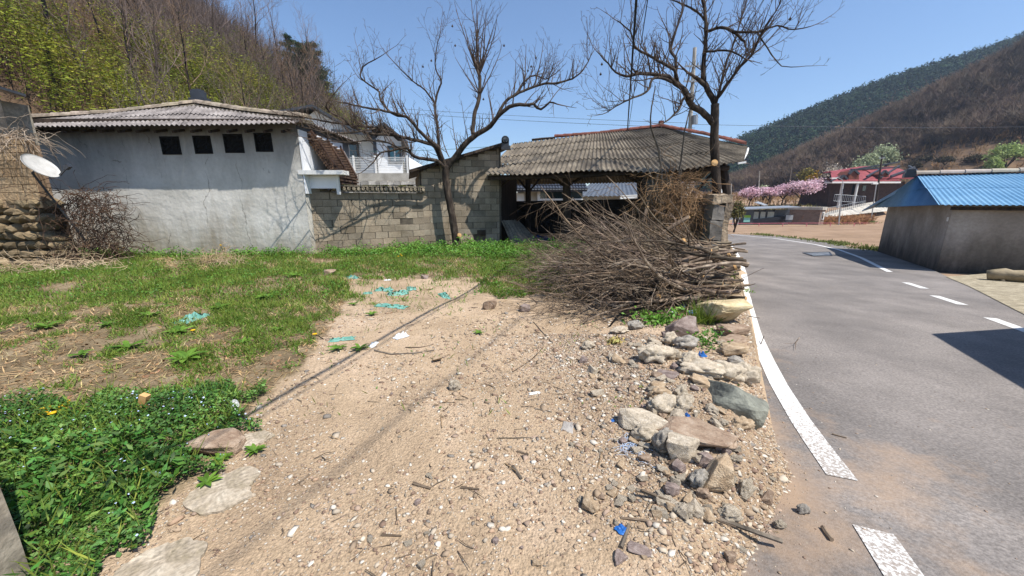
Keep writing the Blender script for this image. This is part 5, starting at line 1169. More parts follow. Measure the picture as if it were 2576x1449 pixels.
# trees one can tell apart, then the rest of the wood
SPOT = [(168, 275, 27, 3, 1.15, 'dark thick trunked bare tree behind the left end of the barn roof'), (343, 200, 33, 0, 1.0, 'bare tree with a forked crown above the middle of the barn roof'), (528, 245, 24, 2, .95, 'dark bare tree rising just right of the barn chimney'), (470, 215, 30, 1, 1.0, 'slender pale bare tree leaning left of the barn chimney'), (600, 235, 28, 3, .9, 'pale grey bare tree behind the right half of the barn roof')]
for px, py, y, k, sc, lb in SPOT:
    x = A(px, py, y).x; put_tree(x, y, k, sc, lb); placed.append((x, y))
tries = 0; cnt = 0
while cnt < 135 and tries < 6000:
    tries += 1; y = R.uniform(22, 74); x = R.uniform(-78, -3)
    h = float(hills(np.array([x]), np.array([y]))[0])
    if h < 1.0 or x < -1.75*y: continue
    dmin = 2.2 if y < 45 else 1.5
    if any((x-a)**2+(y-b)**2 < dmin**2 for a, b in placed): continue
    placed.append((x, y)); cnt += 1
    put_tree(x, y, R.randrange(5), R.uniform(.7, 1.05), 'bare brown woodland tree on the steep wooded hill')
# pines at the shoulder of the hill
def pine(seed, H):
    R = random.Random(seed); root = empty('pine_tree'); m = MB(); m.tube([(0, 0, -.4), (.1, 0, H*.5), (.0, .1, H)], [H*.018, H*.013, .03], 6); m.build('trunk', MT['bark'], root)
    g = np.random.default_rng(seed); C = []; D = []
    for k in range(16):
        t = .32+.68*k/16; az = k*2.4; L = H*.30*(1.1-t)+.35
        for q in range(5):
            u = (q+1)/5; c = np.array([math.cos(az)*L*u, math.sin(az)*L*u, H*t+.25*u*L*.5]); n = 60
            C.append(c+g.normal(size=(n, 3))*np.array([.28, .28, .13])*(.6+.5*L)); D.append(rdir(g, n))
    C = np.concatenate(C); D = np.concatenate(D); D[:, 2] = np.abs(D[:, 2])
    s = rdir(g, len(C)); Wv = np.cross(D, s); Wv /= np.linalg.norm(Wv, axis=1, keepdims=True)
    V, F = quads(C, D*.26, Wv*.045); col = np.repeat(g.uniform(.6, 1.3, (len(C), 1)), 4, axis=0)*np.ones((1, 3))
    npmesh('crown', V, F, PINEM, col, parent=root); return root
PINEM = mat('pine_needles', ['1f2f1c', '2f4427', '41572f'], .6, .9, vcol=True, trans=.15)
pp_ = [pine(5, 9), pine(6, 8)]
for i, (px, py, y) in enumerate(((735, 170, 60), (762, 178, 61), (790, 205, 60), (808, 215, 62), (775, 240, 58))):
    x = A(px, py, y).x; o = pp_[i] if i < 2 else copy_tree(pp_[i % 2]); o.location = (x, y, zg(x, y)-.2); o.rotation_euler = (0, 0, i*1.3); o.scale = (.85+.1*(i % 3),)*3
    tag(o, 'dark green pine on the skyline shoulder of the left hill', 'tree', 'pines on the left hill shoulder')
# bamboo and green undergrowth: thin culms with hanging leaf sprays
g = np.random.default_rng(4)
def thicket(name, n, region, leafm, hmin, hmax, lsize, per, seed, spread=.5, stemm=None, culm=True):
    g = np.random.default_rng(seed); C, U, Wd, P0, P1, CC = [], [], [], [], [], []
    x, y, s = region(g, n); z = zlot_np(x, y)
    for a, b, c, q in zip(x, y, z, s):
        h = g.uniform(hmin, hmax)*q; lean = g.normal(size=2)*.10*h
        top = np.array([a+lean[0], b+lean[1], c+h]); P0.append((a, b, c-.1)); P1.append(top)
        k = int(per*q); t = g.uniform(.12, 1, k)**.8; base = np.array([a, b, c])[None]*(1-t[:, None])+top[None]*t[:, None]
        pc = base+g.normal(size=(k, 3))*spread*np.array([1, 1, .7])*(1.15-.5*t[:, None])
        d = rdir(g, k); d[:, 2] = -np.abs(d[:, 2])*.6+.1; C.append(pc); U.append(d*lsize*g.uniform(.6, 1.4, (k, 1))); w = np.cross(d, rdir(g, k)); w /= np.linalg.norm(w, axis=1, keepdims=True)+1e-6
        Wd.append(w*lsize*.30); CC.append(np.repeat(g.uniform(.45, 1.3)*g.uniform(.7, 1.3, (k, 1)), 1, 1)*np.array([[g.uniform(.85, 1.2), 1, g.uniform(.7, 1.1)]]))
    V, F = quads(np.concatenate(C), np.concatenate(U), np.concatenate(Wd)); col = np.repeat(np.concatenate(CC), 4, axis=0)
    o = npmesh(name, V, F, leafm, col)
    if culm:
        V, F = segs(P0, P1, np.full(len(P0), .022), np.full(len(P0), .006), 3); npmesh('culms', V, F, stemm or MT['bark_grey'], parent=o)
    return o
def reg_box(x0, x1, y0, y1, hm=.6, fx=lambda x, y: np.ones(len(x))):
    def f(g, n):
        x = g.uniform(x0, x1, n*3); y = g.uniform(y0, y1, n*3); ok = (hills(x, y) > hm) & (np.abs(x) < 1.75*y)
        p = fx(x, y); ok &= g.random(len(x)) < p; x, y = x[ok][:n], y[ok][:n]; return x, y, np.clip(.65+.5*np.sin(x*.31+1)*np.sin(y*.27)+.25, .5, 1.25)
    return f
BAM = mat('bamboo_leaf', ['636d1f', '82892e', 'a19f3d'], .35, .7, vcol=True, trans=.3)
GRN = mat('shrub_leaf', ['47661c', '668a28', '86a338'], .35, .7, vcol=True, trans=.3)
SCR = mat('dead_scrub', ['5f4c38', '7a644c', '94795c'], .5, .95, vcol=True)
band = lambda x, y: np.clip(1.15-.9*np.abs((hills(x, y)-.20*y-0.5))/7.5, 0, 1)
tag(thicket('bamboo_grove', 2300, reg_box(-62, -2, 21, 62, .5, band), BAM, 2.4, 5.2, .125, 130, 8, .6), kind='stuff')
lowb = lambda x, y: np.clip(1.2-hills(x, y)/3.2, 0, 1)*(np.sin(x*.35+2)*.5+.6)
tag(thicket('green_shrubs', 620, reg_box(-36, -6, 19.5, 33, -1, lambda x, y: lowb(x, y)*(-.72*x+.174*y-16 > -2.5)), GRN, 1.1, 2.6, .11, 190, 9, .6), kind='stuff')
def scrub(name, n, x0, x1, y0, y1, hm, m, seed, L, r, per=9):
    g = np.random.default_rng(seed); x = g.uniform(x0, x1, n*3); y = g.uniform(y0, y1, n*3); ok = (hills(x, y) > hm) & (np.abs(x) < 1.75*y); x, y = x[ok][:n], y[ok][:n]; z = zlot_np(x, y)
    B = np.repeat(np.stack([x, y, z], 1), per, axis=0); d = g.normal(size=B.shape); d[:, 2] = np.abs(d[:, 2])*1.2+.7; d /= np.linalg.norm(d, axis=1, keepdims=True)
    Ls = L*g.uniform(.4, 1.2, (len(B), 1)); B += g.normal(size=B.shape)*np.array([.5, .5, .05]); mid_ = B+d*Ls*.5; e = mid_+(d+g.normal(size=d.shape)*.35)*Ls*.5; e2 = mid_+(d+g.normal(size=d.shape)*.6)*Ls*.4
    P0 = np.concatenate([B, mid_, mid_]); P1 = np.concatenate([mid_, e, e2]); k = len(B); R0 = np.concatenate([np.full(k, r), np.full(2*k, r*.7)]); R1 = np.concatenate([np.full(k, r*.7), np.full(2*k, r*.3)])
    V, F = segs(P0, P1, R0, R1, 3); c = np.repeat(np.tile(g.uniform(.65, 1.3, k), 3)[:, None], 6, axis=0)*np.ones((1, 3)); return npmesh(name, V, F, m, c)
tag(scrub('dead_undergrowth', 7000, -75, -2, 21, 70, .4, SCR, 10, 1.7, .014), kind='stuff')
tag(scrub('upper_brushwood', 7000, -75, -3, 40, 72, .4, HT2, 12, 4.2, .022, 7), kind='stuff')
# ------------------------------------------------------------------ far hills: pine forest, bare woods, orchard
g = np.random.default_rng(21)
def crowns(name, x, y, h, w, m, k, leaf, seed, flat=.8, stretch=(1, 1, 1), tone=(.6, 1.3)):
    """many tree crowns made of leaf clumps as one far-off wood"""
    g = np.random.default_rng(seed); n = len(x); z = zlot_np(x, y); C = np.stack([x, y, z+h*.55], 1)
    P = np.repeat(C, k, axis=0); d = rdir(g, n*k)*(g.random((n*k, 1))**.35); s = np.repeat(np.stack([w*.5, w*.5, h*.42], 1), k, axis=0)
    lump = 1+.35*np.sin(d[:, 0:1]*5+np.repeat(x, k)[:, None]*3)*np.sin(d[:, 1:2]*5+np.repeat(y, k)[:, None])
    P = P+d*s*lump; nrm = rdir(g, n*k)*.8+d; nrm[:, 2] = np.abs(nrm[:, 2])*flat+.1; nrm /= np.linalg.norm(nrm, axis=1, keepdims=True)
    U = np.cross(nrm, rdir(g, n*k)); U /= np.linalg.norm(U, axis=1, keepdims=True)+1e-6; Wv = np.cross(nrm, U)
    sz = leaf*g.uniform(.5, 1.3, (n*k, 1)); V, F = quads(P, U*sz, Wv*sz*.5)
    tc = np.repeat(g.uniform(*tone, n), k)*g.uniform(.75, 1.25, n*k); col = np.repeat(tc[:, None]*np.array([[1, 1, 1]]), 4, axis=0)
    return npmesh(name, V, F, m, col)
def inview(x, y, m=1.45): return (x < m*y+6) & (x > .52*y-8)
x = g.uniform(100, 720, 30000); y = g.uniform(185, 430, 30000); hh = hills(x, y); near_h = NEARH(x, y); far_h = FARH(x, y)
ok = inview(x, y) & (far_h > near_h-1) & (hh > .5) & (y < 400); x, y = x[ok][:3600], y[ok][:3600]
PF = mat('far_pine', ['1b2b1b', '263a22', '344a2b'], .12, .95, vcol=True)
tag(crowns('pine_forest', x, y, g.uniform(5, 12, len(x)), g.uniform(4, 9.5, len(x)), PF, 44, 1.0, 31, .9), kind='stuff')
x = g.uniform(60, 480, 60000); y = g.uniform(92, 300, 60000); nh = NEARH(x, y); fh = FARH(x, y)
ok = inview(x, y) & (nh >= fh) & (nh > 1.5) & ~((x < 150) & (y < 128) & (nh < 15)); x, y = x[ok][:7000], y[ok][:7000]
def barewood(name, x, y, H, m, seed, k=60, r=.06):
    g = np.random.default_rng(seed); n = len(x); z = zlot_np(x, y); base = np.stack([x, y, z], 1); top = base+np.stack([g.normal(size=n)*.4, g.normal(size=n)*.4, H*.7], 1)
    P0, P1, R0, R1 = [base], [top], [np.full(n, r*2)], [np.full(n, r)]
    B = np.repeat(base, k, axis=0); T = np.repeat(top, k, axis=0); t = g.uniform(.3, 1, (n*k, 1)); a = B*(1-t)+T*t
    d = g.normal(size=(n*k, 3)); d[:, 2] = np.abs(d[:, 2])+.5; d /= np.linalg.norm(d, axis=1, keepdims=True); L = np.repeat(H, k)[:, None]*g.uniform(.15, .42, (n*k, 1)); e = a+d*L
    P0.append(a); P1.append(e); R0.append(np.full(n*k, r)); R1.append(np.full(n*k, r*.35))
    V, F = segs(np.concatenate(P0), np.concatenate(P1), np.concatenate(R0), np.concatenate(R1), 3)
    tn = g.uniform(.65, 1.25, (n, 3))*np.array([1, .97, .95]); tn = tn.mean(1, keepdims=True)*(1+.35*np.sin(x*.09+2*np.sin(y*.05))*np.sin(y*.07+1.5*np.sin(x*.06)))[:, None]*np.array([[1, 1, 1]])*np.stack([g.uniform(.95, 1.12, n), np.ones(n), g.uniform(.9, 1.1, n)], 1)
    c = np.concatenate([np.repeat(tn, 6, axis=0), np.repeat(np.repeat(tn, k, axis=0), 6, axis=0)]); return npmesh(name, V, F, m, c)
BW = mat('far_bare_wood', ['4a3f35', '605245', '7a6c5d'], .06, .95, vcol=True)
tag(barewood('bare_woods', x, y, g.uniform(5, 9, len(x)), BW, 33), kind='stuff')
# brown scrub and dry grass over the lower slopes
x = g.uniform(48, 260, 30000); y = g.uniform(64, 150, 30000); ok = inview(x, y, 1.5) & (zlot_np(x, y) > -1.6) & ~((x < 88) & (y < 86) & (x > 56)); x, y = x[ok][:2600], y[ok][:2600]
tag(barewood('slope_scrub', x, y, g.uniform(1.0, 2.4, len(x)), mat('slope_scrub', ['6e553b', '8d7250', 'a1875f'], .1, .95, vcol=True), 35, 16, .035), kind='stuff')
def bush_tree(name, px, pyb, pyt, wpx, y, m, label, cat, seed, leaf=.35, n=1500, group=None, trunk=True, flat=.5, cb=.35, branchy=True):
    """a tree in flower or leaf: trunk with limbs and a crown of many small petals or leaves"""
    g = np.random.default_rng(seed); R = random.Random(seed); b = A(px, pyb, y); zt = A(px, pyt, y).z; b.z = min(zg(b.x, y), b.z); H = zt-b.z; Wd = abs(A(px+wpx/2, pyt, y).x-A(px-wpx/2, pyt, y).x)/2
    e = empty(name, tuple(b), label, cat, group); ends = []
    tm = MB(); tm.tube([b-Vector((0, 0, .3)), b+Vector((.05*Wd, 0, H*cb*.6)), b+Vector((.1*Wd, 0, H*cb))], [.035*H, .028*H, .022*H], 7)
    for k in range(7):
        a = k*2.4; t = b+Vector((.1*Wd, 0, H*cb)); q = b+Vector((math.cos(a)*Wd*.8, math.sin(a)*Wd*.6, H*R.uniform(.6, .85))); md = t.lerp(q, .5)+Vector((0, 0, H*.06)); tm.tube([t, md, q], [.018*H, .012*H, .006*H], 5); ends += [md, q, t.lerp(q, .75)]
    if trunk: tm.build('trunk', MT['bark'], e)
    zt -= 0; nc = 16; cen = np.array([[math.cos(k*2.4)*Wd*.72*math.sqrt(k/nc), math.sin(k*2.4)*Wd*.6*math.sqrt(k/nc), H*(cb+.1+(1-cb-.1)*(.45+.38*R.random())*(1-.35*(k/nc)))] for k in range(nc)])
    i = g.integers(0, nc, n); P = np.array(b)+cen[i]+g.normal(size=(n, 3))*np.array([Wd*.24, Wd*.22, H*.065]); d = rdir(g, n); U = np.cross(d, rdir(g, n)); U /= np.linalg.norm(U, axis=1, keepdims=True); Wv = np.cross(d, U)
    sz = leaf*g.uniform(.5, 1.2, (n, 1)); V, F = quads(P, U*sz, Wv*sz*.6); col = np.repeat(g.uniform(.72, 1.15, n)[:, None]*np.ones((1, 3)), 4, axis=0); npmesh('crown', V, F, m, col, parent=e)
    if branchy:
        P0 = P[:n//4]; P1 = np.array(b)+np.array([0, 0, H*.4])+(P0-np.array(b)-np.array([0, 0, H*.4]))*.72; V, F = segs(P1, P0, np.full(len(P0), .03), np.full(len(P0), .012), 3); npmesh('crown', V, F, MT['bark_grey'], parent=e)
    return e
PK_ = mat('pink_blossom', ['dcb2bd', 'eac8d0', 'f2dce0'], .4, .9, vcol=True, trans=.25)
for i, (px, pb, pt, w, y) in enumerate(((1882, 524, 471, 52, 77), (1927, 522, 468, 62, 76.5), (1964, 522, 464, 58, 76), (2006, 523, 452, 78, 74), (2048, 518, 450, 70, 80))):
    bush_tree('blossom_tree', px, pb, pt, w, y, PK_, ('leftmost small pink blossom tree behind the bus shelter', 'second pink blossom tree from the left behind the solar panel', 'middle pink blossom tree behind the bus shelter roof', 'largest pink blossom tree with a dark leaning trunk behind the brick hut', 'rightmost pink blossom tree near the red roofed house')[i], 'tree', 60+i, .22, 2600, 'pink blossom trees in a row')
bush_tree('magnolia_tree', 2090, 478, 406, 56, 88, mat('cream_blossom', ['b9ab97', 'd6cab8'], 1, .9, vcol=True, trans=.2), 'cream flowering magnolia tree beside the red roofed house', 'tree', 71, .24, 900)
bush_tree('forsythia_bush', 2045, 458, 428, 40, 95, mat('yellow_blossom', ['8d6d16', 'b08c26'], 1, .9, vcol=True, trans=.2), 'bright yellow forsythia bush left of the cream magnolia', 'bush', 72, .28, 900, cb=.1)
bush_tree('yellow_bush', 2030, 428, 410, 42, 118, mat('dull_yellow', ['73681f', '8d8030'], 1, .9, vcol=True), 'dull yellow green bush high on the slope above the forsythia', 'bush', 73, .35, 800, cb=.1)
bush_tree('golden_bush', 2140, 444, 414, 44, 98, mat('golden', ['7d5c24', '9b7631'], 1, .9, vcol=True), 'golden brown bush directly behind the red roof', 'bush', 74, .3, 900, cb=.1)
PG = mat('pale_green_blossom', ['8f9a72', 'adb58d', 'c3c8a6'], .6, .9, vcol=True, trans=.25)
for i, (px, pb, pt, w, y) in enumerate(((2218, 420, 362, 66, 122), (2188, 420, 378, 52, 120), (2160, 424, 394, 40, 118))):
    bush_tree('pale_flowering_tree', px, pb, pt, w, y, PG, ('tallest pale green flowering tree on the slope above the red roof', 'middle sized pale green flowering tree above the red roof', 'small pale green flowering tree left of the two taller ones')[i], 'tree', 80+i, .36, 1800, 'pale flowering trees on the slope', cb=.25)
PG2 = mat('fresh_green', ['7f9450', '9cae68', 'b3c183'], .6, .9, vcol=True, trans=.25)
for i, (px, pb, pt, w, y) in enumerate(((2526, 424, 356, 78, 92), (2575, 424, 372, 60, 96), (2498, 424, 392, 34, 90))):
    bush_tree('fresh_green_tree', px, pb, pt, w, y, PG2, ('large fresh green tree above the blue shed ridge', 'fresh green tree cut by the right edge of the view', 'small fresh green tree left of the large one above the blue shed')[i], 'tree', 90+i, .28, 2400, 'fresh green trees above the blue shed', cb=.2)
OL = mat('orchard_twig', ['3a3428', '514a38', '6a6046'], .6, .95, vcol=True)
for i, (px, pb, pt, w, y) in enumerate(((2372, 424, 390, 42, 100), (2448, 426, 384, 52, 98), (2420, 412, 382, 40, 112), (2330, 416, 390, 36, 116), (2300, 424, 400, 30, 108), (2400, 396, 372, 36, 128), (2480, 400, 372, 36, 124))):
    bush_tree('orchard_tree', px, pb, pt, w, y, OL, 'low dark orchard tree with a bare rounded crown above the blue shed', 'tree', 100+i, .22, 1100, 'orchard trees above the blue shed', cb=.25)
bush_tree('pale_cherry_tree', 2332, 326, 296, 26, 150, mat('pale_pink', ['a58f8c', 'bda8a4'], 1, .9, vcol=True), 'lone pale pink tree in the middle of the brown hillside', 'tree', 120, .5, 300)
bush_tree('pale_bush', 1922, 482, 462, 24, 84, PG, 'pale green bush rising behind the pink blossom row', 'bush', 121, .3, 500, cb=.1)
bush_tree('willow_shrub', 1848, 566, 498, 40, 36, mat('olive_twig', ['55512c', '6f6a3c', '85804d'], 1, .9, vcol=True), 'spiky olive shrub just behind the broken wall stub', 'bush', 122, .10, 1500, cb=.1)
# reddish dry reeds and weeds round the brick hut, green verge along the bare field
x = g.uniform(40, 66, 2500); y = g.uniform(59, 68, 2500); ok = (x < 1.05*y-6) & (x > .78*y-1); tag(barewood('dry_reeds', x[ok][:700], y[ok][:700], g.uniform(.6, 1.6, ok.sum())[:700], mat('dry_reed', ['7a5236', '96704c', 'b08a62'], .3, .95, vcol=True), 37, 14, .03), kind='stuff')
def verge(name, pts, n, w, m, L, seed, wid=.16):
    g = np.random.default_rng(seed); P = resample([(p.x, p.y) for p in pts], n); P = P+g.normal(size=P.shape)*w; keep = (nz(P[:, 0], P[:, 1], .9, seed) > -.15); P = P[keep]; z = zlot_np(P[:, 0], P[:, 1]); d = g.normal(size=(len(P), 3)); d[:, 2] = np.abs(d[:, 2])+.9; d /= np.linalg.norm(d, axis=1, keepdims=True); l = L*g.uniform(.4, 1.3, (len(P), 1)); C = np.stack([P[:, 0], P[:, 1], z], 1)+d*l*.5; Wv = np.cross(d, rdir(g, len(P))); Wv /= np.linalg.norm(Wv, axis=1, keepdims=True)
    V, F = quads(C, d*l*.5, Wv*l*wid); col = np.repeat(g.uniform(.7, 1.3, len(P))[:, None]*np.ones((1, 3)), 4, axis=0); return npmesh(name, V, F, m, col)
VG = mat('verge_green', ['556030', '727c42', '8f9258'], 1, .8, vcol=True, trans=.2)
tag(verge('verge_grass', [GR(1900, 588), GR(2060, 606), GR(2140, 618), GR(2215, 630)], 2600, .42, VG, .20, 3), kind='stuff')
tag(verge('bank_grass', [A(2090, 553, 60), A(2140, 543, 62), A(2200, 535, 63)], 2500, .7, VG, .5, 4), kind='stuff')
tag(verge('terrace_grass', [A(1870, 524, 72), A(1960, 520, 74), A(2040, 516, 75)], 2500, 1.2, mat('terrace_weeds', ['5d5a30', '7d7440', '9a8a5a'], .6, .9, vcol=True), .6, 6), kind='stuff')
# the building out of frame on the right, whose roof corner shades the lane
nb_ = empty('roadside_house', (9.2, 2.6, -.2), 'plain plastered roadside house just beyond the right edge of the view', 'house')
w = MB(); sh = GR(2360, 842); k1 = 3.2
def lift(P, h): return Vector((P.x+h*SUN.x/SUN.z, P.y+h*SUN.y/SUN.z, P.z+h))
c1 = lift(sh, 2.9); c2 = lift(GR(2576, 828), 2.9); c3 = lift(GR(2460, 905), 2.9); d1 = (c2-c1).normalized(); d3 = (c3-c1).normalized()
rr = [c1, c1+d1*7, c1+d1*7+d3*6, c1+d3*6]
rr = [Vector((p.x, p.y, c1.z)) for p in rr]
w = MB(); w.prism(rr, (0, 0, .12)); w.build('roof', MT['asbestos'], nb_)
q = [mid(rr[0], rr[2], .07), mid(rr[1], rr[3], .07), mid(rr[2], rr[0], .07), mid(rr[3], rr[1], .07)]
w = MB(); w.prism([Vector((p.x, p.y, -.7)) for p in q], (0, 0, c1.z+.7)); w.build('wall', MT['stucco'], nb_)
# ------------------------------------------------------------------ the heap of cut branches
R = random.Random(404)
def branch_proto(seed, L, r):
    R = random.Random(seed); m = MB(); p = Vector((0, 0, 0)); d = Vector((-1, 0, 0)); n = 10; pts = [p.copy()]; bend = Vector((0, R.uniform(-.08, .08), R.uniform(-.04, .06)))
    for i in range(n): d = (d+bend+Vector((0, R.uniform(-.14, .14), R.uniform(-.12, .12)))).normalized(); p = p+d*(L/n); pts.append(p.copy())
    rad = [r*(1-.85*i/n)+.002 for i in range(n+1)]; cl = R.uniform(.5, 1.7); c = (cl*R.uniform(.95, 1.06), cl, cl*R.uniform(.9, 1.06))
    m.tube(pts, rad, 7, 0, c, cap=False); k = len(m.v); m.v.append(tuple(pts[0]+Vector((.004, 0, 0)))); m.c.append((1, 1, 1))
    for j in range(7): m.f.append((k, j, (j+1) % 7)); m.m.append(1)
    def side(a, d, L, r, lv):
        n = 5; pts = [a.copy()]
        for i in range(n): d = (d+Vector((R.uniform(-1, 1), R.uniform(-1, 1), R.uniform(-1, 1)))*.17).normalized(); a = a+d*(L/n); pts.append(a.copy())
        m.tube(pts, [r*(1-.7*i/n) for i in range(n+1)], 4, 0, c, cap=False)
        if lv:
            for q in range(R.randint(2, 4)): i = R.randint(1, n-1); side(pts[i], (d+Vector((R.uniform(-1, 1), R.uniform(-1, 1), R.uniform(-1, 1)))*.7).normalized(), L*R.uniform(.35, .6), r*.55, lv-1)
    for q in range(R.randint(4, 7)):
        i = R.randint(3, n-1); side(pts[i], (Vector((-1, 0, 0))+Vector((R.uniform(-.3, .3), R.uniform(-.9, .9), R.uniform(-.8, .8)))).normalized(), L*R.uniform(.18, .36), max(rad[i]*.6, .005), 1)
    return m.build('cut_branch', [MT['twig_red'], MT['cut']])
PB = [branch_proto(900+i, R.uniform(1.7, 3.3), R.choice((.011, .014, .018, .023, .03))) for i in range(24)]
PBV = [[tuple(v.co) for v in o.data.vertices] for o in PB]
def heap_h(x, y): return .95*max(0, 1-((x-2.4)/2.2)**2)*max(0, 1-((y-6.5)/2.3)**2)**.8
used = set(); LB = 'cut bare branch lying in the big brush heap beside the road'; GB = 'branches of the brush heap'
for i in range(285):
    by = R.uniform(4.8, 8.0); k = R.randrange(24); bx_ = R.uniform(2.5, xe(by)+.15); z0 = zs(min(bx_, xe(by)-.5), by)
    h = z0+.05+heap_h(min(bx_, 3.4)-.9, by)*R.uniform(.02, .8)
    yaw = R.gauss(.05, .42); pit = R.gauss(-.06, .10)
    if R.random() < .10: yaw += R.uniform(-.5, .5); pit += R.uniform(.0, .35)
    M_ = Euler((0, pit, yaw)).to_matrix(); wv = np.array(PBV[k]) @ np.array(M_).T+np.array([bx_, by, h])
    rx_ = R.uniform(0, 6.28); wv = np.array(PBV[k]) @ np.array(Euler((rx_, pit, yaw)).to_matrix()).T+np.array([bx_, by, h])
    if (wv[:, 0]-np.interp(wv[:, 1], EY, EX)).max() > .02 or wv[:, 1].min() < 3.95 or wv[:, 0].min() < -.1: continue
    o = PB[k] if k not in used else PB[k].copy()
    if k in used: COL.objects.link(o)
    used.add(k); o.location = (bx_, by, h); o.rotation_euler = (rx_, pit, yaw); o.scale = (1, 1, 1)
    tag(o, LB, 'branch', GB)
for k in range(24):
    if k not in used: bpy.data.objects.remove(PB[k])
# the forked grey limb lying over the front of the heap, and a few stout cut butts pointing at the road
def stick(name, pts, r0, r1, m, label, cat, group=None, n=6, cut=True):
    Rk = random.Random(int(pts[0].x*997+pts[0].y*331)); o, ro = smooth_limb(pts, [r0+(r1-r0)*i/(len(pts)-1) for i in range(len(pts))], Rk, r0*.35)
    mb = MB(); cl = Rk.uniform(.75, 1.3); mb.tube(o, ro, n, 0, (cl, cl*.99, cl*.97), jit=.06, rng=Rk)
    ob = mb.build(name, m, None, origin=tuple(pts[0])); return tag(ob, label, cat, group)
def GP(px, py, h=0.0): p = G(px, py, 0.0); p.z = zs(p.x, p.y)+h; return p
mb = MB(); P = [A(1672, 700, 5.3), A(1660, 722, 5.1), A(1636, 742, 4.95), A(1600, 762, 4.8), A(1560, 790, 4.6), A(1536, 818, 4.4), A(1512, 836, 4.3)]
o, ro = smooth_limb(P, [.022, .021, .019, .017, .014, .011, .008], R, .004); mb.tube(o, ro, 7)
for a, b_ in (((1660, 722, 5.1), (1690, 660, 5.6)), ((1600, 762, 4.8), (1585, 720, 5.0)), ((1560, 790, 4.6), (1600, 812, 4.4))): mb.tube([A(*a), mid(A(*a), A(*b_), .5)+Vector((.03, 0, .02)), A(*b_)], [.014, .011, .006], 5)
tag(mb.build('forked_branch', MT['bark_grey'], None, origin=tuple(P[0])), 'long forked pale grey branch lying across the front of the brush heap', 'branch')
for i, (x0, y0, d0, x1, y1, d1, r) in enumerate(((1722, 606, 6.4, 1640, 622, 6.9, .05), (1752, 628, 6.2, 1600, 640, 6.8, .042), (1790, 632, 6.0, 1640, 650, 6.6, .034), (1668, 646, 6.0, 1560, 664, 6.4, .034), (1732, 546, 7.2, 1656, 594, 6.9, .04), (1628, 520, 7.0, 1618, 560, 6.9, .035), (1852, 672, 5.7, 1700, 726, 6.0, .045), (1836, 640, 5.9, 1730, 690, 6.2, .03), (1660, 746, 5.0, 1560, 752, 5.4, .036), (1785, 740, 5.0, 1690, 770, 5.3, .025))):
    e = empty('thick_branch', tuple(A(x0, y0, d0)), 'stout dark branch with a pale sawn end in the brush heap', 'branch', GB)
    a, b_ = A(x0, y0, d0), A(x1, y1, d1); m = MB(); o, ro = smooth_limb([a, mid(a, b_, .5)+Vector((0, 0, .02)), b_], [r, r*.85, r*.55], R, .006); m.tube(o, ro, 8, 0, (.9, .85, .8), jit=.05); m.build('bark', MT['twig_red'], e); disc('sawn_end', a, (a-b_)+Vector((0, -.02, 0)), r*.96, e)
# fine twigs, past counting
g = np.random.default_rng(55); n = 1150; x = g.normal(1.9, .75, n); y = g.uniform(4.7, 8.4, n); hm = np.array([heap_h(a, b) for a, b in zip(x, y)]); ok = hm > .04; x, y, hm = x[ok], y[ok], hm[ok]; n = len(x)
B = np.stack([x, y, zs_np(x, y)+.02+hm*g.uniform(.0, 1.0, n)**1.25], 1); d = g.normal(size=(n, 3))*np.array([.55, .7, .42])+np.array([-1.0, -.15, .06]); d /= np.linalg.norm(d, axis=1, keepdims=True)
L = g.uniform(.12, .5, (n, 1)); m1 = B+d*L; d2 = d+g.normal(size=d.shape)*.25; d3 = d+g.normal(size=d.shape)*.6; e1_, e2_ = m1+d2*L*.8, m1+d3*L*.6
r = g.uniform(.003, .0065, n); V, F = segs(np.concatenate([B, m1, m1]), np.concatenate([m1, e1_, e2_]), np.r_[r, r*.8, r*.7], np.r_[r*.8, r*.4, r*.35], 4)
zfix = zs_np(V[:, 0], V[:, 1])+.004; V[:, 2] = np.maximum(V[:, 2], zfix)
c = np.repeat(np.tile(g.uniform(.5, 1.6, n), 3)[:, None]*np.array([[1.04, 1, .97]]), 8, axis=0); tag(npmesh('fine_twigs', V, F, MT['twig_red'], c), kind='stuff')
# dead climbing vines over the front-right bay of the open shed
VN = mat('dry_vine', ['6b5138', '8d6f50', 'a98c6b'], 2, .95, vcol=True)
def vines(name, n, cx, cy, cz, sx_, sy_, sz_, seed, label, r=.006, steps=9, sl=.16, drop=-.25, m=None, cat='vine', groundz=None):
    R = random.Random(seed); S = Sticks()
    for i in range(n):
        p = Vector((R.gauss(cx, sx_), R.gauss(cy, sy_), R.uniform(cz-sz_, cz+sz_))); d = Vector((R.uniform(-1, 1), R.uniform(-1, 1)*.6, R.uniform(-1, .6))).normalized(); pts = [p.copy()]
        for k in range(R.randint(4, steps)):
            d = (d+Vector((R.uniform(-1, 1), R.uniform(-1, 1)*.6, R.uniform(-1, 1)+drop))*.55).normalized(); p = p+d*sl*R.uniform(.5, 1.2)
            if groundz is not None and p.z < groundz: p.z = groundz+.02
            pts.append(p.copy())
        q = len(pts); S.line(pts, [r*R.uniform(.5, 1.3)*(1-.5*j/q) for j in range(q)], R.uniform(.6, 1.35))
    b = (cx, cy, max(cz-sz_, groundz or -9)); o = S.build(name, m or VN, 4, origin=b, col=True); return tag(o, label, cat)
vc = A(1690, 500, 10.95)
vines('dead_vine', 950, vc.x+.03, 10.9, 1.2, .34, .22, 1.05, 3, 'thick curtain of dead brown vines hanging over the right bay of the open shed', .007, 10, .17)
sv = [A(1660, 520, 10.9), A(1664, 440, 10.9), A(1657, 380, 10.85), A(1640, 330, 10.8), A(1636, 300, 10.75), A(1645, 240, 10.75), A(1648, 215, 10.75)]
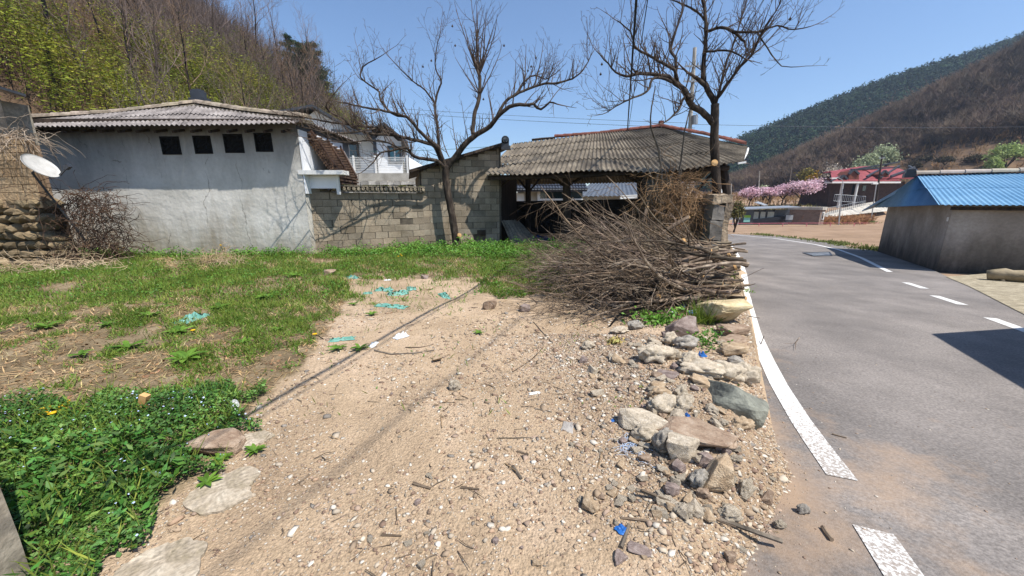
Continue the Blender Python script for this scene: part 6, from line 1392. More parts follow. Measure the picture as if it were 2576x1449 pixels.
stick('vine_stem', sv, .035, .012, MT['bark_grey'], 'bare vine stem climbing above the roof left of the right tree', 'vine stem')
sv = [A(1700, 520, 10.9), A(1708, 440, 10.85), A(1716, 380, 10.8), A(1722, 330, 10.8), A(1738, 270, 10.8), A(1745, 235, 10.8)]
stick('vine_stem', sv, .03, .01, MT['bark_grey'], 'second bare vine stem slanting up beside the right tree trunk', 'vine stem')
for k, (px, dx) in enumerate(((1635, -6), (1655, 4), (1675, -3), (1690, 6), (1712, 2))):
    stick('vine_stem', [A(px, 575, 10.85), A(px+dx, 520, 10.85), A(px-dx, 460, 10.85), A(px+dx*2, 415, 10.85)], .025, .012, MT['bark_grey'], 'gnarled vine stem inside the dead vine curtain', 'vine stem', 'stems in the vine curtain')
vl = A(112, 540, 8.35)
vines('dead_vine', 640, vl.x+.20, 9.1, .9, .15, .36, .9, 5, 'tangle of dead vines hanging under the satellite dish beside the barn', .007, 8, .13, groundz=.0, m=mat('shade_tinted_vine', ['2c221b', '453429', '6a523f'], 2, .95, vcol=True))  # vine colour darkened to stand for the shadow in the gap
vines('dead_vine', 130, A(18, 330, 8.5).x, 8.7, 2.9, .16, .15, .14, 6, 'grey dry vines spilling over the top of the mud brick wall', .006, 8, .14, m=mat('grey_vine', ['7a6a5a', '9a8a78', 'b5a694'], 2, .95, vcol=True))
vines('dry_grass', 420, vl.x+.1, 8.2, .12, .75, .35, .12, 7, 'pale dry grass fallen along the foot of the stone wall', .005, 6, .13, m=mat('dry_straw', ['9b8465', 'b8a183', 'cdb99c'], 2, .95, vcol=True), cat='dry grass', groundz=.0)
vines('dry_stalks', 120, A(200, 600, 10.2).x, 10.3, .55, .5, .06, .5, 8, 'thin dry weed stalks leaning on the left end of the barn wall', .004, 7, .14, cat='weed', groundz=0)
hp = G(545, 668, 0)
vines('dry_grass_heap', 330, hp.x, hp.y, .12, .36, .16, .13, 9, 'small heap of dry grass and straw in front of the barn', .004, 6, .1, m=mat('heap_straw', ['8f7556', 'b39a78', 'ccb898'], 3, .95, vcol=True), cat='straw heap', groundz=.02)
# ------------------------------------------------------------------ weeds, grass and dry litter on the lot
g = np.random.default_rng(808)
def scatter(n, x0, x1, y0, y1, dens, g):
    x = g.uniform(x0, x1, n); y = g.uniform(y0, y1, n); z = zs_np(x, y); sx, sy = scr(np.stack([x, y, z], 1))
    d = dens(x, y, sx, sy); k = g.random(n) < d; return np.stack([x[k], y[k], z[k]], 1)
def nzf(x, y, s, o):
    """cheap smooth noise from summed sines, -1..1"""
    return (np.sin(x*s*1.7+o+1.3*np.sin(y*s*1.1+o*2))+np.sin(y*s*1.9-o*1.7+1.1*np.sin(x*s*1.4-o))+np.sin((x+y)*s*2.7+o*3.1)*.7)/2.7
LUSH = [(-400, 1055), (0, 1045), (140, 1020), (300, 990), (430, 985), (560, 978), (650, 985), (655, 1010), (560, 1030), (575, 1062), (690, 1062), (672, 1085), (560, 1092), (480, 1120), (470, 1150), (545, 1175), (490, 1215), (400, 1285), (350, 1350), (280, 1400), (240, 1500), (-400, 1700)]
def in_lot(x, y): return (x < np.interp(y, EY, EX)-.12) & (y < 12.7)
def behind_walls(x, y): return ((x > -12.9) & (x < -5.5) & (y > 10.42)) | ((x < -11.6) & (y > 8.5)) | ((x >= -5.6) & (x < -.3) & (y > np.interp(x, [-5.6, -3, -.4], [10.6, 12.4, 13.2]))) | ((x > -.3) & (y > 12.6))
def cover(x, y, sx, sy):
    """how green the lot is at a spot, 0..1"""
    d = np.zeros(len(x)); n1 = nzf(x, y, 1.1, 1.0); n2 = nzf(x, y, 3.1, 4.0); rx, ry = sx, sy
    n3 = nzf(x, y, 7.0, 2.0); sy = sy+22*n2+14*n3; sx = sx+40*n1+30*n3
    far = (sy < 712); d = np.where(far, .52+.5*n1+.4*n2+.2*n3, d)
    d = np.where(far & (sx > 1365), .25+.4*n1, d)
    midl = (sy >= 700) & (sy < 770) & (sx < 905+30*n2); d = np.where(midl, .55+.45*n1+.35*n2, d)
    low = (sy >= 760) & (sy < 1000) & (sx < 880-(sy-760)*.55+40*n2); d = np.where(low, .22+.45*n1+.5*n2+.4*n3-.0006*(sy-760), d)
    d = np.where((sy >= 1000) & ~inpoly(rx, ry, LUSH), .03, d)
    d = np.where((sy > 660) & (sy < 745) & (sx > 1190) & (sx < 1380), .55+.5*n1+.4*n2, d)
    d = np.where((sy > 695) & (sy < 790) & (sx > 900) & (sx < 1190), .02+.35*np.maximum(0, n2-.4), d)
    br = inpoly(sx, sy, BARE); d = np.where(br & (sy > 790), 0.012*np.maximum(0, n2), d)
    d = np.where(inpoly(rx, ry, LUSH), 0, d)
    ok = in_lot(x, y) & ~behind_walls(x, y); return np.clip(d, 0, 1)*ok
def blades(name, P, h, w, m, g, lean=.45, tone=(.6, 1.35), hue=.12, wid=.5):
    n = len(P); d = g.normal(size=(n, 3))*lean; d[:, 2] = 1; d /= np.linalg.norm(d, axis=1, keepdims=True); L = (h*g.uniform(.45, 1.35, n))[:, None]
    C = P+d*L*.42; Wv = np.cross(d, rdir(g, n)); Wv /= np.linalg.norm(Wv, axis=1, keepdims=True)+1e-6
    V, F = quads(C, d*L*.5, Wv*w); t = g.uniform(*tone, (n, 1)); col = np.repeat(t*np.stack([1+g.uniform(-hue, hue*2, n), np.ones(n), 1+g.uniform(-hue, hue, n)], 1), 4, axis=0)
    return npmesh(name, V, F, m, col)
def leaves(name, P, hmax, s, m, g, tone=(.6, 1.35), asp=.55, flat=.8, hue=.12):
    n = len(P); P = P.copy(); P[:, 2] += hmax*g.random(n)**.8*(.6+.4*nzf(P[:, 0], P[:, 1], 5, 2)); nrm = g.normal(size=(n, 3)); nrm[:, 2] = np.abs(nrm[:, 2])+flat; nrm /= np.linalg.norm(nrm, axis=1, keepdims=True)
    U = np.cross(nrm, rdir(g, n)); U /= np.linalg.norm(U, axis=1, keepdims=True)+1e-6; Wv = np.cross(nrm, U); sz = s*g.uniform(.5, 1.3, (n, 1)); V, F = quads(P, U*sz, Wv*sz*asp)
    t = g.uniform(*tone, (n, 1)); col = np.repeat(t*np.stack([1+g.uniform(-hue, hue*1.6, n), np.ones(n), 1+g.uniform(-hue, hue, n)], 1), 4, axis=0); return npmesh(name, V, F, m, col)
GR_ = mat('grass_blade', ['51681f', '6c8432', '8b9d4a'], 1.2, .7, vcol=True, trans=.28)
LF = mat('weed_leaf', ['3a611b', '537f28', '70963a'], 1.5, .6, vcol=True, trans=.25, spec=.4)
STRAW_ = mat('dry_blade', ['8b7a52', 'a8976c', 'c2b288'], 4, .95, vcol=True)
STRAW = mat('straw', ['8b7250', 'a98f6c', 'c4ab88'], 4, .95, vcol=True)
P = scatter(330000, -14, 5, 5.6, 12.8, cover, g); tag(blades('grass', P, np.full(len(P), .12), .006, GR_, g), kind='stuff')
P = scatter(170000, -14, 5, 5.6, 12.8, cover, g); tag(leaves('weeds', P, .13, .022, LF, g), kind='stuff')
def near_cover(x, y, sx, sy): return cover(x, y, sx, sy)*.9
P = scatter(260000, -9, 3.6, 2.4, 5.6, near_cover, g); tag(blades('short_grass', P, np.full(len(P), .085), .0045, GR_, g, lean=.7), kind='stuff')
P = scatter(150000, -9, 3.6, 2.4, 5.6, near_cover, g); tag(leaves('low_weeds', P, .045, .014, LF, g), kind='stuff')
# tall tuft row in front of the outhouse and along the wall feet
def foot(x, y, sx, sy): return (in_lot(x, y) & ~behind_walls(x, y) & (((sx > 1060) & (sx < 1500) & (sy < 655)) | ((sx < 1060) & (sy < 650)) | ((sx > 1380) & (sx < 1800) & (y > 8.4))))*np.clip(.55+.6*nzf(x, y, 1.6, 3), 0, 1)
P = scatter(120000, -13, 5.6, 8.2, 13.0, foot, g); tag(leaves('tall_weeds', P, .34, .032, LF, g, tone=(.75, 1.5)), kind='stuff')
# the lush carpet of small leaved weed at the lower left
def lush(x, y, sx, sy):
    q = nzf(x, y, 9, 4); q2 = nzf(x, y, 5, 1); return inpoly(sx+45*q+25*q2, sy+18*q2-14*q, LUSH)*1.0*np.clip(.95+.25*nzf(x, y, 4, 2), 0, 1)
P = scatter(150000, -5.5, -.9, .7, 3.3, lush, g); mh = .09+.07*nzf(P[:, 0], P[:, 1], 2.3, 5)+.05*nzf(P[:, 0], P[:, 1], 6, 1); Q = P.copy(); Q[:, 2] += np.maximum(mh, .01)*g.random(len(P))**.6
LV = mat('carpet_leaf', ['31561d', '48702c', '678a3f'], 3, .6, vcol=True, trans=.22, spec=.4)
tag(leaves('carpet_weed', Q, .012, .0125, LV, g, asp=.75, tone=(.45, 1.6), hue=.22), kind='stuff')
P = scatter(9000, -5.5, -.9, .7, 3.2, lush, g); P[:, 2] += .03; tag(blades('carpet_grass', P, np.full(len(P), .17), .004, GR_, g, lean=.6), kind='stuff')
P = scatter(1500, -5.5, -.9, .7, 3.2, lush, g); mh = .10+.07*nzf(P[:, 0], P[:, 1], 2.3, 5); P[:, 2] += np.maximum(mh, .03)+.015; P = P[nzf(P[:, 0], P[:, 1], 2.0, 7) > -.2][:420]
tag(leaves('tiny_flowers', P, .004, .0065, mat('pale_blue_petal', ['9fb4dd', 'c6d2ee'], 2, .8), g, asp=.9, flat=2), kind='stuff')
def broad(x, y, sx, sy): return inpoly(sx, sy, LUSH)*(sx < 470)*(sy > 1130)*np.clip(.5+.7*nzf(x, y, 3, 9), 0, 1)
P = scatter(9000, -3.6, -1.2, .7, 2.4, broad, g); P[:, 2] += .10+.06*nzf(P[:, 0], P[:, 1], 2.3, 5); tag(leaves('broad_weeds', P, .10, .028, LV, g, asp=.42, flat=.5, tone=(.6, 1.7), hue=.3), kind='stuff')
P = scatter(120000, -13, 4.5, 2.6, 12.6, lambda x, y, sx, sy: (in_lot(x, y) & ~behind_walls(x, y) & ~inpoly(sx, sy, LUSH) & ~inpoly(sx, sy, BARE))*np.clip(.35+.7*nzf(x, y, 1.9, 6), 0, 1), g)
tag(blades('dry_grass', P, .03+.011*P[:, 1], .0028+.0003*P[:, 1].mean(), STRAW_, g, lean=1.3, tone=(.6, 1.25)), kind='stuff')
# straw, dead stems and leaf litter over the weedy half of the lot
def dry(x, y, sx, sy): return (in_lot(x, y) & ~behind_walls(x, y) & ~inpoly(sx, sy, LUSH))*np.where(inpoly(sx, sy, BARE), .02, np.where(sy > 760, .8, .35))*np.clip(.55+.6*nzf(x, y, 1.4, 8), 0, 1)
P = scatter(75000, -12, 4, 1.8, 11, dry, g); n = len(P); a = g.uniform(0, 6.28, n); L = g.uniform(.04, .17, n); d = np.stack([np.cos(a)*L, np.sin(a)*L, g.uniform(-.1, .3, n)*L], 1); P[:, 2] += .006
r = g.uniform(.0014, .0042, n); V, F = segs(P-d*.5+np.array([0, 0, .004]), P+d*.5+np.array([0, 0, .004]), r, r*.6, 3); c = np.repeat((g.uniform(.45, 1.25, n)[:, None])*np.array([[1, .97, .93]]), 6, axis=0); tag(npmesh('dry_straw', V, F, STRAW, c), kind='stuff')
P = scatter(34000, -10, 4, 1.8, 10, dry, g); tag(leaves('dead_leaves', P, .012, .024, mat('dead_leaf', ['6b5138', '8c6f50', 'a98d6c'], 3, .9, vcol=True), g, flat=1.2, tone=(.55, 1.3)), kind='stuff')
# broad-leaved rosettes, one plant each
def rosette(seed, n, L, m):
    R = random.Random(seed); mb = MB()
    for k in range(n):
        a = k*2.4+R.uniform(-.3, .3); l = L*R.uniform(.6, 1.1); el = R.uniform(.15, .8); t = R.uniform(.75, 1.25); V = []
        for i in range(5):
            u = i/4; rr = l*u; z = l*(math.sin(el)*u-.55*u*u*math.sin(el)) + .01; w = l*.17*math.sin(PI*min(1, u*.86+.12))
            c = Vector((math.cos(a)*rr, math.sin(a)*rr, z)); s = Vector((-math.sin(a), math.cos(a), 0))*w; V += [c-s+Vector((0, 0, w*.3)), c, c+s+Vector((0, 0, w*.3))]
        F = []
        for i in range(4): b = i*3; F += [(b, b+1, b+4, b+3), (b+1, b+2, b+5, b+4)]
        mb.add(V, F, 0, (t*1.05, t, t*.9))
    return mb.build('leafy_weed', m)
RM = mat('rosette_leaf', ['466a20', '5d842c', '7a9f3f'], 6, .6, vcol=True, trans=.3, spec=.4)
RO = [rosette(i, 11+i*2, .13+.02*i, RM) for i in range(3)]; ul = set()
for i, (px, py, s, k) in enumerate(((467, 905, 1.15, 2), (320, 867, 1.1, 1), (452, 829, 1.0, 2), (376, 797, 1, 1), (676, 750, 1.2, 2), (552, 776, 1.1, 1), (430, 775, .8, 0), (200, 890, .9, 0), (610, 860, .8, 0), (700, 830, .7, 1), (820, 740, .9, 0), (270, 820, .8, 1), (740, 700, 1.2, 2), (120, 830, 1, 1), (935, 800, .7, 0), (890, 772, .6, 1), (1205, 838, .6, 0), (850, 885, .8, 0), (905, 884, .7, 1), (520, 1210, .6, 0), (640, 1130, .5, 1), (560, 1150, .6, 0))):
    o = RO[k] if k not in ul else RO[k].copy()
    if k in ul: COL.objects.link(o)
    ul.add(k); o.location = GP(px, py, .05 if py > 1000 and px < 400 else .005); o.rotation_euler = (0, 0, i*1.1); o.scale = (s,)*3
    tag(o, 'bright green leafy weed rosette growing flat on the lot', 'weed', 'leaf rosettes on the lot')
# flowering weeds at the barn foot and stray yellow dandelions
YM = mat('dandelion_yellow', ['c99a12', 'e0b422'], 3, .8)
def flower_weed(px, py, H, n, label, seed, grp):
    R = random.Random(seed); b = GP(px, py); e = empty('flowering_weed', tuple(b), label, 'weed', grp); m = MB(); l = MB()
    for k in range(n):
        t = b+Vector((R.uniform(-.12, .12), R.uniform(-.08, .08), H*R.uniform(.6, 1.05))); m.tube([b, b.lerp(t, .5)+Vector((R.uniform(-.03, .03), 0, .01)), t], [.006, .005, .003], 4); f = MB(); f.lathe(t, [(.002, 0), (.022, .008), (.026, .016), (.004, .022)], 9); f.build('flower', YM, e)
        for q in range(int(H*30)): u = b.lerp(t, R.uniform(.05, .85)); d = Vector((R.uniform(-1, 1), R.uniform(-1, 1), R.uniform(-.1, .7))).normalized(); s = d.cross(Vector((0, 0, 1))).normalized()*.014; l.add([u, u+d*.03+s, u+d*.07, u+d*.03-s], [(0, 1, 2, 3)], 0, (R.uniform(.7, 1.3),)*3)
    m.build('stem', LF, e)
    if l.v: l.build('leaves', LF, e)
for i, (px, py, H, n) in enumerate(((538, 640, .38, 4), (565, 643, .32, 4), (685, 640, .3, 5), (300, 645, .2, 3), (716, 632, .22, 3), (1010, 655, .15, 3))): flower_weed(px, py, H, n, 'leafy yellow flowered weed growing at the foot of the old walls', 20+i, 'yellow flowered weeds by the walls')
for i, (px, py) in enumerate(((150, 1040), (145, 1052), (492, 828), (815, 858))): flower_weed(px, py, .06, 4 if i < 2 else 1, 'tiny yellow dandelion flowering low among the lot weeds', 40+i, 'dandelions on the lot')
# ------------------------------------------------------------------ rubble along the lot edge
SM = {'white': mat('lime_rubble', ['9c8f7c', 'c0b29c', 'd4c8b5'], 7, .97, 1.0, 30, bdist=.012, fine=(40, .18)), 'grey': mat('grey_stone', ['777168', '9a9388', 'b8b0a4'], 5, .95, .7, 25, fine=(30, .15)),
      'purple': mat('purple_stone', ['6d5e57', '8a7a72', 'a3968d'], 4, .9, .5, 25, fine=(30, .12)), 'brown': mat('brown_stone', ['765f4d', '95806c', 'ad9a86'], 4, .93, .6, 20, fine=(30, .14)),
      'tan': mat('tan_stone', ['90795f', 'ad977b', 'c4b196'], 4, .95, .6, 24, fine=(30, .14)), 'cream': mat('cream_limestone', ['9f8c68', 'c2b08a', 'd3c5a6'], 3, .92, .5, 14, fine=(18, .12)), 'green': mat('green_grey_boulder', ['55564e', '737469', '929284'], 3.5, .8, .5, 18, spec=.4, fine=(16, .2))}
def stone_mesh(kind, seed, style):
    """unit stone (about 1 across): 'lump' pitted and rounded, 'slab' flat and split, 'block' angular"""
    R = random.Random(seed); bm = bmesh.new(); o = Vector((R.uniform(0, 90), R.uniform(0, 90), R.uniform(0, 90)))
    if style == 'lump':
        bmesh.ops.create_icosphere(bm, subdivisions=4, radius=.5)
        for v in bm.verts:
            n = v.co.normalized(); v.co = n*(.5*(1+.42*noise.noise(n*1.7+o)+.22*noise.noise(n*4+o)+.09*noise.noise(n*9+o)+.06*min(0, noise.noise(n*16+o)+.2)*1.6))
    else:
        for k in range(15 if style == 'block' else 18):
            p = Vector((R.uniform(-1, 1), R.uniform(-1, 1), R.uniform(-1, 1))); m = max(abs(p.x), abs(p.y), abs(p.z)); p = p/m*R.uniform(.8, 1)*.52; bm.verts.new(p)
        bmesh.ops.convex_hull(bm, input=bm.verts[:]); bmesh.ops.delete(bm, geom=[v for v in bm.verts if not v.link_faces], context='VERTS')
        bmesh.ops.bevel(bm, geom=bm.edges[:], offset=.035, segments=2, affect='EDGES', profile=.6); bmesh.ops.triangulate(bm, faces=bm.faces[:])
        bmesh.ops.subdivide_edges(bm, edges=[e for e in bm.edges if e.calc_length() > .16], cuts=2, use_grid_fill=True); bmesh.ops.triangulate(bm, faces=bm.faces[:])
        for v in bm.verts:
            n = v.co; q = Vector((noise.noise(n*3+o), noise.noise(n*3+o+Vector((7, 0, 0))), noise.noise(n*3+o+Vector((0, 7, 0))))); q2 = noise.noise(Vector((n.x*2, n.y*2, n.z*14))+o); v.co = n+q*.05+n*q2*.045
    me = bpy.data.meshes.new('stone'); bm.to_mesh(me); bm.free(); me.materials.append(SM[kind]); me.polygons.foreach_set('use_smooth', [style == 'lump']*len(me.polygons)); me.update(); return me
def stone(px, py, w, h, kind, style, label=None, seed=None, yaw=0.0, flat=1.0, tilt=(0, 0), dz=0.0, group=None, name=None):
    """stone whose outline covers w x h pixels round (px, py); stands on the ground under its lower edge"""
    seed = seed or int(px*7+py); b = G(px, py+h*.38); b.z = zs(b.x, b.y)
    if b.x > xe(b.y): b = GR(px, py+h*.38)
    else:
        for _ in range(4): b = G(px, py+h*.38, b.z); b.z = zs(b.x, b.y)
    dist = (b-Vector((0, 0, EYE))).length; s = dist/FPX; W_ = w*s; Hh = max(.03, h*s*flat)
    el = math.asin(min(.95, EYE/dist)); D = W_*.65; zz = max(.4*Hh, (Hh-D*math.sin(el)*.55)/max(.5, math.cos(el)))
    o = bpy.data.objects.new(name or 'rubble_stone', stone_mesh(kind, seed, style)); COL.objects.link(o)
    o.scale = (W_*1.04, D, zz*1.15); o.rotation_euler = (tilt[0], tilt[1], yaw); o.location = (b.x, b.y+D*.22, b.z+zz*.42+dz)
    return tag(o, label, 'stone', group)
LS = ((1827, 790, 112, 62, 'cream', 'block', 'large cream limestone wedge beside the white road line below the brush heap', .15), (1718, 826, 72, 60, 'purple', 'slab', 'square purplish slab standing upright among the weeds at the lot edge', .1),
      (1848, 828, 72, 34, 'brown', 'slab', 'topmost thin brown slab under the cream limestone', .3), (1846, 856, 66, 24, 'brown', 'slab', 'second thin brown slab below the cream limestone', .2), (1850, 884, 66, 34, 'tan', 'block', 'tan pitted stone under the thin slabs at the road edge', .2), (1856, 912, 40, 24, 'grey', 'block', 'small dark stone at the bottom of the slab stack', 0),
      (1650, 894, 70, 46, 'white', 'lump', 'big rounded white rubble lump left of the small green plant', 0), (1697, 894, 32, 28, 'white', 'lump', 'small cream rubble lump touching the big rounded white one', 0), (1685, 856, 36, 30, 'white', 'lump', 'white rubble lump in front of the upright purplish slab', .4), (1727, 866, 52, 34, 'grey', 'lump', 'grey pitted concrete lump right below the upright slab', .2),
      (1737, 912, 44, 40, 'white', 'lump', 'white rubble lump beside the blue plastic scrap', .3), (1774, 930, 92, 38, 'white', 'lump', 'long white rubble lump in the middle of the bank', -.3), (1828, 938, 66, 44, 'white', 'lump', 'white pitted lump near the road above the green boulder', -.2), (1876, 948, 52, 42, 'white', 'lump', 'rightmost white lump overhanging the green boulder', -.2),
      (1786, 960, 84, 34, 'tan', 'slab', 'long grey beige slab lying above the green boulder', -.35), (1683, 942, 48, 28, 'purple', 'slab', 'purple brown split stone left of the long white lump', -.3), (1664, 994, 48, 30, 'tan', 'lump', 'tan rubble lump in the middle of the gravel slope', 0), (1713, 992, 32, 30, 'white', 'lump', 'small white lump right of the tan lump', .3),
      (1671, 1022, 66, 44, 'white', 'lump', 'broad cream lump above the long white concrete piece', .2), (1722, 1022, 46, 40, 'white', 'lump', 'cream lump to the left of the green boulder', .4), (1630, 1066, 120, 52, 'white', 'block', 'large long white concrete piece with a dark left end', -.2), (1766, 1098, 150, 64, 'brown', 'slab', 'long brown slab sloping down toward the road', -.55),
      (1625, 1094, 54, 38, 'white', 'lump', 'white pitted lump under the long white concrete piece', 0), (1669, 1118, 40, 52, 'grey', 'lump', 'grey pitted lump standing between two white ones', .2), (1720, 1138, 72, 52, 'white', 'block', 'flat white block below the long brown slab', -.5), (1778, 1160, 42, 28, 'purple', 'block', 'small purplish block under the brown slab', -.1),
      (1815, 1205, 94, 74, 'tan', 'block', 'broad tan boulder at the foot of the rubble bank', .2), (1870, 1070, 40, 26, 'tan', 'lump', 'tan lump leaning on the front of the green boulder', .1), (1876, 1238, 32, 34, 'white', 'lump', 'white lump right of the broad tan boulder', .2), (1762, 1212, 42, 36, 'grey', 'lump', 'dark grey pitted lump left of the broad tan boulder', .5),
      (1930, 1258, 30, 26, 'brown', 'block', 'brown stone lying alone near the asphalt edge', .3), (1837, 1300, 40, 30, 'white', 'lump', 'pale lump beside the long stick', 0), (1564, 1396, 42, 54, 'purple', 'slab', 'dark purple slab near the bottom of the dirt', 1.1), (1612, 1382, 46, 28, 'purple', 'slab', 'thin mauve slab right of the dark purple slab', -.5),
      (1839, 1406, 26, 20, 'brown', 'block', 'small reddish stone at the bottom right of the dirt', .2), (2022, 1286, 20, 16, 'grey', 'lump', 'small grey stone lying on the asphalt', 0), (1963, 1324, 20, 16, 'white', 'lump', 'small white stone on the asphalt near the stick tip', 0), (1232, 766, 36, 34, 'brown', 'slab', 'flat pinkish stone in the middle of the lot', .3),
      (830, 687, 28, 18, 'brown', 'block', 'reddish brown stone in the grass near the block wall', .2), (1144, 972, 28, 26, 'white', 'lump', 'rough whitish lump alone on the bare dirt', 0), (1322, 776, 30, 20, 'purple', 'block', 'dark stone at the left tip of the brush heap', .2), (1100, 906, 24, 16, 'tan', 'block', 'tan brick fragment on the bare dirt', .4),
      (527, 1120, 112, 58, 'brown', 'slab', 'weathered brown boulder half buried by the leafy carpet', .15), (1075, 724, 30, 14, 'tan', 'slab', 'flat yellowish stone by the teal scraps', 0), (1068, 697, 18, 12, 'purple', 'block', 'small pink stone above the teal scraps', 0), (1560, 832, 44, 18, 'white', 'lump', 'pale crumbly lump under the front of the brush heap', .3), (1600, 820, 36, 22, 'grey', 'lump', 'grey lump tucked under the brush heap', .2), (1480, 870, 30, 22, 'white', 'lump', 'whitish lump where the dirt meets the brush heap', 0))
for i, (px, py, w, h, kd, stl, lb, yw) in enumerate(LS):
    fl = .35 if i in (32, 33) else {'slab': .8}.get(stl, 1.0); k_ = 1.0 if stl == 'lump' else .96; stone(px, py, w*k_, h*k_, kd, stl, lb, 300+i, yw, fl, tilt=((-.9, 0) if i == 1 else (0, .0)))
# the big grey-green boulder at the corner of the bank
bo = bpy.data.objects.new('boulder', stone_mesh('green', 83, 'block')); COL.objects.link(bo)
q = GR(1900, 1110); bo.location = (q.x-.17, q.y+.17, q.z+.17); bo.rotation_euler = (-.15, .05, -.5); bo.scale = (.60, .48, .54)
tag(bo, 'big smooth grey green boulder at the road corner of the rubble bank', 'boulder')
# smaller rubble, past naming one by one
RK = [stone_mesh(k, 500+i, s) for i, (k, s) in enumerate((('white', 'block'), ('white', 'lump'), ('tan', 'block'), ('purple', 'block'), ('brown', 'slab'), ('white', 'block'), ('tan', 'block'), ('white', 'slab')))]
R = random.Random(606)
def small_rock(x, y, s, k, lb, gp):
    o = bpy.data.objects.new('small_stone', RK[k]); COL.objects.link(o); z = zs(x, y) if x < xe(y)+.2 else zr(y); o.location = (x, y, z+s*.22); o.rotation_euler = (R.uniform(-.4, .4), R.uniform(-.4, .4), R.uniform(0, 6.28)); o.scale = (s*R.uniform(.8, 1.3), s*R.uniform(.7, 1.1), s*R.uniform(.5, .85)); tag(o, lb, 'stone', gp)
n = 0
while n < 260:
    t = R.random(); px, py = 1640+R.gauss(0, 90)+t*110, 850+t*470
    p = G(px, py); 
    if p.x > xe(p.y)+.15 or p.y < 1.3: continue
    small_rock(p.x, p.y, R.choice((.03, .04, .05, .07, .09))*R.uniform(.7, 1.2)*(.7+.12*p.y), R.choice((0, 0, 0, 1, 1, 2, 2, 3, 4, 6, 7, 7, 7)), 'small pale stone in the rubble bank at the lot edge', 'small stones of the rubble bank'); n += 1
for k in range(60):
    p = G(R.uniform(900, 1900), R.uniform(860, 1440)); 
    if p.x > xe(p.y): continue
    small_rock(p.x, p.y, R.uniform(.018, .035), R.randrange(8), 'small loose stone scattered over the bare dirt', 'loose stones on the dirt')
# flush remains of an old concrete floor
CM = mat('exposed_aggregate', ['82775f', 'a09380', 'bbb09d'], 7, .97, .8, 45, fine=(50, .3), bdist=.01)
for i, (poly, lb) in enumerate((([(455, 1268), (478, 1235), (530, 1205), (600, 1172), (640, 1168), (655, 1186), (628, 1215), (632, 1240), (590, 1262), (545, 1284), (492, 1288)], 'broken grey concrete slab flush with the dirt beside the leafy carpet'), ([(585, 1112), (615, 1090), (668, 1078), (690, 1090), (660, 1108), (610, 1128)], 'small pale concrete fragment beside the weathered brown boulder'), ([(240, 1500), (300, 1420), (380, 1372), (470, 1345), (520, 1362), (500, 1420), (480, 1500)], 'old pebbled concrete slab at the bottom of the view left of the dirt'))):
    Rc = random.Random(i); pts = []; m = MB(); P = [GP(*q) for q in poly]; rs = resample([tuple(p) for p in P+[P[0]]], 48)[:-1]; zt = max(p.z for p in P)+.012
    top = [Vector((x+Rc.uniform(-.008, .008), y+Rc.uniform(-.008, .008), zs(x, y)+.014)) for x, y, z in rs]; c = sum(top, Vector())/len(top); c.z = zs(c.x, c.y)+.02; k = len(top)
    md = [t.lerp(c, .5)+Vector((0, 0, 0)) for t in top]
    for v in md: v.z = zs(v.x, v.y)+.018
    m.add([t-Vector((0, 0, .08)) for t in top]+top+md+[c], [(j, (j+1) % k, k+(j+1) % k, k+j) for j in range(k)]+[(k+j, k+(j+1) % k, 2*k+(j+1) % k, 2*k+j) for j in range(k)]+[(2*k+j, 2*k+(j+1) % k, 3*k) for j in range(k)]); tag(m.build('concrete_slab', CM, None, origin=tuple(c)), lb, 'concrete slab')
# gravel and crumbs
ico = None
def pebbles(name, P, s, m, g, emb=.2, flat=.65):
    """many small irregular stones as one mesh"""
    bm = bmesh.new(); bmesh.ops.create_icosphere(bm, subdivisions=1, radius=1); bv = np.array([v.co for v in bm.verts]); bf = np.array([[v.index for v in f.verts] for f in bm.faces]); bm.free()
    n = len(P); k = len(bv); V = bv[None]*(1+g.uniform(-.5, .42, (n, k, 1))); V = V*np.stack([g.uniform(.75, 1.5, n), g.uniform(.7, 1.1, n), g.uniform(.35, 1, n)*flat], 1)[:, None]*s[:, None, None]
    a = g.uniform(0, 6.28, n); ca, sa = np.cos(a)[:, None], np.sin(a)[:, None]; tx = g.uniform(-.5, .5, (n, 1)); X = V[..., 0]*ca-V[..., 1]*sa; Yv = V[..., 0]*sa+V[..., 1]*ca; Zv = V[..., 2]+X*tx*.4
    V = np.stack([X, Yv, Zv], 2)+P[:, None]+np.array([0, 0, 1])*(s*emb)[:, None, None]; F = (np.arange(n)*k)[:, None, None]+bf[None]
    pal = np.array([lin(h) for h in ('d2c8b8', 'bcad98', 'a48f77', 'a58f7c', '87705f', '8d857b', 'c8bba6', 'ae9278')]); ch = g.choice(8, n, p=(.12, .17, .23, .13, .12, .06, .05, .12)); col = np.repeat(pal[ch]*g.uniform(.8, 1.12, (n, 1)), k, axis=0); return npmesh(name, V.reshape(-1, 3), F.reshape(-1, 3), m, col)
GM = mat('gravel', ['e6e6e6', 'ffffff'], 30, .95, .4, 90, vcol=True, bdist=.004)
def gd(x, y, sx, sy):
    bank = np.exp(-((sx-(1500+.6*(sy-860)))/190)**2)*(sy > 840); dr = inpoly(sx, sy, BARE)*(sy > 760)
    d = dr*(.10+.20*np.clip((sy-850)/350, 0, 1))*np.clip(.7+.7*nzf(x, y, 2.2, 3), .08, 1.4)+.75*bank; d = np.where(sy < 800, d*.35, d)
    ex = np.interp(y, EY, EX); d = np.maximum(d, .75*np.exp(-((x-ex+.12)/.32)**2)*(y < 5.5)); return np.clip(d, 0, 1)*(x < ex+.10)
P = scatter(330000, -2.6, 3.6, .85, 5.5, gd, g); s = .0035*np.exp(g.normal(0, .6, len(P))); s = np.clip(s, .002, .024)*(1+.10*P[:, 1]); tag(pebbles('gravel', P, s, GM, g), kind='stuff')
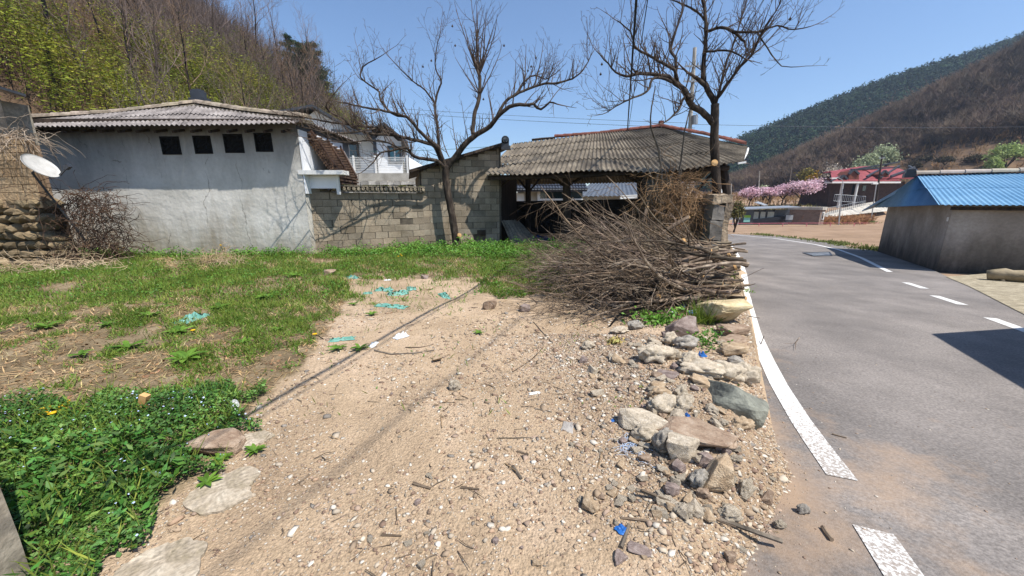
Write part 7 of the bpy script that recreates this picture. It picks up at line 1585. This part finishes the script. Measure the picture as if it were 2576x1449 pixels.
def ge(x, y, sx, sy): return np.exp(-np.maximum(0, x-np.interp(y, EY, EX))/.16)*(x > np.interp(y, EY, EX)-.02)*(y < 3.2)*.8+.03*(x > np.interp(y, EY, EX))
P = scatter(16000, .4, 4.2, .9, 4.5, ge, g); P[:, 2] = np.maximum(np.interp(P[:, 1], ZY, ZZ), P[:, 2]); s = np.clip(.0035*np.exp(g.normal(0, .5, len(P))), .002, .016); tag(pebbles('road_grit', P, s, GM, g), kind='stuff')
# sticks lying about
for i, (pts, r0, r1, lb) in enumerate((([(1597, 1262), (1690, 1296), (1790, 1322), (1880, 1350), (1963, 1380)], .009, .012, 'long straight stick lying across the gravel toward the road'), ([(1610, 1268), (1740, 1300), (1850, 1335)], .006, .004, 'thinner stick lying along the long straight one'), ([(1510, 948), (1450, 905)], .008, .005, 'dark stick pointing at the rubble bank'), ([(942, 887), (985, 894), (1040, 892), (1092, 884)], .010, .007, 'forked dark stick lying on the pale gravel'),
    ([(1090, 868), (1060, 876), (1020, 878)], .007, .005, 'short curved stick above the forked dark stick'), ([(1290, 935), (1340, 900), (1368, 870), (1360, 862)], .006, .004, 'thin bent twig arching over the bare dirt'), ([(1390, 862), (1370, 840), (1342, 810)], .007, .004, 'reddish twig at the left end of the brush heap'), ([(1330, 1152), (1300, 1142)], .007, .006, 'short brown stick in the middle of the dirt'),
    ([(776, 1185), (740, 1213)], .007, .004, 'crooked stick left of the dirt centre'), ([(1350, 1033), (1388, 1040)], .006, .004, 'small dark stick on the smooth dirt'), ([(1040, 1225), (1084, 1240)], .009, .006, 'thick stub of stick in the gravelly dirt'), ([(1160, 1238), (1206, 1242)], .007, .005, 'straight stick beside the thick stub'), ([(1290, 1182), (1312, 1212)], .010, .008, 'pale splinter of wood on the dirt'),
    ([(2068, 1330), (2092, 1362)], .011, .010, 'short dark stick lying on the asphalt'), ([(2092, 1093), (2130, 1103)], .006, .004, 'small twig lying on the white road line'), ([(1880, 795), (1910, 800)], .008, .006, 'twig poking out over the white road line'), ([(1900, 714), (1830, 730), (1740, 740)], .006, .010, 'long thin branch reaching from the brush heap over the road'), ([(1680, 1190), (1720, 1160), (1742, 1120)], .011, .008, 'forked stick wedged between the white block and the tan boulder'),
    ([(1250, 1110), (1340, 1108)], .004, .003, 'thin pale twig on the dirt'), ([(1640, 1150), (1700, 1210), (1755, 1275)], .008, .005, 'dark twig slanting across the foot of the rubble'), ([(1560, 1320), (1650, 1335), (1760, 1345)], .006, .005, 'thin stick in the gravel under the long straight one'), ([(1560, 1400), (1580, 1340)], .010, .008, 'stub standing by the dark purple slab'), ([(0, 850), (100, 822)], .016, .010, 'grey stick at the left edge of the weedy lot'), ([(960, 1350), (1010, 1352)], .006, .004, 'small stick near the bottom of the dirt'), ([(345, 1449), (430, 1412)], .006, .004, 'thin dark stick at the bottom left of the dirt'))):
    P = [(GP(*q, r0*.8) if G(*q).x < xe(G(*q).y) else GR(*q)+Vector((0, 0, r0))) for q in pts]
    if i in (15, 16): P = [A(q[0], q[1], 5.2+.1*k) for k, q in enumerate(pts)]
    if i in (0, 1): P = [mid(P[0], P[-1], k/3)+Vector((0, 0, .035+.01*i)) for k in range(4)]
    stick('stick', P, r0, r1, (MT['twig_red'] if i % 3 else MT['bark_grey']), lb, 'stick')
P = scatter(2600, -2.4, 3.5, .9, 6.5, lambda x, y, sx, sy: np.clip(inpoly(sx, sy, BARE)*(.25+.35*nzf(x, y, 1.9, 9))+.6*np.exp(-((sx-1660)/110)**2-((sy-1230)/110)**2)+.6*np.exp(-((sx-1330)/120)**2-((sy-800)/50)**2), 0, 1)*(x < np.interp(y, EY, EX)), g)
n = len(P); a = g.uniform(0, 6.28, n); L = g.uniform(.02, .14, n); d = np.stack([np.cos(a)*L, np.sin(a)*L, g.uniform(-.05, .12, n)*L], 1); r = g.uniform(.0013, .0034, n); P[:, 2] += r+.003; md = P+d*.5+g.normal(size=(n, 3))*L[:, None]*np.array([.10, .10, .02])
V, F = segs(np.concatenate([P, md]), np.concatenate([md, P+d]), np.r_[r, r], np.r_[r, r*.6], 4); c = np.repeat(np.tile(g.uniform(.55, 1.4, n), 2)[:, None]*np.ones((1, 3)), 8, axis=0); tag(npmesh('twig_litter', V, F, MT['twig_red'], c), kind='stuff')
# plants in the rubble bank
for i, (px, py, n_, h, w, lb) in enumerate(((1775, 875, 260, .16, .022, 'bushy bright green plant growing out of the rubble bank'), (1655, 815, 420, .15, .03, 'clump of broad green weeds under the front of the brush heap'), (1545, 870, 200, .06, .02, 'yellowing grass tuft where the dirt meets the rubble'), (1180, 604, 260, .35, .05, 'dark leafy clump at the foot of the left bare tree'), (1880, 735, 120, .14, .02, 'small green tuft between the old wall and the road line'))):
    gg = np.random.default_rng(700+i); b = GP(px, py) if i not in (3, 4) else (A(px, py, 12.1) if i == 3 else GR(px, py)); sp = h*.75; P = np.array(b)+np.stack([gg.normal(size=n_)*sp*(1.6 if i == 1 else .8), gg.normal(size=n_)*sp*.7, np.zeros(n_)], 1); P[:, 2] = np.array([zs(x, y) if x < xe(y) else zr(y) for x, y in P[:, :2]]); c0_ = LF if i != 2 else mat('yellow_grass', ['8a8048', 'a89c62'], 2, .9, vcol=True)
    o = leaves('weed_clump', P, h*1.5, w, c0_, gg, flat=.3, tone=(.8, 1.5)); tag(o, lb, 'weed')  # loose-leaved weed clumps and a tuft, no woody shrubs
gg = np.random.default_rng(909); b = GP(1770, 815); P = np.array(b)+gg.normal(size=(260, 3))*np.array([.10, .06, 0]); o = blades('grass_tuft', P, np.full(260, .32), .005, GR_, gg, lean=.6); tag(o, 'long bladed grass tuft beside the upright purplish slab', 'grass tuft')
# scraps of rubbish
TM = mat('teal_plastic', ['4c8678', '66998b', '82ada0'], 5, .6); WP = mat('white_plastic', ['c9cccb', 'dfe1e0'], 5, .45); BP = mat('blue_plastic', ['1d4f92', '2f6fb5'], 5, .45)
for i, (px, py, sx_, sy_, h, tr, lb) in enumerate(((482, 800, .42, .22, .07, .25, 'torn teal net scrap lying in the weeds at the left'), (1000, 735, .42, .24, .07, .15, 'largest heap of torn teal scraps in the middle of the lot'), (965, 728, .3, .2, .06, .2, 'shredded teal scrap left of the largest heap'), (1118, 741, .42, .14, .05, .25, 'narrow curled teal strip right of the teal heap'), (985, 777, .5, .14, .03, .3, 'flat faded teal strip below the teal heap'), (862, 858, .26, .10, .03, .3, 'bright teal scrap beside the green tuft on the dirt'), (884, 701, .28, .12, .06, .3, 'small teal scrap near the reddish brown stone'), (925, 737, .14, .1, .04, .3, 'tiny teal scrap left of the teal heap'), (1035, 722, .22, .16, .06, .1, 'teal rag at the right end of the teal heap'))):
    P = GP(px, py); rag('plastic_scrap', P, sx_, sy_, h, TM, 50+i, lb, 'plastic scrap', 'teal scraps on the lot', tear=tr)
for i, (px, py, sx_, sy_, h, m_, lb) in enumerate(((1010, 853, .16, .09, .05, WP, 'crumpled clear white plastic wrapper on the dirt'), (940, 872, .14, .06, .03, WP, 'second crumpled white wrapper left of the first'), (1764, 906, .09, .07, .05, BP, 'bright blue plastic scrap on the rubble bank'), (1725, 1072, .06, .03, .015, BP, 'small blue scrap above the long brown slab'), (1562, 1352, .05, .05, .012, BP, 'flat blue scrap near the bottom of the dirt'), (1540, 1070, .03, .025, .01, BP, 'tiny blue scrap left of the long white concrete'), (1692, 790, .12, .05, .03, WP, 'white plastic scrap above the upright purplish slab'), (1706, 642, .5, .2, .09, mat('blue_white_bag', ['4a7fb8', 'c9d3da', '86b8a8'], 8, .5), 'blue and white plastic bag behind the brush heap'), (1428, 1080, .12, .08, .008, mat('grey_paper', ['8d8780', 'a8a29a'], 5, .9), 'flat grey torn paper on the smooth dirt'), (1345, 990, .09, .03, .012, WP, 'whitish plaster crumb on the dirt'), (1715, 770, .2, .1, .06, BP, 'dark blue wrapper under the cream limestone'), (975, 703, .14, .05, .02, WP, 'thin white strip in the grass above the teal heap'), (160, 1018, .02, .02, .01, WP, 'small white scrap in the carpet of weeds'))[:-1]):
    rag('litter_scrap', GP(px, py), sx_, sy_, h, m_, 80+i, lb, 'litter', n=9)
S = Sticks(); b = GP(1590, 1140); Rb = random.Random(3)
for i in range(46):
    p = b+Vector((Rb.gauss(0, .035), Rb.gauss(0, .05), .008)); d = Vector((Rb.uniform(-1, 1), Rb.uniform(-1, 1), 0)); pts = [p.copy()]
    for k in range(5): d = (d+Vector((Rb.uniform(-1, 1), Rb.uniform(-1, 1), Rb.uniform(-.1, .2)))*.8).normalized(); p = p+d*.018; p.z = zs(p.x, p.y)+.006+.01*Rb.random(); pts.append(p.copy())
    S.line(pts, [.0016]*6)
tag(S.build('string_tangle', mat('pale_blue_string', ['9fb3cf', 'c3cfdf'], 4, .7), 3, origin=tuple(b)), 'tangle of frayed pale blue string on the dirt beside the rubble', 'string')
# a little white and black cup lid, a split log bit, the blue and white can
e = empty('plastic_cup', tuple(GP(590, 1024)), 'small white and black plastic cup lying beside the leafy carpet', 'cup'); q = Matrix.Rotation(1.35, 3, 'X') @ Matrix.Rotation(.6, 3, 'Y'); m = MB(); m.lathe(e.location+Vector((0, 0, .034)), [(.022, -.04), (.026, -.03), (.034, .035), (.036, .04), (.03, .038)], 18, rot=q); m.build('cup', WP, e); m = MB(); m.lathe(e.location+Vector((0, -.03, .03)), [(.0, -.02), (.036, -.018), (.037, .01), (.02, .012)], 18, rot=q); m.build('lid', MT['darkmetal'], e)
P0_ = GP(372, 1046); mb = MB(); mb.box(P0_+Vector((0, 0, .12)), (.05, .04, .11), Matrix.Rotation(.35, 3, 'Y')); mb.box(P0_+Vector((.03, 0, .07)), (.07, .05, .025), Matrix.Rotation(.5, 3, 'Z')); ob = mb.build('wood_chunk', MT['cut'], None, origin=tuple(P0_)); tag(ob, 'pale split wood chunk lying on the leafy carpet', 'wood chunk')
e = empty('drink_can', tuple(GP(1741, 794)), 'crushed blue and white drink can beside the cream limestone', 'can'); q = Matrix.Rotation(1.45, 3, 'Y'); m = MB(); m.lathe(e.location+Vector((0, 0, .035)), [(.001, -.06), (.026, -.06), (.033, -.05), (.032, -.01), (.029, .01), (.033, .05), (.026, .06), (.001, .058)], 16, rot=q); m.build('can', mat('can_blue_white', ['2f6fae', 'c6d0d6'], 9, .35, metal=.3, stops=[.45, .55]), e)
# long weathered log at the foot of the blue-roofed shed
p0, p1 = GR(2478, 704), GR(2640, 716); p0.z += .14; p1.z += .16; o_, r_ = smooth_limb([p0, mid(p0, p1, .3)+Vector((0, 0, .03)), p1], [.13, .17, .16], random.Random(4), .02)
m = MB(); m.tube(o_, r_, 12, jit=.12, rng=random.Random(5)); tag(m.build('log', mat('mossy_log', ['4f4a38', '8c7f66', 'a99a80'], 2.2, .95, .8, 12), None, smooth=True, origin=tuple(p0)), 'long weathered pale log lying at the foot of the blue roofed shed', 'log')
# ------------------------------------------------------------------ thin valley air
hz = MB(); hz.bx(-800, 1600, -480, 1620, -4, 235)
hm = bpy.data.materials.new('valley_air'); hm.use_nodes = True; N, L = nodes_of(hm); N.remove(N['Principled BSDF']); pv = N.new('ShaderNodeVolumePrincipled')
pv.inputs['Color'].default_value = (.62, .78, 1, 1); pv.inputs['Density'].default_value = .0003; pv.inputs['Anisotropy'].default_value = .3; L.new(pv.outputs[0], N['Material Output'].inputs['Volume'])
tag(hz.build('haze', hm), kind='stuff')
